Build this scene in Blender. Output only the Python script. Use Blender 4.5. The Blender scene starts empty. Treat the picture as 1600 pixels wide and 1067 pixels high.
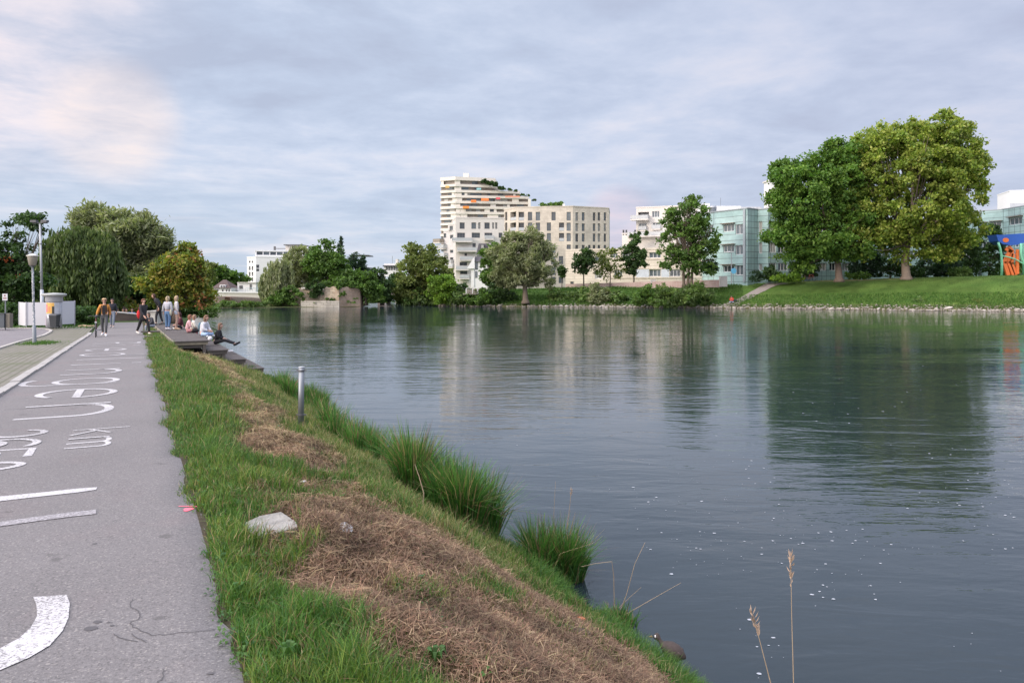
import bpy, math, random
import numpy as np
from mathutils import Vector, Matrix
R = math.radians
rng = np.random.default_rng(7)
random.seed(7)
scn = bpy.context.scene
COL = scn.collection
# ------------------------------------------------------------------ camera
CH = 3.75; F = 1200.0; HZ = 447.0; CX = 800.0
cam = bpy.data.cameras.new('camera'); cam.sensor_width = 36; cam.lens = 27.0
cam.shift_y = -(533.5-HZ)/1600.0
cam.clip_start = .1; cam.clip_end = 6000
camo = bpy.data.objects.new('camera', cam); COL.objects.link(camo)
camo.location = (0, 0, CH); camo.rotation_euler = (R(90), 0, 0)
scn.camera = camo
# ------------------------------------------------------------------ world
SUN_DIR = Vector((-.80, -.60, .38)).normalized()       # towards the sun
w = bpy.data.worlds.new('World'); scn.world = w; w.use_nodes = True
nt = w.node_tree; nt.nodes.clear()
def N(t, ty, **kw):
    n = t.nodes.new(ty)
    for k, v in kw.items(): setattr(n, k, v)
    return n
def L(t, a, b): t.links.new(a, b)
def MA(t, op, a=None, b=None, c=None):
    n = N(t, 'ShaderNodeMath', operation=op)
    for i, q in enumerate((a, b, c)):
        if q is None: continue
        if isinstance(q, (int, float)): n.inputs[i].default_value = q
        else: L(t, q, n.inputs[i])
    return n.outputs[0]
def MIX(t, f, a, b, mode='MIX'):
    n = N(t, 'ShaderNodeMix', data_type='RGBA', blend_type=mode)
    for i, q in ((0, f), (6, a), (7, b)):
        if isinstance(q, (int, float)): n.inputs[i].default_value = q
        elif isinstance(q, (tuple, list)): n.inputs[i].default_value = (*q[:3], 1)
        else: L(t, q, n.inputs[i])
    return n.outputs[2]
def RAMP(t, f, stops):
    n = N(t, 'ShaderNodeValToRGB'); e = n.color_ramp.elements
    while len(e) < len(stops): e.new(.5)
    for i, (p, c) in enumerate(stops):
        e[i].position = p; e[i].color = (*c, 1) if len(c) == 3 else c
    L(t, f, n.inputs[0]); return n.outputs[0]
def NOISE(t, vec, scale, detail=4, rough=.5, dist=0, dim='3D'):
    n = N(t, 'ShaderNodeTexNoise'); n.noise_dimensions = dim
    n.inputs['Scale'].default_value = scale; n.inputs['Detail'].default_value = detail
    n.inputs['Roughness'].default_value = rough; n.inputs['Distortion'].default_value = dist
    if vec is not None: L(t, vec, n.inputs['Vector'])
    return n.outputs[0]
g = lambda v: (v, v, v)
tc = N(nt, 'ShaderNodeTexCoord'); sp = N(nt, 'ShaderNodeSeparateXYZ'); L(nt, tc.outputs['Generated'], sp.inputs[0])
X, Y_, Z = sp.outputs
zc = MA(nt, 'MAXIMUM', Z, 0.0)
den = MA(nt, 'ADD', zc, .10)
cb = N(nt, 'ShaderNodeCombineXYZ'); L(nt, MA(nt, 'DIVIDE', X, den), cb.inputs[0]); L(nt, MA(nt, 'DIVIDE', Y_, den), cb.inputs[1])
mp = N(nt, 'ShaderNodeMapping'); L(nt, cb.outputs[0], mp.inputs[0])
mp.inputs['Rotation'].default_value = (0, 0, R(-12)); mp.inputs['Scale'].default_value = (.95, .95, 1); mp.inputs['Location'].default_value = (3.1, 1.7, 0)
n1 = NOISE(nt, mp.outputs[0], .85, 8, .58, .35)
n2 = NOISE(nt, mp.outputs[0], 2.6, 7, .62, .2)
nn = MA(nt, 'ADD', MA(nt, 'MULTIPLY', n1, .60), MA(nt, 'MULTIPLY', n2, .40))
cl = RAMP(nt, nn, [(.36, (.44, .495, .635)), (.45, (.495, .565, .715)), (.51, (.56, .625, .77)), (.57, (.64, .68, .80)), (.66, (.76, .75, .82))])
# lilac towards the lower right, clear pale blue low at the left
rt = MA(nt, 'MULTIPLY', N(nt, 'ShaderNodeMapRange').outputs[0], 1.0)
mr = N(nt, 'ShaderNodeMapRange'); L(nt, X, mr.inputs[0]); mr.inputs[1].default_value = -.1; mr.inputs[2].default_value = .5; mr.inputs[3].default_value = 0; mr.inputs[4].default_value = .6
cl = MIX(nt, mr.outputs[0], cl, MIX(nt, .5, cl, (.41, .405, .55)))
hz = N(nt, 'ShaderNodeMapRange'); L(nt, Z, hz.inputs[0]); hz.inputs[1].default_value = .16; hz.inputs[2].default_value = .02; hz.inputs[3].default_value = 0; hz.inputs[4].default_value = .75
lf = N(nt, 'ShaderNodeMapRange'); L(nt, X, lf.inputs[0]); lf.inputs[1].default_value = .15; lf.inputs[2].default_value = -.35
mp2 = N(nt, 'ShaderNodeMapping'); L(nt, tc.outputs['Generated'], mp2.inputs[0]); mp2.inputs['Scale'].default_value = (3.2, 3.2, 30); mp2.inputs['Location'].default_value = (.3, .2, 1.35)
n3 = NOISE(nt, mp2.outputs[0], 1.0, 5, .55, .5)
low = RAMP(nt, n3, [(.42, (.44, .55, .69)), (.54, (.53, .61, .73)), (.62, (.80, .78, .83)), (.72, (.93, .90, .92))])
cl = MIX(nt, MA(nt, 'MULTIPLY', hz.outputs[0], lf.outputs[0]), cl, low)
# warm glow high at the left (evening sun behind thin cloud)
def lobe(d, p0, p1):
    v = N(nt, 'ShaderNodeVectorMath', operation='DOT_PRODUCT'); L(nt, tc.outputs['Generated'], v.inputs[0]); v.inputs[1].default_value = Vector(d).normalized()
    m = N(nt, 'ShaderNodeMapRange'); m.interpolation_type = 'SMOOTHSTEP'; L(nt, v.outputs['Value'], m.inputs[0]); m.inputs[1].default_value = p0; m.inputs[2].default_value = p1; return m.outputs[0]
g1 = lobe((-.72, 1, .42), .968, 1.0)
cl = MIX(nt, MA(nt, 'MULTIPLY', MA(nt, 'MULTIPLY', g1, 1.5), RAMP(nt, nn, [(.40, g(.08)), (.58, g(.55))])), cl, MIX(nt, nn, (.66, .60, .68), (1.2, .98, .90)))
g2 = lobe((-.52, 1, .215), .9965, .9995)
cl = MIX(nt, MA(nt, 'MULTIPLY', g2, MA(nt, 'MULTIPLY', n2, .8)), cl, (1.0, .82, .74))
g3 = lobe((.14, 1, .085), .9985, .9999)
cl = MIX(nt, MA(nt, 'MULTIPLY', g3, MA(nt, 'MULTIPLY', n2, .9)), cl, (.72, .56, .64))
# brighter overhead and in the west behind the camera
up = N(nt, 'ShaderNodeMapRange'); up.interpolation_type = 'SMOOTHSTEP'; L(nt, Z, up.inputs[0]); up.inputs[1].default_value = .42; up.inputs[2].default_value = .95; up.inputs[3].default_value = 1; up.inputs[4].default_value = 3.0
cl = MIX(nt, 1.0, cl, up.outputs[0], 'MULTIPLY')
gb = lobe(tuple(SUN_DIR), .1, .95)
cl = MIX(nt, 1.0, cl, MIX(nt, gb, (1, 1, 1), (3.2, 2.7, 2.3)), 'MULTIPLY')
sky = N(nt, 'ShaderNodeTexSky', sky_type='NISHITA'); sky.sun_disc = False
sky.sun_elevation = math.asin(SUN_DIR.z); sky.sun_rotation = math.atan2(SUN_DIR.x, SUN_DIR.y)
sk = MIX(nt, 1.0, sky.outputs[0], (.1, .1, .1), 'MULTIPLY')
bg = N(nt, 'ShaderNodeBackground'); L(nt, MIX(nt, .92, sk, cl), bg.inputs[0]); bg.inputs[1].default_value = 1.0
wo = N(nt, 'ShaderNodeOutputWorld'); L(nt, bg.outputs[0], wo.inputs[0])
sl = bpy.data.lights.new('sun', 'SUN'); sl.energy = 1.6; sl.angle = R(14); sl.color = (1, .86, .70)
so = bpy.data.objects.new('sun', sl); COL.objects.link(so); so.rotation_euler = SUN_DIR.to_track_quat('Z', 'Y').to_euler()
so.location = (-40, -30, 40)
scn.view_settings.view_transform = 'Standard'; scn.view_settings.look = 'None'
scn.view_settings.exposure = 0.22; scn.view_settings.gamma = 1.0
scn.cycles.max_bounces = 6; scn.cycles.diffuse_bounces = 2; scn.cycles.glossy_bounces = 3; scn.cycles.transmission_bounces = 3; scn.cycles.transparent_max_bounces = 6
# ------------------------------------------------------------------ helpers
MATS = {}
def mat(name, col=(.5, .5, .5), rough=.7, metal=0, nscale=0, namt=.25, bump=0, bscale=20, spec=.5):
    if name in MATS: return MATS[name]
    m = bpy.data.materials.new(name); m.use_nodes = True; t = m.node_tree
    b = t.nodes['Principled BSDF']; b.inputs['Roughness'].default_value = rough; b.inputs['Metallic'].default_value = metal
    b.inputs['Specular IOR Level'].default_value = spec
    b.inputs['Base Color'].default_value = (*col, 1)
    co = N(t, 'ShaderNodeTexCoord')
    ns = nscale or 2.5
    f = NOISE(t, co.outputs['Object'], ns, 5, .6)
    c = MIX(t, f, tuple(max(0, x*(1-namt)) for x in col), tuple(min(1, x*(1+namt)) for x in col))
    L(t, c, b.inputs['Base Color'])
    if bump:
        bn = N(t, 'ShaderNodeBump'); bn.inputs['Strength'].default_value = bump; bn.inputs['Distance'].default_value = .02
        L(t, NOISE(t, co.outputs['Object'], bscale, 4), bn.inputs['Height']); L(t, bn.outputs[0], b.inputs['Normal'])
    MATS[name] = m; return m
def colmat(name, rough=.6, trans=.3, spec=.3):
    """uses the per-vertex 'col' attribute (each leaf or blade has its own colour, some with shade painted in)"""
    m = bpy.data.materials.new(name); m.use_nodes = True; t = m.node_tree
    b = t.nodes['Principled BSDF']; b.inputs['Roughness'].default_value = rough; b.inputs['Specular IOR Level'].default_value = spec
    a = N(t, 'ShaderNodeAttribute', attribute_name='col'); L(t, a.outputs['Color'], b.inputs['Base Color'])
    if trans:
        tr = N(t, 'ShaderNodeBsdfTranslucent'); L(t, MIX(t, 1.0, a.outputs['Color'], (1.1, 1.25, .55), 'MULTIPLY'), tr.inputs[0])
        ms = N(t, 'ShaderNodeMixShader'); ms.inputs[0].default_value = trans
        L(t, b.outputs[0], ms.inputs[1]); L(t, tr.outputs[0], ms.inputs[2]); L(t, ms.outputs[0], t.nodes['Material Output'].inputs[0])
    MATS[name] = m; return m
LEAF = colmat('leaf', .55, .36); BLADE = colmat('blade', .6, .25); STRAW = colmat('straw', .8, .05)
def tag(o, label=None, cat=None, group=None, kind=None):
    if label: o['label'] = label
    if cat: o['category'] = cat
    if group: o['group'] = group
    if kind: o['kind'] = kind
    return o
def link(name, me, parent=None, loc=None):
    o = bpy.data.objects.new(name, me); COL.objects.link(o)
    if parent is not None: o.parent = parent
    if loc is not None: o.location = loc
    return o
def empty(name, loc=(0, 0, 0), rz=0, label=None, cat=None, group=None, sc=1):
    o = bpy.data.objects.new(name, None); COL.objects.link(o); o.location = loc; o.rotation_euler = (0, 0, rz); o.scale = (sc,)*3
    o.empty_display_size = .3
    return tag(o, label, cat, group)
def npmesh(name, V, Fq, m, parent=None, col=None, loc=None, smooth=False):
    """V Nx3, Fq Mx4 quads -> one mesh object, fast"""
    V = np.asarray(V, np.float32); Fq = np.asarray(Fq, np.int32); k = Fq.shape[1]
    if loc is not None: V = V - np.asarray(loc, np.float32)
    me = bpy.data.meshes.new(name)
    me.vertices.add(len(V)); me.vertices.foreach_set('co', V.ravel())
    me.loops.add(Fq.size); me.loops.foreach_set('vertex_index', Fq.ravel())
    me.polygons.add(len(Fq)); me.polygons.foreach_set('loop_start', np.arange(0, Fq.size, k, dtype=np.int32))
    me.polygons.foreach_set('loop_total', np.full(len(Fq), k, np.int32))
    if smooth: me.polygons.foreach_set('use_smooth', np.ones(len(Fq), bool))
    if col is not None:
        a = me.attributes.new('col', 'FLOAT_COLOR', 'POINT')
        c4 = np.ones((len(V), 4), np.float32); c4[:, :3] = np.clip(col, 0, 1); a.data.foreach_set('color', c4.ravel())
    me.materials.append(m); me.update(calc_edges=True); me.validate()
    o = link(name, me, parent)
    if loc is not None and parent is None: o.location = loc
    return o
class MB:
    def __init__(s): s.v = []; s.f = []; s.m = []; s.cm = 0
    def add(s, vs, fs):
        b = len(s.v); s.v += [tuple(x) for x in vs]; s.f += [tuple(b+i for i in f) for f in fs]; s.m += [s.cm]*len(fs); return s
    def quad(s, a, b, c, d): return s.add([a, b, c, d], [(0, 1, 2, 3)])
    def box(s, c, size, M=None):
        hx, hy, hz_ = size[0]/2, size[1]/2, size[2]/2
        vs = [Vector((sx*hx, sy*hy, sz*hz_)) for sz in (-1, 1) for sy in (-1, 1) for sx in (-1, 1)]
        if M is not None: vs = [M @ v for v in vs]
        vs = [v+Vector(c) for v in vs]
        return s.add(vs, [(0, 2, 3, 1), (4, 5, 7, 6), (0, 1, 5, 4), (2, 6, 7, 3), (0, 4, 6, 2), (1, 3, 7, 5)])
    def bb(s, x0, x1, y0, y1, z0, z1): return s.box(((x0+x1)/2, (y0+y1)/2, (z0+z1)/2), (abs(x1-x0), abs(y1-y0), abs(z1-z0)))
    def prism(s, poly, z0, z1):
        n = len(poly)
        zz0 = z0 if hasattr(z0, '__len__') else [z0]*n; zz1 = z1 if hasattr(z1, '__len__') else [z1]*n
        vs = [(p[0], p[1], zz0[i]) for i, p in enumerate(poly)]+[(p[0], p[1], zz1[i]) for i, p in enumerate(poly)]
        return s.add(vs, [tuple(range(n-1, -1, -1)), tuple(range(n, 2*n))]+[(i, (i+1) % n, n+(i+1) % n, n+i) for i in range(n)])
    def tube(s, pts, rad, n=8, cap=True):
        pts = [Vector(p) for p in pts]
        if not hasattr(rad, '__len__'): rad = [rad]*len(pts)
        vs = []; up = None
        for i, p in enumerate(pts):
            d = (pts[min(i+1, len(pts)-1)]-pts[max(i-1, 0)]).normalized()
            if up is None: up = Vector((0, 0, 1)) if abs(d.z) < .9 else Vector((1, 0, 0))
            x = d.cross(up)
            if x.length < 1e-4: x = d.cross(Vector((1, .3, 0)))
            x.normalize(); y = x.cross(d).normalized(); up = y
            for k in range(n):
                a = 2*math.pi*k/n; vs.append(p+(x*math.cos(a)+y*math.sin(a))*rad[i])
        fs = [(i*n+k, i*n+(k+1) % n, (i+1)*n+(k+1) % n, (i+1)*n+k) for i in range(len(pts)-1) for k in range(n)]
        if cap: fs += [tuple(range(n-1, -1, -1)), tuple(range((len(pts)-1)*n, len(pts)*n))]
        return s.add(vs, fs)
    def lathe(s, prof, c=(0, 0, 0), n=20):
        vs = [(c[0]+r*math.cos(2*math.pi*k/n), c[1]+r*math.sin(2*math.pi*k/n), c[2]+z) for r, z in prof for k in range(n)]
        fs = [(i*n+k, i*n+(k+1) % n, (i+1)*n+(k+1) % n, (i+1)*n+k) for i in range(len(prof)-1) for k in range(n)]
        fs += [tuple(range(n-1, -1, -1)), tuple(range((len(prof)-1)*n, len(prof)*n))]
        return s.add(vs, fs)
    def ball(s, c, r, n=10, m=7, M=None):
        r = r if hasattr(r, '__len__') else (r, r, r); vs = []
        for j in range(m+1):
            th = math.pi*j/m
            for k in range(n):
                a = 2*math.pi*k/n; v = Vector((r[0]*math.sin(th)*math.cos(a), r[1]*math.sin(th)*math.sin(a), r[2]*math.cos(th)))
                if M is not None: v = M @ v
                vs.append(v+Vector(c))
        return s.add(vs, [(j*n+k, (j+1)*n+k, (j+1)*n+(k+1) % n, j*n+(k+1) % n) for j in range(m) for k in range(n)])
    def build(s, name, m, parent=None, smooth=False, loc=None):
        me = bpy.data.meshes.new(name)
        vs = s.v if loc is None else [(a-loc[0], b-loc[1], c-loc[2]) for a, b, c in s.v]
        me.from_pydata(vs, [], s.f); ms = m if isinstance(m, (list, tuple)) else [m]
        for q in ms: me.materials.append(q)
        if len(ms) > 1: me.polygons.foreach_set('material_index', s.m)
        if smooth: me.polygons.foreach_set('use_smooth', [True]*len(me.polygons))
        me.update()
        o = link(name, me, parent)
        if loc is not None: o.location = loc
        return o
def P(u, v, Y): return Vector(((u-CX)/F*Y, Y, CH-(v-HZ)/F*Y))
def hsh(ix, iy, seed):
    n = (ix.astype(np.int64)*374761393+iy.astype(np.int64)*668265263+seed*1442695041) & 0x7fffffff
    n = ((n ^ (n >> 13))*1274126177) & 0x7fffffff
    return ((n ^ (n >> 16)) & 0xffff)/65535.0
def vn(x, y, seed=0):
    x = np.asarray(x, float); y = np.asarray(y, float); ix = np.floor(x); iy = np.floor(y); fx = x-ix; fy = y-iy
    fx = fx*fx*(3-2*fx); fy = fy*fy*(3-2*fy); ix = ix.astype(np.int64); iy = iy.astype(np.int64)
    a = hsh(ix, iy, seed); b = hsh(ix+1, iy, seed); c = hsh(ix, iy+1, seed); d = hsh(ix+1, iy+1, seed)
    return (a*(1-fx)+b*fx)*(1-fy)+(c*(1-fx)+d*fx)*fy
def fbm(x, y, seed=0, o=3):
    r = 0; a = .5; s = 0
    for i in range(o): r = r+a*vn(np.asarray(x)*2**i, np.asarray(y)*2**i, seed+i*7); s += a; a *= .5
    return r/s
# ---- path frame: s along the path, t to its right
DX, DY = -.4394, .8983; NX, NY = .8983, .4394
def ST(s, t): return (DX*s+NX*t, DY*s+NY*t)
def TS(x, y): return (DX*x+DY*y, NX*x+NY*y)
TE = .41; TK = -2.08
def zp(s):
    s = np.asarray(s, float); return np.where(s < 44, 2.2-.021*s, 1.276)
def tshore(s):
    s = np.asarray(s, float)
    return 4.75-.22*np.clip((9-s)/3, 0, 1)+.35*(vn(s*.45, s*0, 3)-.5)+.25*(vn(s*1.7, s*0+5, 4)-.5)+np.clip((s-50)/91, 0, 3)*6.7
def tef(s):
    s = np.asarray(s, float); return TE+.11*(fbm(s*1.1, s*0, 61, 4)-.5)*2+.04*(vn(s*4.3, s*0, 62)-.5)+.03*(vn(s*13, s*0, 63)-.5)
def gz(s, t):
    """height of the near bank"""
    s = np.asarray(s, float); t = np.asarray(t, float); ts = tshore(s); q = (t-TE)/(ts-TE)
    qc = np.clip(q, 0, 1); pr = 1-.52*qc-.48*qc**3.2
    z = zp(s)*pr+.12*np.sin(np.pi*np.clip(qc*1.5, 0, 1))*1.0
    z = z+(.22*(fbm(s*.9, t*1.4, 11)-.5)+.07*(vn(s*3.5, t*4, 12)-.5))*np.clip(qc*6, 0, 1)
    z = np.where(q > 1, -.55*(t-ts), z)
    sm = lambda a: np.clip(a, 0, 1)**2*(3-2*np.clip(a, 0, 1))
    z = z-.62*sm((s-27)/7)*sm((t-1.0)/.8)*sm((ts-t)/1.2)
    return np.where(q < 0, zp(s)-.02, z)
def G(u, v, z_off=0):
    """pixel -> point on the path plane"""
    Y = 1860/(v-475.0); x = (u-CX)/F*Y; s, t = TS(x, Y)
    if s > 44: Y = 2.474*1200/(v-447.0); x = (u-CX)/F*Y; s, t = TS(x, Y)
    return Vector((x, Y, float(zp(s))+z_off))
def GB(u, v):
    """pixel -> point on the near bank"""
    Y = 2.0
    while Y < 200:
        x = (u-CX)/F*Y; s, t = TS(x, Y); zr = CH-(v-HZ)/F*Y
        if zr <= float(gz(s, t)) or zr <= 0: return Vector((x, Y, max(zr, 0)))
        Y *= 1.004
    return Vector((x, Y, zr))
# ---- far bank
US = [-400, 200, 300, 470, 560, 598, 612, 630, 700, 850, 1000, 1150, 1400, 1600, 2400]
YS = [150, 134, 132, 136, 138, 160, 185, 160, 143, 138.5, 134, 128.6, 118.4, 112.5, 98]
UT = [200, 560, 625, 700, 850, 1000, 1120, 1200, 1300, 1420, 1600, 2400]
VT = [475, 475, 474, 455, 452, 449, 446, 441, 438, 434, 430, 428]
def yshore(u): return np.interp(u, US, YS)+.5*(vn(np.asarray(u)*.09, np.asarray(u)*0, 5)-.5)
def zf(x, y):
    x = np.asarray(x, float); y = np.asarray(y, float); u = CX+F*x/np.maximum(y, 1); ys = yshore(u); w_ = y-ys
    zt = CH+(HZ-np.interp(u, UT, VT))/F*(np.interp(u, US, YS)+16)
    q = np.clip(w_/16, 0, 1); pr = np.clip(.14*np.clip(w_/1.2, 0, 1)+.86*np.sin(q*np.pi/2)**1.15, 0, 1)
    z = zt*pr+.12*(vn(x*.5, y*.5, 21)-.5)*np.clip(w_, 0, 1)
    return np.where(w_ < 0, w_*.5, z)
def GF(u, v):
    Y = 95.0
    while Y < 400:
        x = (u-CX)/F*Y; zr = CH-(v-HZ)/F*Y
        if zr <= float(zf(x, Y)): return Vector((x, Y, zr))
        Y += .25
    return Vector((x, Y, zr))
# ================================================================== ground, water, paths
def grid(ss, ts, fz, fpos=ST):
    S, T = np.meshgrid(np.asarray(ss, float), np.asarray(ts, float), indexing='ij'); x, y = fpos(S, T); z = fz(S, T)
    V = np.stack([x, y, z], -1).reshape(-1, 3); n, m = S.shape
    i, j = np.meshgrid(np.arange(n-1), np.arange(m-1), indexing='ij'); a = (i*m+j).ravel()
    return V, np.stack([a, a+m, a+m+1, a+1], 1)[:, ::-1], S.ravel(), T.ravel()
HAY = [(3.4, 1.55, 1.1, .70, .95), (4.5, 1.5, 1.1, .62, .95), (3.6, 2.4, 1.9, 1.55, 1.0), (5.6, 2.0, 1.3, 1.15, 1.0), (7.2, 1.8, 1.1, .7, .6), (9.2, 1.7, 1.4, .65, .85), (11.6, 1.7, 1.2, .5, .55), (14.2, 1.9, 1.6, .5, .65),
       (17.2, 2.1, 2.0, .55, .65), (20.5, 2.2, 2.2, .7, .7), (24.5, 2.15, 2.4, .8, .7), (29, 1.9, 3.0, .75, .8), (5.2, 3.55, .9, .35, .55), (12.2, 3.6, .8, .3, .5), (10.2, 4.1, .5, .25, .5)]
def brownness(s, t):
    """where the mown dry grass lies on the bank"""
    n = fbm(s*.5, t*.9, 31, 4); n2 = fbm(s*1.6, t*2.2, 33, 3)
    m = 0*s
    for (a, b, ra, rb, k) in HAY: m = np.maximum(m, k*np.exp(-(((s-a)/ra)**2+((t-b)/rb)**2)**1.6))
    return np.clip((m*1.25+(n-.5)*1.25+(n2-.5)*1.5-.40)*1.75, 0, 1)
def ground_mat():
    m = bpy.data.materials.new('bank_soil'); m.use_nodes = True; t = m.node_tree; b = t.nodes['Principled BSDF']; b.inputs['Roughness'].default_value = .95
    b.inputs['Specular IOR Level'].default_value = .1
    a = N(t, 'ShaderNodeAttribute', attribute_name='col'); co = N(t, 'ShaderNodeTexCoord')
    f = NOISE(t, co.outputs['Object'], 9, 6, .7)
    L(t, MIX(t, 1.0, a.outputs['Color'], RAMP(t, f, [(.3, g(.55)), (.7, g(1.35))]), 'MULTIPLY'), b.inputs['Base Color'])
    bn = N(t, 'ShaderNodeBump'); bn.inputs['Strength'].default_value = .9; bn.inputs['Distance'].default_value = .05
    L(t, NOISE(t, co.outputs['Object'], 25, 5, .7), bn.inputs['Height']); L(t, bn.outputs[0], b.inputs['Normal']); return m
SOIL = ground_mat()
ss = np.concatenate([np.arange(-8, 16, .12), np.arange(16, 45, .35), np.arange(45, 150, 2.0), np.arange(150, 420, 20)])
ts = np.concatenate([[-400, -150, -60, -25, -12, -6, -3, -1, 0, .3], np.arange(TE, 5.6, .1), np.arange(5.6, 9, .5), np.arange(9, 24, 1.0)])
V, Fq, S_, T_ = grid(ss, ts, gz)
br = brownness(S_, T_)[:, None]
nz = fbm(S_*2, T_*2, 41)[:, None]
gcol = np.array([.038, .070, .020])*(1-br)+np.array([.115, .080, .050])*br
gcol = gcol*(.7+.6*nz)
soil = (np.exp(-((T_-TE-.03)/.10)**2)*(S_ < 60))[:, None]; gcol = gcol*(1-soil)+np.array([.085, .068, .050])*soil
left = (T_ < TE-.12)[:, None]
gcol = np.where(left, np.array([.055, .085, .03]), gcol)
tag(npmesh('near_ground', V, Fq, SOIL, col=gcol, smooth=True), kind='structure')
# water
def water_mat():
    m = bpy.data.materials.new('river_water'); m.use_nodes = True; t = m.node_tree; b = t.nodes['Principled BSDF']
    b.inputs['Roughness'].default_value = .03; b.inputs['IOR'].default_value = 1.333; b.inputs['Specular IOR Level'].default_value = .85
    ge = N(t, 'ShaderNodeNewGeometry')
    f0 = NOISE(t, ge.outputs['Position'], .06, 3, .5)
    L(t, MIX(t, f0, (.014, .024, .030), (.022, .033, .039)), b.inputs['Base Color'])
    def mp_(sc, rz=18):
        q = N(t, 'ShaderNodeMapping'); L(t, ge.outputs['Position'], q.inputs[0]); q.inputs['Scale'].default_value = sc; q.inputs['Rotation'].default_value = (0, 0, R(rz)); return q.outputs[0]
    w1 = NOISE(t, mp_((.42, 1.3, 1), 14), 1.0, 3, .5, .7)
    w2 = NOISE(t, mp_((2.4, 5.5, 1), -8), 1.0, 3, .55, .5)
    w3 = NOISE(t, mp_((.10, .22, 1), 30), 1.0, 2, .5, .8)
    calm = RAMP(t, NOISE(t, mp_((.045, .10, 1), 25), 1.0, 3, .55, .6), [(.38, g(.35)), (.62, g(1))])
    h = MA(t, 'ADD', MA(t, 'MULTIPLY', w1, .62), MA(t, 'ADD', MA(t, 'MULTIPLY', w2, .15), MA(t, 'MULTIPLY', w3, 1.0)))
    bn = N(t, 'ShaderNodeBump'); bn.inputs['Strength'].default_value = 1; L(t, MA(t, 'MULTIPLY', calm, .056), bn.inputs['Distance'])
    L(t, h, bn.inputs['Height']); L(t, bn.outputs[0], b.inputs['Normal']); return m
mb = MB(); mb.quad((-900, -60, 0), (900, -60, 0), (900, 900, 0), (-900, 900, 0)); tag(mb.build('river_water', water_mat()), kind='structure')
# far bank terrain
us = np.concatenate([np.arange(-400, 300, 50), np.arange(300, 1700, 6), np.arange(1700, 2400, 40)])
ws = np.array([-4, -1, 0, .3, .7, 1.2, 2, 3, 4, 5, 6, 7, 8, 9, 10, 11, 12, 13, 14, 15, 16, 18, 22, 30, 50, 90, 200, 500, 1500])
U, W = np.meshgrid(us, ws, indexing='ij'); Yg = yshore(U)+W; Xg = (U-CX)/F*Yg; Zg = zf(Xg, Yg)
V = np.stack([Xg, Yg, Zg], -1).reshape(-1, 3); n_, m_ = U.shape; i, j = np.meshgrid(np.arange(n_-1), np.arange(m_-1), indexing='ij'); a = (i*m_+j).ravel()
Fq = np.stack([a, a+m_, a+m_+1, a+1], 1)
xx, yy = V[:, 0], V[:, 1]; n1_ = fbm(xx*.12, yy*.35, 51, 4)[:, None]; n2_ = fbm(xx*.6, yy*1.2, 55, 3)[:, None]
fcol = np.array([.048, .105, .020])*(1-n1_)+np.array([.105, .160, .036])*n1_
uu = U.ravel(); ww = W.ravel()
worn = np.clip(1.6*np.exp(-((ww-14.5)/1.6)**2)*np.exp(-((uu-1330)/75)**2)*(n2_[:, 0]+.25), 0, .8)[:, None]
fcol = fcol*(1-worn)+np.array([.19, .15, .085])*worn
edge = (ww < .8)[:, None]; fcol = np.where(edge, np.array([.10, .10, .05]), fcol)*(.55+.9*n2_)
tag(npmesh('far_bank_ground', V, Fq, SOIL, col=fcol, smooth=True), kind='structure')
# asphalt
def asphalt(name, base, warm=0):
    m = bpy.data.materials.new(name); m.use_nodes = True; t = m.node_tree; b = t.nodes['Principled BSDF']; b.inputs['Roughness'].default_value = .88
    b.inputs['Specular IOR Level'].default_value = .25
    ge = N(t, 'ShaderNodeNewGeometry'); p = ge.outputs['Position']
    big = NOISE(t, p, .55, 4, .6); c = MIX(t, big, tuple(x*.80 for x in base), tuple(x*1.15 for x in base))
    pink = NOISE(t, p, 1.3, 3, .5); c = MIX(t, RAMP(t, pink, [(.55, g(0)), (.75, g(.35))]), c, (base[0]*1.15, base[1]*.95, base[2]*.95))
    st = NOISE(t, p, 70, 3, .8); c = MIX(t, 1.0, c, RAMP(t, st, [(.32, g(.74)), (.5, g(.98)), (.68, g(1.25))]), 'MULTIPLY')
    vo = N(t, 'ShaderNodeTexVoronoi'); vo.inputs['Scale'].default_value = 110; L(t, p, vo.inputs['Vector'])
    vc = N(t, 'ShaderNodeSeparateColor'); L(t, vo.outputs['Color'], vc.inputs[0])
    c = MIX(t, RAMP(t, vc.outputs[0], [(.91, g(0)), (.94, g(.28))]), c, (.46, .42, .38))
    c = MIX(t, RAMP(t, vc.outputs[1], [(.86, g(0)), (.90, g(.4))]), c, (.07, .065, .065))
    sp_ = NOISE(t, p, 3.0, 2, .5); c = MIX(t, RAMP(t, sp_, [(.70, g(0)), (.735, g(.55))]), c, tuple(x*.45 for x in base))
    L(t, c, b.inputs['Base Color'])
    bn = N(t, 'ShaderNodeBump'); bn.inputs['Strength'].default_value = .6; bn.inputs['Distance'].default_value = .008
    L(t, NOISE(t, p, 120, 3, .8), bn.inputs['Height']); L(t, bn.outputs[0], b.inputs['Normal']); return m
ASPH = asphalt('asphalt', (.178, .167, .165)); ASPH2 = asphalt('asphalt_dark', (.20, .185, .19))
ss = np.concatenate([np.arange(-8, 20, .06), np.arange(20, 46, .6), [50, 54, 58.6]])
SS, TT = np.meshgrid(ss, np.array([0, .5, .9, .985, 1.0]), indexing='ij')
te = tef(ss)
tt = TK+(te[:, None]-TK)*TT; x, y = ST(SS, tt); zz = zp(SS)-np.where(TT >= 1, .03, np.where(TT > .95, .002, 0))
V = np.stack([x, y, zz], -1).reshape(-1, 3); n_, m_ = SS.shape; i, j = np.meshgrid(np.arange(n_-1), np.arange(m_-1), indexing='ij'); a = (i*m_+j).ravel()
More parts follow.
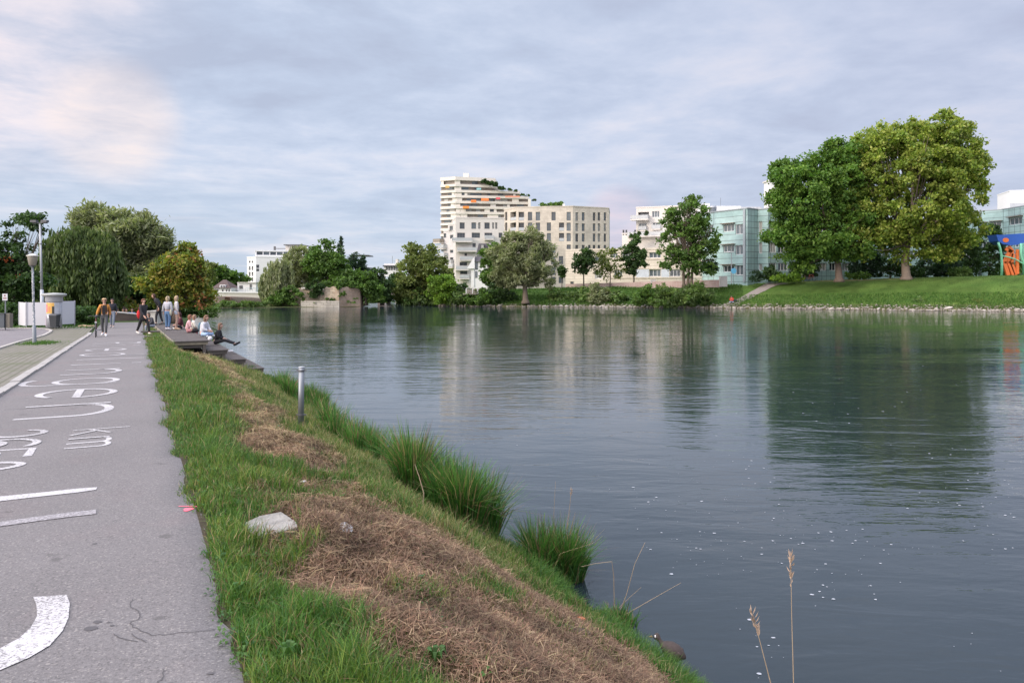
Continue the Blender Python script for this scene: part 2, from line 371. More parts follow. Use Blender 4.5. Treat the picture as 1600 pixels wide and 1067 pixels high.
tag(npmesh('asphalt_path', V, np.stack([a, a+m_, a+m_+1, a+1], 1)[:, ::-1], ASPH, smooth=True), kind='structure')
# kerb stones between the path and the cobbles
mb = MB()
for k in range(60):
    s0 = -8+k; s1 = s0+.985
    if s1 > 46: break
    o_ = .012*random.uniform(-1, 1); h = .045+.01*random.uniform(-1, 1)
    A, B = ST(s0, TK+o_), ST(s1, TK+o_); C, D = ST(s1, TK-.17+o_), ST(s0, TK-.17+o_)
    mb.prism([A, B, C, D][::-1], [float(zp(s))-.1 for s in (s0, s1, s1, s0)][::-1], [float(zp(s))+h for s in (s0, s1, s1, s0)][::-1])
tag(mb.build('kerb', mat('kerb_stone', (.33, .315, .295), .85, nscale=6, namt=.35, bump=.4, bscale=60)), kind='structure')
# cobbled strip
def cobble_mat():
    m = bpy.data.materials.new('cobbles'); m.use_nodes = True; t = m.node_tree; b = t.nodes['Principled BSDF']; b.inputs['Roughness'].default_value = .9
    ge = N(t, 'ShaderNodeNewGeometry'); q = N(t, 'ShaderNodeMapping'); L(t, ge.outputs['Position'], q.inputs[0]); q.inputs['Rotation'].default_value = (0, 0, -math.atan2(DY, DX))
    k = N(t, 'ShaderNodeTexBrick'); L(t, q.outputs[0], k.inputs['Vector']); k.inputs['Scale'].default_value = 1; k.inputs['Brick Width'].default_value = .21; k.inputs['Row Height'].default_value = .17; k.inputs['Mortar Size'].default_value = .022
    k.inputs['Color1'].default_value = (.165, .148, .125, 1); k.inputs['Color2'].default_value = (.215, .195, .165, 1); k.inputs['Mortar'].default_value = (.10, .10, .065, 1)
    mo = NOISE(t, ge.outputs['Position'], .8, 4, .6)
    c = MIX(t, RAMP(t, mo, [(.45, g(0)), (.72, g(.75))]), k.outputs[0], (.085, .10, .045)); L(t, c, b.inputs['Base Color'])
    bn = N(t, 'ShaderNodeBump'); bn.inputs['Strength'].default_value = .7; bn.inputs['Distance'].default_value = .02; bn.invert = True
    L(t, k.outputs['Fac'], bn.inputs['Height']); L(t, bn.outputs[0], b.inputs['Normal']); return m
V, Fq, S_, T_ = grid(np.concatenate([np.arange(-8, 46, 1.0), [50, 54]]), [-30, -20, -10, -5, TK-.168], lambda s, t: zp(s)+.035)
tag(npmesh('cobbled_strip', V, Fq, cobble_mat()), kind='structure')
# side road at the far left with its kerb
def sheet(name, pts, m, dz, kind='structure'):
    mb = MB(); vs = [G(u, v) for u, v in pts]; mb.add([(p.x, p.y, float(zp(TS(p.x, p.y)[0]))+dz) for p in vs], [tuple(range(len(vs)))]); o = mb.build(name, m); tag(o, kind=kind); return o
road_edge = [(-260, 600), (-120, 575), (-40, 556), (0, 544), (28, 535), (50, 529.5), (68, 524.5), (78, 520.5), (80, 518), (74, 516), (60, 514.6), (30, 513.8), (0, 513.5), (-160, 513)]
# split to follow the slope: fan strips
mb = MB()
e = [G(u, v) for u, v in road_edge]
near = e[:9]; 
far_ = [G(u, 513.6) for u in (-420, -330, -260, -190, -120, -60, -10, 40, 76)]
for k in range(8):
    q = [near[k], near[k+1], far_[k+1], far_[k]]
    mb.add([(p.x, p.y, float(zp(TS(p.x, p.y)[0]))+.045) for p in q], [(0, 1, 2, 3)])
tag(mb.build('side_road', ASPH2), kind='structure')
mb = MB()
pl = [G(u, v) for u, v in road_edge[1:12]]
for k in range(len(pl)-1):
    a_, b_ = pl[k], pl[k+1]; d = (b_-a_); d.z = 0; nrm = Vector((d.y, -d.x, 0)).normalized()*.07
    q = [a_-nrm, b_-nrm, b_+nrm, a_+nrm]; z0 = [float(zp(TS(p.x, p.y)[0])) for p in q]
    mb.prism([(p.x, p.y) for p in q], [z-.05 for z in z0], [z+.085 for z in z0])
tag(mb.build('side_road_kerb', mat('kerb_pale', (.36, .34, .31), .85, nscale=5, namt=.3)), kind='structure')
# ---- painted writing
def paint_mat():
    m = bpy.data.materials.new('road_paint'); m.use_nodes = True; t = m.node_tree; b = t.nodes['Principled BSDF']; b.inputs['Roughness'].default_value = .75
    ge = N(t, 'ShaderNodeNewGeometry'); p = ge.outputs['Position']
    f = NOISE(t, p, 55, 4, .75); f2 = NOISE(t, p, 1.1, 3, .6)
    q = MA(t, 'ADD', f, MA(t, 'MULTIPLY', MA(t, 'SUBTRACT', f2, .5), .35))
    L(t, MIX(t, RAMP(t, q, [(.44, g(0)), (.50, g(1))]), (.20, .19, .19), (.48, .465, .465)), b.inputs['Base Color']); return m
PAINT = paint_mat()
def paint_mat2():
    m = bpy.data.materials.new('road_paint_faded'); m.use_nodes = True; t = m.node_tree; b = t.nodes['Principled BSDF']; b.inputs['Roughness'].default_value = .75
    p = N(t, 'ShaderNodeNewGeometry').outputs['Position']
    L(t, MIX(t, RAMP(t, NOISE(t, p, 45, 4, .75), [(.50, g(0)), (.58, g(1))]), (.205, .19, .195), (.40, .385, .39)), b.inputs['Base Color']); return m
def arc(cx, cy, rx, ry, a0, a1, n=14):
    return [(cx+rx*math.cos(R(a0+(a1-a0)*i/n)), cy+ry*math.sin(R(a0+(a1-a0)*i/n))) for i in range(n+1)]
GL = {  # strokes in a box 1 wide, x-height 1
 'n': [[(0, 0), (0, 1)], [(0, .72)]+arc(.5, .62, .5, .38, 180, 0)+[(1, 0)]],
 'm': [[(0, 0), (0, 1)], [(0, .75)]+arc(.25, .8, .25, .2, 180, 0)+[(.5, 0)], [(.5, .75)]+arc(.75, .8, .25, .2, 180, 0)+[(1, 0)]],
 'e': [[(.02, .52), (1, .52)], [(1, .52)]+arc(.5, .5, .5, .5, 5, 320, 26)],
 'g': [arc(.5, .52, .5, .48, 0, 360, 28), [(1, 1), (1, -.15)]+arc(.5, -.15, .5, .3, 0, -150)],
 'd': [arc(.5, .5, .5, .5, 0, 360, 28), [(1, 0), (1, 1.5)]],
 'l': [[(.2, 1.5), (.2, 0)]],
 'i': [[(.2, 1), (.2, 0)], [(.2, 1.22), (.2, 1.42)]],
 'R': [[(0, 0), (0, 1.4)], [(0, 1.4), (.5, 1.4)]+arc(.55, 1.06, .42, .34, 90, -90)+[(0, .72)], [(.5, .72), (1, 0)]],
 'k': [[(0, 0), (0, 1.5)], [(.9, 1), (.05, .45)], [(.35, .62), (1, 0)]],
 '2': [arc(.5, 1.0, .48, .4, 165, -35)+[(0, 0), (1, 0)]],
 '6': [[(.92, 1.25)]+arc(.6, .85, .6, .55, 55, 180)+[(0, .45)], arc(.5, .45, .5, .45, 0, 360, 28)],
 '5': [[(.95, 1.4), (.12, 1.4), (.05, .8)]+arc(.48, .48, .5, .46, 120, -140)],
 '0': [arc(.5, .7, .48, .7, 0, 360, 30)],
}
def ribbon(mb, pts, wd, f):
    n = len(pts)
    if n < 2: return
    closed = (abs(pts[0][0]-pts[-1][0])+abs(pts[0][1]-pts[-1][1])) < 1e-3
    L_, R_ = [], []
    for i in range(n):
        if closed: a, b = pts[(i-1) % (n-1)], pts[(i+1) % (n-1)]
        else: a, b = pts[max(i-1, 0)], pts[min(i+1, n-1)]
        dx, dy = b[0]-a[0], b[1]-a[1]; l = math.hypot(dx, dy) or 1; px, py = -dy/l*wd/2, dx/l*wd/2
        L_.append(f(pts[i][0]+px, pts[i][1]+py)); R_.append(f(pts[i][0]-px, pts[i][1]-py))
    mb.add(L_+R_, [(i, n+i, n+i+1, i+1) for i in range(n-1)])
PZ = [0]
def glyph(mb, ch, s_far, wdt, tb, xh, stroke):
    for st in GL[ch]:
        st2 = [(a*wdt, b*xh) for a, b in st]
        PZ[0] = (PZ[0]+1) % 5
        def f(a, b, k=PZ[0]): s = s_far-a; x, y = ST(s, tb+b); return (x, y, float(zp(s))+.004+.0012*k)
        dense = []
        for q in range(len(st2)-1):
            a, b = st2[q], st2[q+1]; m_ = max(1, int(math.hypot(b[0]-a[0], b[1]-a[1])/.25))
            dense += [(a[0]+(b[0]-a[0])*z/m_, a[1]+(b[1]-a[1])*z/m_) for z in range(m_)]
        dense.append(st2[-1]); ribbon(mb, dense, stroke, f)
mb = MB()
# "Riedlingen" runs away from the reader; tops of the letters towards the river
for ch, Yc, wd in [('R', 30.4, 1.3), ('i', 28.4, 1.0), ('e', 26.1, 1.3), ('d', 23.6, 1.35), ('l', 21.4, 1.0), ('i', 19.6, 1.0), ('n', 17.6, 1.3), ('g', 15.5, 1.3), ('e', 13.35, 1.35), ('n', 11.2, 1.35)]:
    s_c = (Yc+.45)/.8983   # centre line of the strip lies at t about -.9
    glyph(mb, ch, s_c+wd/2, wd, -1.50, 1.14, .125)
glyph(mb, 'k', 10.85, .42, -.70, .42, .05); glyph(mb, 'm', 10.15, .62, -.70, .42, .055)
for ch, v0, v1 in (('2', 671.5, 681), ('6', 684.5, 697), ('5', 699, 713), ('0', 717.5, 731)):
    s0 = TS((30-CX)/F*1860/(v0-475), 1860/(v0-475))[0]; s1 = TS((30-CX)/F*1860/(v1-475), 1860/(v1-475))[0]
    glyph(mb, ch, s0, s0-s1, -1.93, .66, .085)
def fp(p, k=0): q = G(*p); return (q.x, q.y, q.z+.005+.002*k)
tag(mb.build('path_lettering', PAINT), kind='structure')
mb = MB()
def band(pl_, pr_): # paint between two pixel polylines
    n = len(pl_); mb.add([fp(p) for p in pl_]+[fp(p) for p in pr_], [(i, i+1, n+i+1, n+i) for i in range(n-1)])
band([(-200, 794), (-80, 782), (0, 774), (70, 768), (120, 763), (152, 761)], [(-200, 803), (-80, 790), (0, 781.5), (70, 774), (120, 769), (150, 765)])
band([(52, 932), (57, 945), (58, 962), (48, 980), (30, 996), (0, 1012), (-50, 1034), (-120, 1052)], [(104, 929), (109, 942), (107, 965), (98, 985), (78, 1008), (45, 1027), (0, 1046), (-70, 1075)])
tag(mb.build('path_letter_piece', PAINT), kind='structure')
mb = MB()
band([(-200, 836), (-60, 823), (0, 814), (60, 806), (110, 800), (150, 796)], [(-200, 845), (-60, 831), (0, 821), (60, 813), (110, 807), (150, 803)])
def fr(p): return fp(p)
for pts in ([(197, 557), (228, 554.2)], [(200, 633-10), (201, 633-10)]):
    pass
tag(mb.build('faded_path_line', paint_mat2()), kind='structure')
mb = MB(); c0 = G(294, 797); mb.add([(c0.x+.035*math.cos(a)*(1+.3*math.sin(3*a)), c0.y+.05*math.sin(a), c0.z+.004) for a in np.linspace(0, 2*math.pi, 13)[:-1]], [tuple(range(12))])
c1 = G(296, 792); mb.quad(*[(c1.x+a, c1.y+b, c1.z+.004) for a, b in ((-.08, -.008), (.08, -.012), (.075, .006), (-.085, .008))])
tag(mb.build('spray_mark', mat('pink_spray', (.72, .14, .19), .8, nscale=60, namt=.4)), kind='structure')
# cracks
mb = MB()
for line in ([(207, 936), (202, 944), (206, 950), (218, 955), (219, 964), (203, 975), (215, 983), (238, 992), (258, 991), (290, 989), (338, 983)], [(176, 990), (190, 997), (215, 1002)], [(205, 990), (228, 1004)], [(256, 1045), (254, 1060), (246, 1067)]):
    pts = []
    for k in range(len(line)-1):
        for m__ in range(4):
            a_ = m__/4; pts.append((line[k][0]*(1-a_)+line[k+1][0]*a_+random.uniform(-1.5, 1.5), line[k][1]*(1-a_)+line[k+1][1]*a_+random.uniform(-1.2, 1.2)))
    pts.append(line[-1]); q = [G(*p) for p in pts]
    ribbon(mb, [(p.x, p.y) for p in q], .0045, lambda a, b: (a, b, float(zp(TS(a, b)[0]))+.003))
for (u, v, r) in ((141, 981, .026), (152, 971, .017), (175, 977, .009), (148, 849, .014), (329, 1053, .012), (170, 972, .006)):
    c0 = G(u, v); n = 12; mb.add([(c0.x+r*1.3*math.cos(a)*random.uniform(.8, 1.1), c0.y+r*math.sin(a)*random.uniform(.8, 1.1), c0.z+.0025) for a in np.linspace(0, 2*math.pi, n+1)[:-1]], [tuple(range(n))])
tag(mb.build('asphalt_cracks', mat('crack', (.085, .08, .083), .95)), kind='structure')
# ================================================================== grass and reeds of the near bank
def blades(name, base, h, wd, ang, lean, col, m, parent=None, loc=None, face=None):
    n = len(base); base = np.asarray(base, float)
    d = np.stack([np.cos(ang), np.sin(ang), np.zeros(n)], 1)
    fa = rng.uniform(0, np.pi, n) if face is None else face
    sd = np.stack([np.cos(fa), np.sin(fa), np.zeros(n)], 1)*wd[:, None]/2
    up = np.zeros((n, 3)); up[:, 2] = 1
    h_ = h[:, None]; ln = lean[:, None]
    p1 = base+up*h_*.55*np.sqrt(np.clip(1-(ln*.45)**2, .02, 1))+d*h_*ln*.3
    p2 = base+up*h_*np.clip(1-.62*ln**2, .03, 1)*np.where(ln > .95, .12/np.maximum(h_, .02)*.3, 1)+d*h_*ln*.95
    V = np.stack([base-sd, base+sd, p1-sd*.8, p1+sd*.8, p2-sd*.12, p2+sd*.12], 1).reshape(-1, 3)
    k = np.arange(n)[:, None]*6
    Fq = np.concatenate([k+np.array([[0, 1, 3, 2]]), k+np.array([[2, 3, 5, 4]])], 0)
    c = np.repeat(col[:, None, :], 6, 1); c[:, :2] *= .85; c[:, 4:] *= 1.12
    return npmesh(name, V, Fq, m, parent, col=c.reshape(-1, 3), loc=loc)
def pick(pal, n, var=.18):
    pal = np.array(pal); c = pal[rng.integers(0, len(pal), n)]; return c*(1+rng.uniform(-var, var, (n, 1)))*(1+rng.uniform(-.06, .06, (n, 3)))
GREENS = [(.055, .135, .020), (.075, .175, .025), (.045, .110, .022), (.10, .20, .035), (.13, .20, .045), (.06, .15, .04)]
DRY = [(.26, .170, .100), (.20, .125, .075), (.34, .245, .140), (.14, .088, .052), (.42, .32, .18), (.24, .145, .09)]
def scatter(n, s0, s1, pw, t0, t1):
    u_ = rng.random(n); s = (s0**(1-pw)+u_*(s1**(1-pw)-s0**(1-pw)))**(1/(1-pw))
    return s, t0+(t1-t0)*rng.random(n)
SLAB = GB(420, 830); slab_st = TS(SLAB.x, SLAB.y)
def keep_out(s, t):
    k = (np.abs(s-slab_st[0]) < .24) & (np.abs(t-slab_st[1]) < .17)
    dk = (s > 36.0) & (t > 1.35) & (s < 54)
    return k | dk
# green grass
n = 430000
s, t = scatter(n, 2.4, 48, 1.42, TE-.25, 5.0)
ts_ = tshore(s); br = brownness(s, t); clump = fbm(s*1.5, t*1.5, 71, 3); dens = (1-br*.93)*np.clip(clump*2.2-.20, .22, 1)
edgeg = np.clip((t-(tef(s)-.14+.13*vn(s*2.2, s*0, 72)))/.05, 0, 1)*np.where(t < TE+.35, 1.0, 1.0); dens = np.where(t < TE+.3, np.maximum(dens, .75), dens)
kp = (rng.random(n) < dens*edgeg) & (t < ts_-.02) & ~keep_out(s, t)
s, t, clump, br = s[kp], t[kp], clump[kp], br[kp]; n = len(s); x, y = ST(s, t); z = gz(s, t)
tall = np.clip((fbm(s*.9, t*1.2, 73, 3)-.42)*4, 0, 1); nearpath = np.exp(-((t-TE)/.35)**2)
tuft = np.clip(vn(s*5, t*6, 77)*1.6-.6, 0, 1)
h = (.05+.06*rng.random(n)+(.20*tall*clump+.13*tuft)*rng.random(n))*(1-.35*nearpath)*np.clip(1-.5*br, .4, 1)*(1+.012*s)
wd = (.0030+.0028*rng.random(n))*(1+s*.045)
col = pick(GREENS, n); yel = (fbm(s*.8, t*.9, 75, 3) > .52)[:, None]; col = np.where(yel & (rng.random((n, 1)) < .6), col*np.array([1.5, 1.12, 1.1]), col)
strawz = np.clip(np.exp(-((t-3.0)/.9)**2)*fbm(s*.7, t*1.1, 78, 3)*1.8+.22*np.clip((s-8)/8, 0, 1), 0, 1)
dm = (rng.random(n) < .08+.55*br+.45*strawz)[:, None]; col = np.where(dm, np.where((rng.random(n) < strawz)[:, None], pick([(.30, .26, .12), (.22, .22, .08), (.36, .31, .16)], n), pick(DRY, n)), col)
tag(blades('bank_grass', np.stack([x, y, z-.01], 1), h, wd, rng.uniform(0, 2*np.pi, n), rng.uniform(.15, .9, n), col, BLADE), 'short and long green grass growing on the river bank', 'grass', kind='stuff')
# mown dry hay
n = 300000
s, t = scatter(n, 2.4, 46, 1.6, TE+.1, 4.4); br = brownness(s, t); kp = (rng.random(n) < np.clip(br*1.1+.035, 0, 1)) & ~keep_out(s, t) & (t < tshore(s)-.1)
s, t, br = s[kp], t[kp], br[kp]; n = len(s); x, y = ST(s, t)
pile = fbm(s*1.7, t*2.0, 81, 3); z = gz(s, t)+rng.random(n)*(.015+.10*br*np.clip(pile*2-.6, 0, 1))
# lying stems: thin ribbons with a random tilt
ln = (.04+.11*rng.random(n)**1.5)*(1+.02*s); a = rng.uniform(0, 2*np.pi, n); el = rng.normal(.05, .38, n)
d = np.stack([np.cos(a)*np.cos(el), np.sin(a)*np.cos(el), np.sin(el)], 1)*ln[:, None]/2
pe = np.stack([-np.sin(a), np.cos(a), rng.normal(0, .5, n)], 1); pe /= np.linalg.norm(pe, axis=1)[:, None]; wd = (.0011+.0016*rng.random(n))*(1+.10*s); pe *= wd[:, None]/2
c0 = np.stack([x, y, z+.01], 1); bend = np.zeros((n, 3)); bend[:, 2] = rng.normal(0, .012, n); bend[:, :2] = rng.normal(0, .01, (n, 2))
V = np.stack([c0-d-pe, c0-d+pe, c0+bend-pe, c0+bend+pe, c0+d-pe, c0+d+pe], 1).reshape(-1, 3); k = np.arange(n)[:, None]*6
col = pick(DRY, n, .3)*(.32+1.0*fbm(s*2.6, t*3.0, 83)[:, None]); fade = np.clip((s-9)/8, 0, 1)[:, None]; nearc = np.clip((8-s)/3, 0, 1)[:, None]; col = col*(1-nearc*np.array([.20, .24, .20]))*(1+fade*np.array([.30, .48, .30]))  # noise darkens stems in patches, painting in the shade of crevices
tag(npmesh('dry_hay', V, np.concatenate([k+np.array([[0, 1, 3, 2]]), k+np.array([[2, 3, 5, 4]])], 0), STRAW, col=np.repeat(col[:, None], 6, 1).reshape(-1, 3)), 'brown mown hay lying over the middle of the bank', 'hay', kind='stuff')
# broad leaved weeds near the path edge
n = 800; s, t = scatter(n, 2.6, 16, 1.3, TE-.08, 2.0); kp = (rng.random(n) < (1-brownness(s, t))) & ~keep_out(s, t); s, t = s[kp], t[kp]; n = len(s); Vw = []; Cw = []
for i in range(n):
    x, y = ST(s[i], t[i]); z = float(gz(s[i], t[i])); q = random.randint(4, 7); r = random.uniform(.010, .028); cc = np.array(random.choice([(.07, .15, .035), (.10, .19, .05), (.06, .13, .05)]))
    for k in range(q):
        a = 2*math.pi*k/q+random.random(); c, s_ = math.cos(a), math.sin(a); w_ = r*.38; zz = z+random.uniform(.01, .06)
        Vw += [(x+c*.2*r, y+s_*.2*r, zz), (x+c*r*.7-s_*w_, y+s_*r*.7+c*w_, zz+.012), (x+c*r*1.4, y+s_*r*1.4, zz+.002), (x+c*r*.7+s_*w_, y+s_*r*.7-c*w_, zz+.012)]; Cw += [cc*random.uniform(.8, 1.2)]*4
tag(npmesh('clover_patch', Vw, np.arange(len(Vw)).reshape(-1, 4), LEAF, col=np.array(Cw)), 'small broad leaved weeds between the grass near the path', 'weeds', kind='stuff')
# fringe of rank grass right at the water
n = 60000; s, t = scatter(n, 4, 52, 1.2, 0, 1); ts_ = tshore(s); t = ts_-.50*t+.03; f = fbm(s*1.3, s*0, 91, 3); kp = (rng.random(n) < np.clip(f*3.2-1.2, .06, 1)) & ~((s > 35.5) & (s < 54)); s, t = s[kp], t[kp]; f = f[kp]; n = len(s); x, y = ST(s, t)
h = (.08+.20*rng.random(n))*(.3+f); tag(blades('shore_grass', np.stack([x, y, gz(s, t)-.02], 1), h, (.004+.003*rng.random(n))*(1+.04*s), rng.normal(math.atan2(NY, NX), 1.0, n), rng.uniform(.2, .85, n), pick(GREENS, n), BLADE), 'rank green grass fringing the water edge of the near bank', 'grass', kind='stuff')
# reed clumps: (foot pixel, half length along s, half width along t, blade height, count, label)
def reseed(label):
    global rng
    q = sum((i+1)*ord(c) for i, c in enumerate(label)); rng = np.random.default_rng(q); random.seed(q)
def reed(u, v, ls, lt, hh, n, label, dt=0):
    reseed(label)
    p = GB(u, v); s0, t0 = TS(p.x, p.y); t0 += dt; n = int(n*.62)
    nt_ = max(5, int(ls*lt*26)); ca = rng.uniform(0, 2*np.pi, nt_); cr = np.sqrt(rng.random(nt_)); cs, ct, chh = ls*cr*np.cos(ca), lt*cr*np.sin(ca), .60+.45*rng.random(nt_)
    k = rng.integers(0, nt_, n); a = rng.uniform(0, 2*np.pi, n); r = rng.random(n)**.7*.16; s = s0+cs[k]+r*np.cos(a); t = t0+ct[k]+r*np.sin(a); x, y = ST(s, t); z = gz(s, t)
    out = np.arctan2(np.sin(a)*NY+np.cos(a)*DY, np.sin(a)*NX+np.cos(a)*DX)
    h = hh*chh[k]*(.50+.50*rng.random(n)); dry = (rng.random(n) < .17)[:, None]
    col = np.where(dry, pick(DRY, n), pick([(.045, .135, .024), (.065, .18, .030), (.040, .115, .028), (.11, .23, .045), (.085, .20, .04)], n, .3))
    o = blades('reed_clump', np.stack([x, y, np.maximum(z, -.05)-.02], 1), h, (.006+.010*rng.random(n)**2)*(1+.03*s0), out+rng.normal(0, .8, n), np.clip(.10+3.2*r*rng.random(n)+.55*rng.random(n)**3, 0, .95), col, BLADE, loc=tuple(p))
    tag(o, label, 'reed grass', 'tall reed clumps along the near shore'); return o
reed(455, 622, 3.4, .55, .85, 9500, 'long band of tall green reed grass behind the grey metal post', .35)
reed(530, 682, 1.5, .45, .75, 3600, 'tall green reed grass standing just right of the grey metal post', .2)
reed(636, 716, .20, .14, .80, 1300, 'small narrow upright reed clump beside the biggest one')
reed(708, 806, .70, .56, 1.02, 9500, 'biggest round bright green reed clump at the waterside')
reed(856, 908, .60, .36, 1.0, 4200, 'reed clump with pale dry stalks nearest the camera by the water')
reed(1025, 1060, .42, .26, .20, 2600, 'low green grass hump at the water below the waterfowl')
reed(930, 962, .5, .25, .33, 1100, 'low arching grass tuft between the reeds and the waterfowl')
reed(590, 722, .8, .25, .30, 900, 'low leafy tuft between the two upright reed clumps and the post')
# ================================================================== small things on the bank
def stalk(name, pts, r0, head, label, col='stalk', kind='dry stalk', grp=None):
    root = empty(name, pts[0], 0, label, kind, grp); mb = MB(); o = Vector(pts[0]); q = [Vector(p)-o for p in pts]
    mb.tube(q, [r0*(1-.6*i/(len(q)-1)) for i in range(len(q))], 5); mb.build('stem', mat('dry_stem', (.36, .27, .18), .8), root)
    if head:
        n = 34; mb = MB(); d = (q[-1]-q[-2]).normalized()
        for i in range(n):
            a = random.uniform(0, 2*math.pi); k = random.random(); c = q[-1]-d*head*k; rr = .010*math.sin(math.pi*min(.98, k+.08))+.003
            e_ = Vector((math.cos(a)*rr, math.sin(a)*rr*.8, random.uniform(.005, .02))); mb.add([c, c+e_+Vector((.003, 0, 0)), c+e_*1.8+Vector((0, 0, .008)), c+e_-Vector((.003, 0, 0))], [(0, 1, 2, 3)])
        mb.build('seed_head', mat('seed_head', (.42, .31, .23), .9), root)
    return root
def at(u, v, Y): return P(u, v, Y)
stalk('grass_stalk', [at(1243, 1130, 3.6), at(1240, 1067, 3.6), at(1237, 960, 3.6), at(1235.5, 868, 3.6)], .0028, .15, 'tallest dry grass stalk with a seed head rising in front of the water', grp='dry grass stalks in front of the water')
stalk('grass_stalk', [at(1220, 1130, 3.5), at(1203, 1062, 3.5), at(1187, 1000, 3.5), at(1174, 955, 3.5)], .0028, .12, 'shorter dry grass stalk leaning left beside the tallest one', grp='dry grass stalks in front of the water')
b0 = GB(950, 968); Yb = b0.y
stalk('dry_reed_stem', [at(960, 955, Yb), at(959, 900, Yb), at(956, 877, Yb), at(930, 880, Yb), at(908, 885, Yb)], .005, 0, 'dry reed stem snapped over to the left near the waterfowl', grp='bare dry reed stems')
stalk('dry_reed_stem', [at(968, 958, Yb), at(980, 925, Yb), at(992, 880, Yb), at(1008, 847, Yb)], .005, 0, 'dry reed stem curving up over the water', grp='bare dry reed stems')
stalk('dry_reed_stem', [at(968, 965, Yb), at(1020, 935, Yb), at(1064, 910, Yb)], .005, 0, 'dry reed stem leaning far right over the water', grp='bare dry reed stems')
stalk('dry_reed_stem', [at(966, 950, Yb), at(985, 932, Yb), at(1002, 917, Yb)], .004, 0, 'short dry reed stem lying between two longer ones', grp='bare dry reed stems')
b1 = GB(880, 905); Yc = b1.y
stalk('reed_head_stem', [at(884, 900, Yc), at(887, 820, Yc), at(893, 764, Yc)], .005, .10, 'pale reed stem with a brown head standing in the near reeds', grp='pale stems in the reeds')
stalk('reed_head_stem', [at(872, 890, Yc), at(865, 810, Yc), at(868, 752, Yc)], .004, 0, 'thin pale bare stem left of the one with a brown head', grp='pale stems in the reeds')
b2 = GB(655, 800); Yd = b2.y
stalk('reed_head_stem', [at(660, 800, Yd), at(662, 770, Yd), at(655, 745, Yd), at(648, 725, Yd)], .008, 0, 'thick pale dead stem in front of the biggest reed clump', grp='pale stems in the reeds')
stalk('reed_head_stem', [at(900, 822, Yc), at(897, 850, Yc), at(892, 895, Yc)][::-1], .004, 0, 'short pale stem right of the brown reed head', grp='pale stems in the reeds')
# weed with two broad leaves in the hay
def dock(u, v, r, label):
    p = GB(u, v); V = []; C = []
    for k in range(7):
        a = 2*math.pi*k/7+random.uniform(-.3, .3); L_ = r*random.uniform(.7, 1.1); c, s_ = math.cos(a), math.sin(a); w_ = L_*.26; cc = np.array((.075, .16, .045))*random.uniform(.75, 1.35)
        prev = None
        for i in range(4):
            f0, f1 = i/4, (i+1)/4; g0, g1 = math.sin(math.pi*min(f0*.9+.08, 1))*w_, math.sin(math.pi*min(f1*.9+.08, 1))*w_
            z0, z1 = .10*math.sin(f0*2.4), .10*math.sin(f1*2.4)
            V += [(p.x+c*L_*f0-s_*g0, p.y+s_*L_*f0+c*g0, p.z+z0), (p.x+c*L_*f0+s_*g0, p.y+s_*L_*f0-c*g0, p.z+z0), (p.x+c*L_*f1+s_*g1, p.y+s_*L_*f1-c*g1, p.z+z1), (p.x+c*L_*f1-s_*g1, p.y+s_*L_*f1+c*g1, p.z+z1)]; C += [cc]*4
    tag(npmesh('dock_plant', V, np.arange(len(V)).reshape(-1, 4), LEAF, col=np.array(C), loc=tuple(p)), label, 'weed', 'broad leaved weeds on the bank')
dock(682, 1046, .06, 'broad leaved weed growing at the bottom of the photo in brown hay')
dock(450, 1040, .05, 'broad leaved weed in green grass nearest the path')
dock(372, 940, .04, 'small round leaf weed at the crumbling path edge')
# metal post
p = GB(470, 670); root = empty('metal_post', tuple(p), 0, 'grey galvanised metal post standing on the bank above the reeds', 'post')
pm = mat('galvanised', (.24, .255, .27), .45, .7, nscale=6, namt=.25); ph = (670-574)/F*p.y
mb = MB(); mb.tube([(0, 0, -.2), (0.005, 0, ph*.5), (.012, 0, ph)], .047, 16); mb.build('tube', pm, root, True)
mb = MB(); mb.tube([(.012, 0, ph), (.012, 0, ph+.012)], .050, 16); mb.build('cap', mat('cap_pale', (.55, .57, .6), .4, .3), root)
for zz in (ph*.94, ph*.22):
    mb = MB(); mb.tube([(.009, 0, zz), (.009, 0, zz+.022)], .056, 14); mb.box((.075, 0, zz+.011), (.03, .02, .02)); mb.box((-.06, 0, zz+.011), (.02, .02, .02)); mb.build('clamp', mat('clamp', (.16, .16, .17), .5, .7), root)
# concrete slab
mb = MB(); M = Matrix.Rotation(math.atan2(DY, DX)+R(4), 4, 'Z') @ Matrix.Rotation(R(-7), 4, 'X')
pts = [(-.34, -.24), (-.20, -.27), (.1, -.25), (.33, -.22), (.36, .02), (.30, .20), (.02, .24), (-.3, .2), (-.37, .0)]
mb.add([M @ Vector((a, b, -.05)) for a, b in pts]+[M @ Vector((a, b, .035+random.uniform(-.008, .008))) for a, b in pts], [tuple(range(8, -1, -1)), tuple(range(9, 18))]+[(i, (i+1) % 9, 9+(i+1) % 9, 9+i) for i in range(9)])
o = mb.build('concrete_slab', mat('old_concrete', (.25, .24, .22), .9, nscale=6, namt=.7, bump=.9, bscale=30)); o.location = SLAB+Vector((0, 0, .03)); o.scale = (.62,)*3; tag(o, 'worn grey concrete slab lying in the grass beside the path', 'slab')
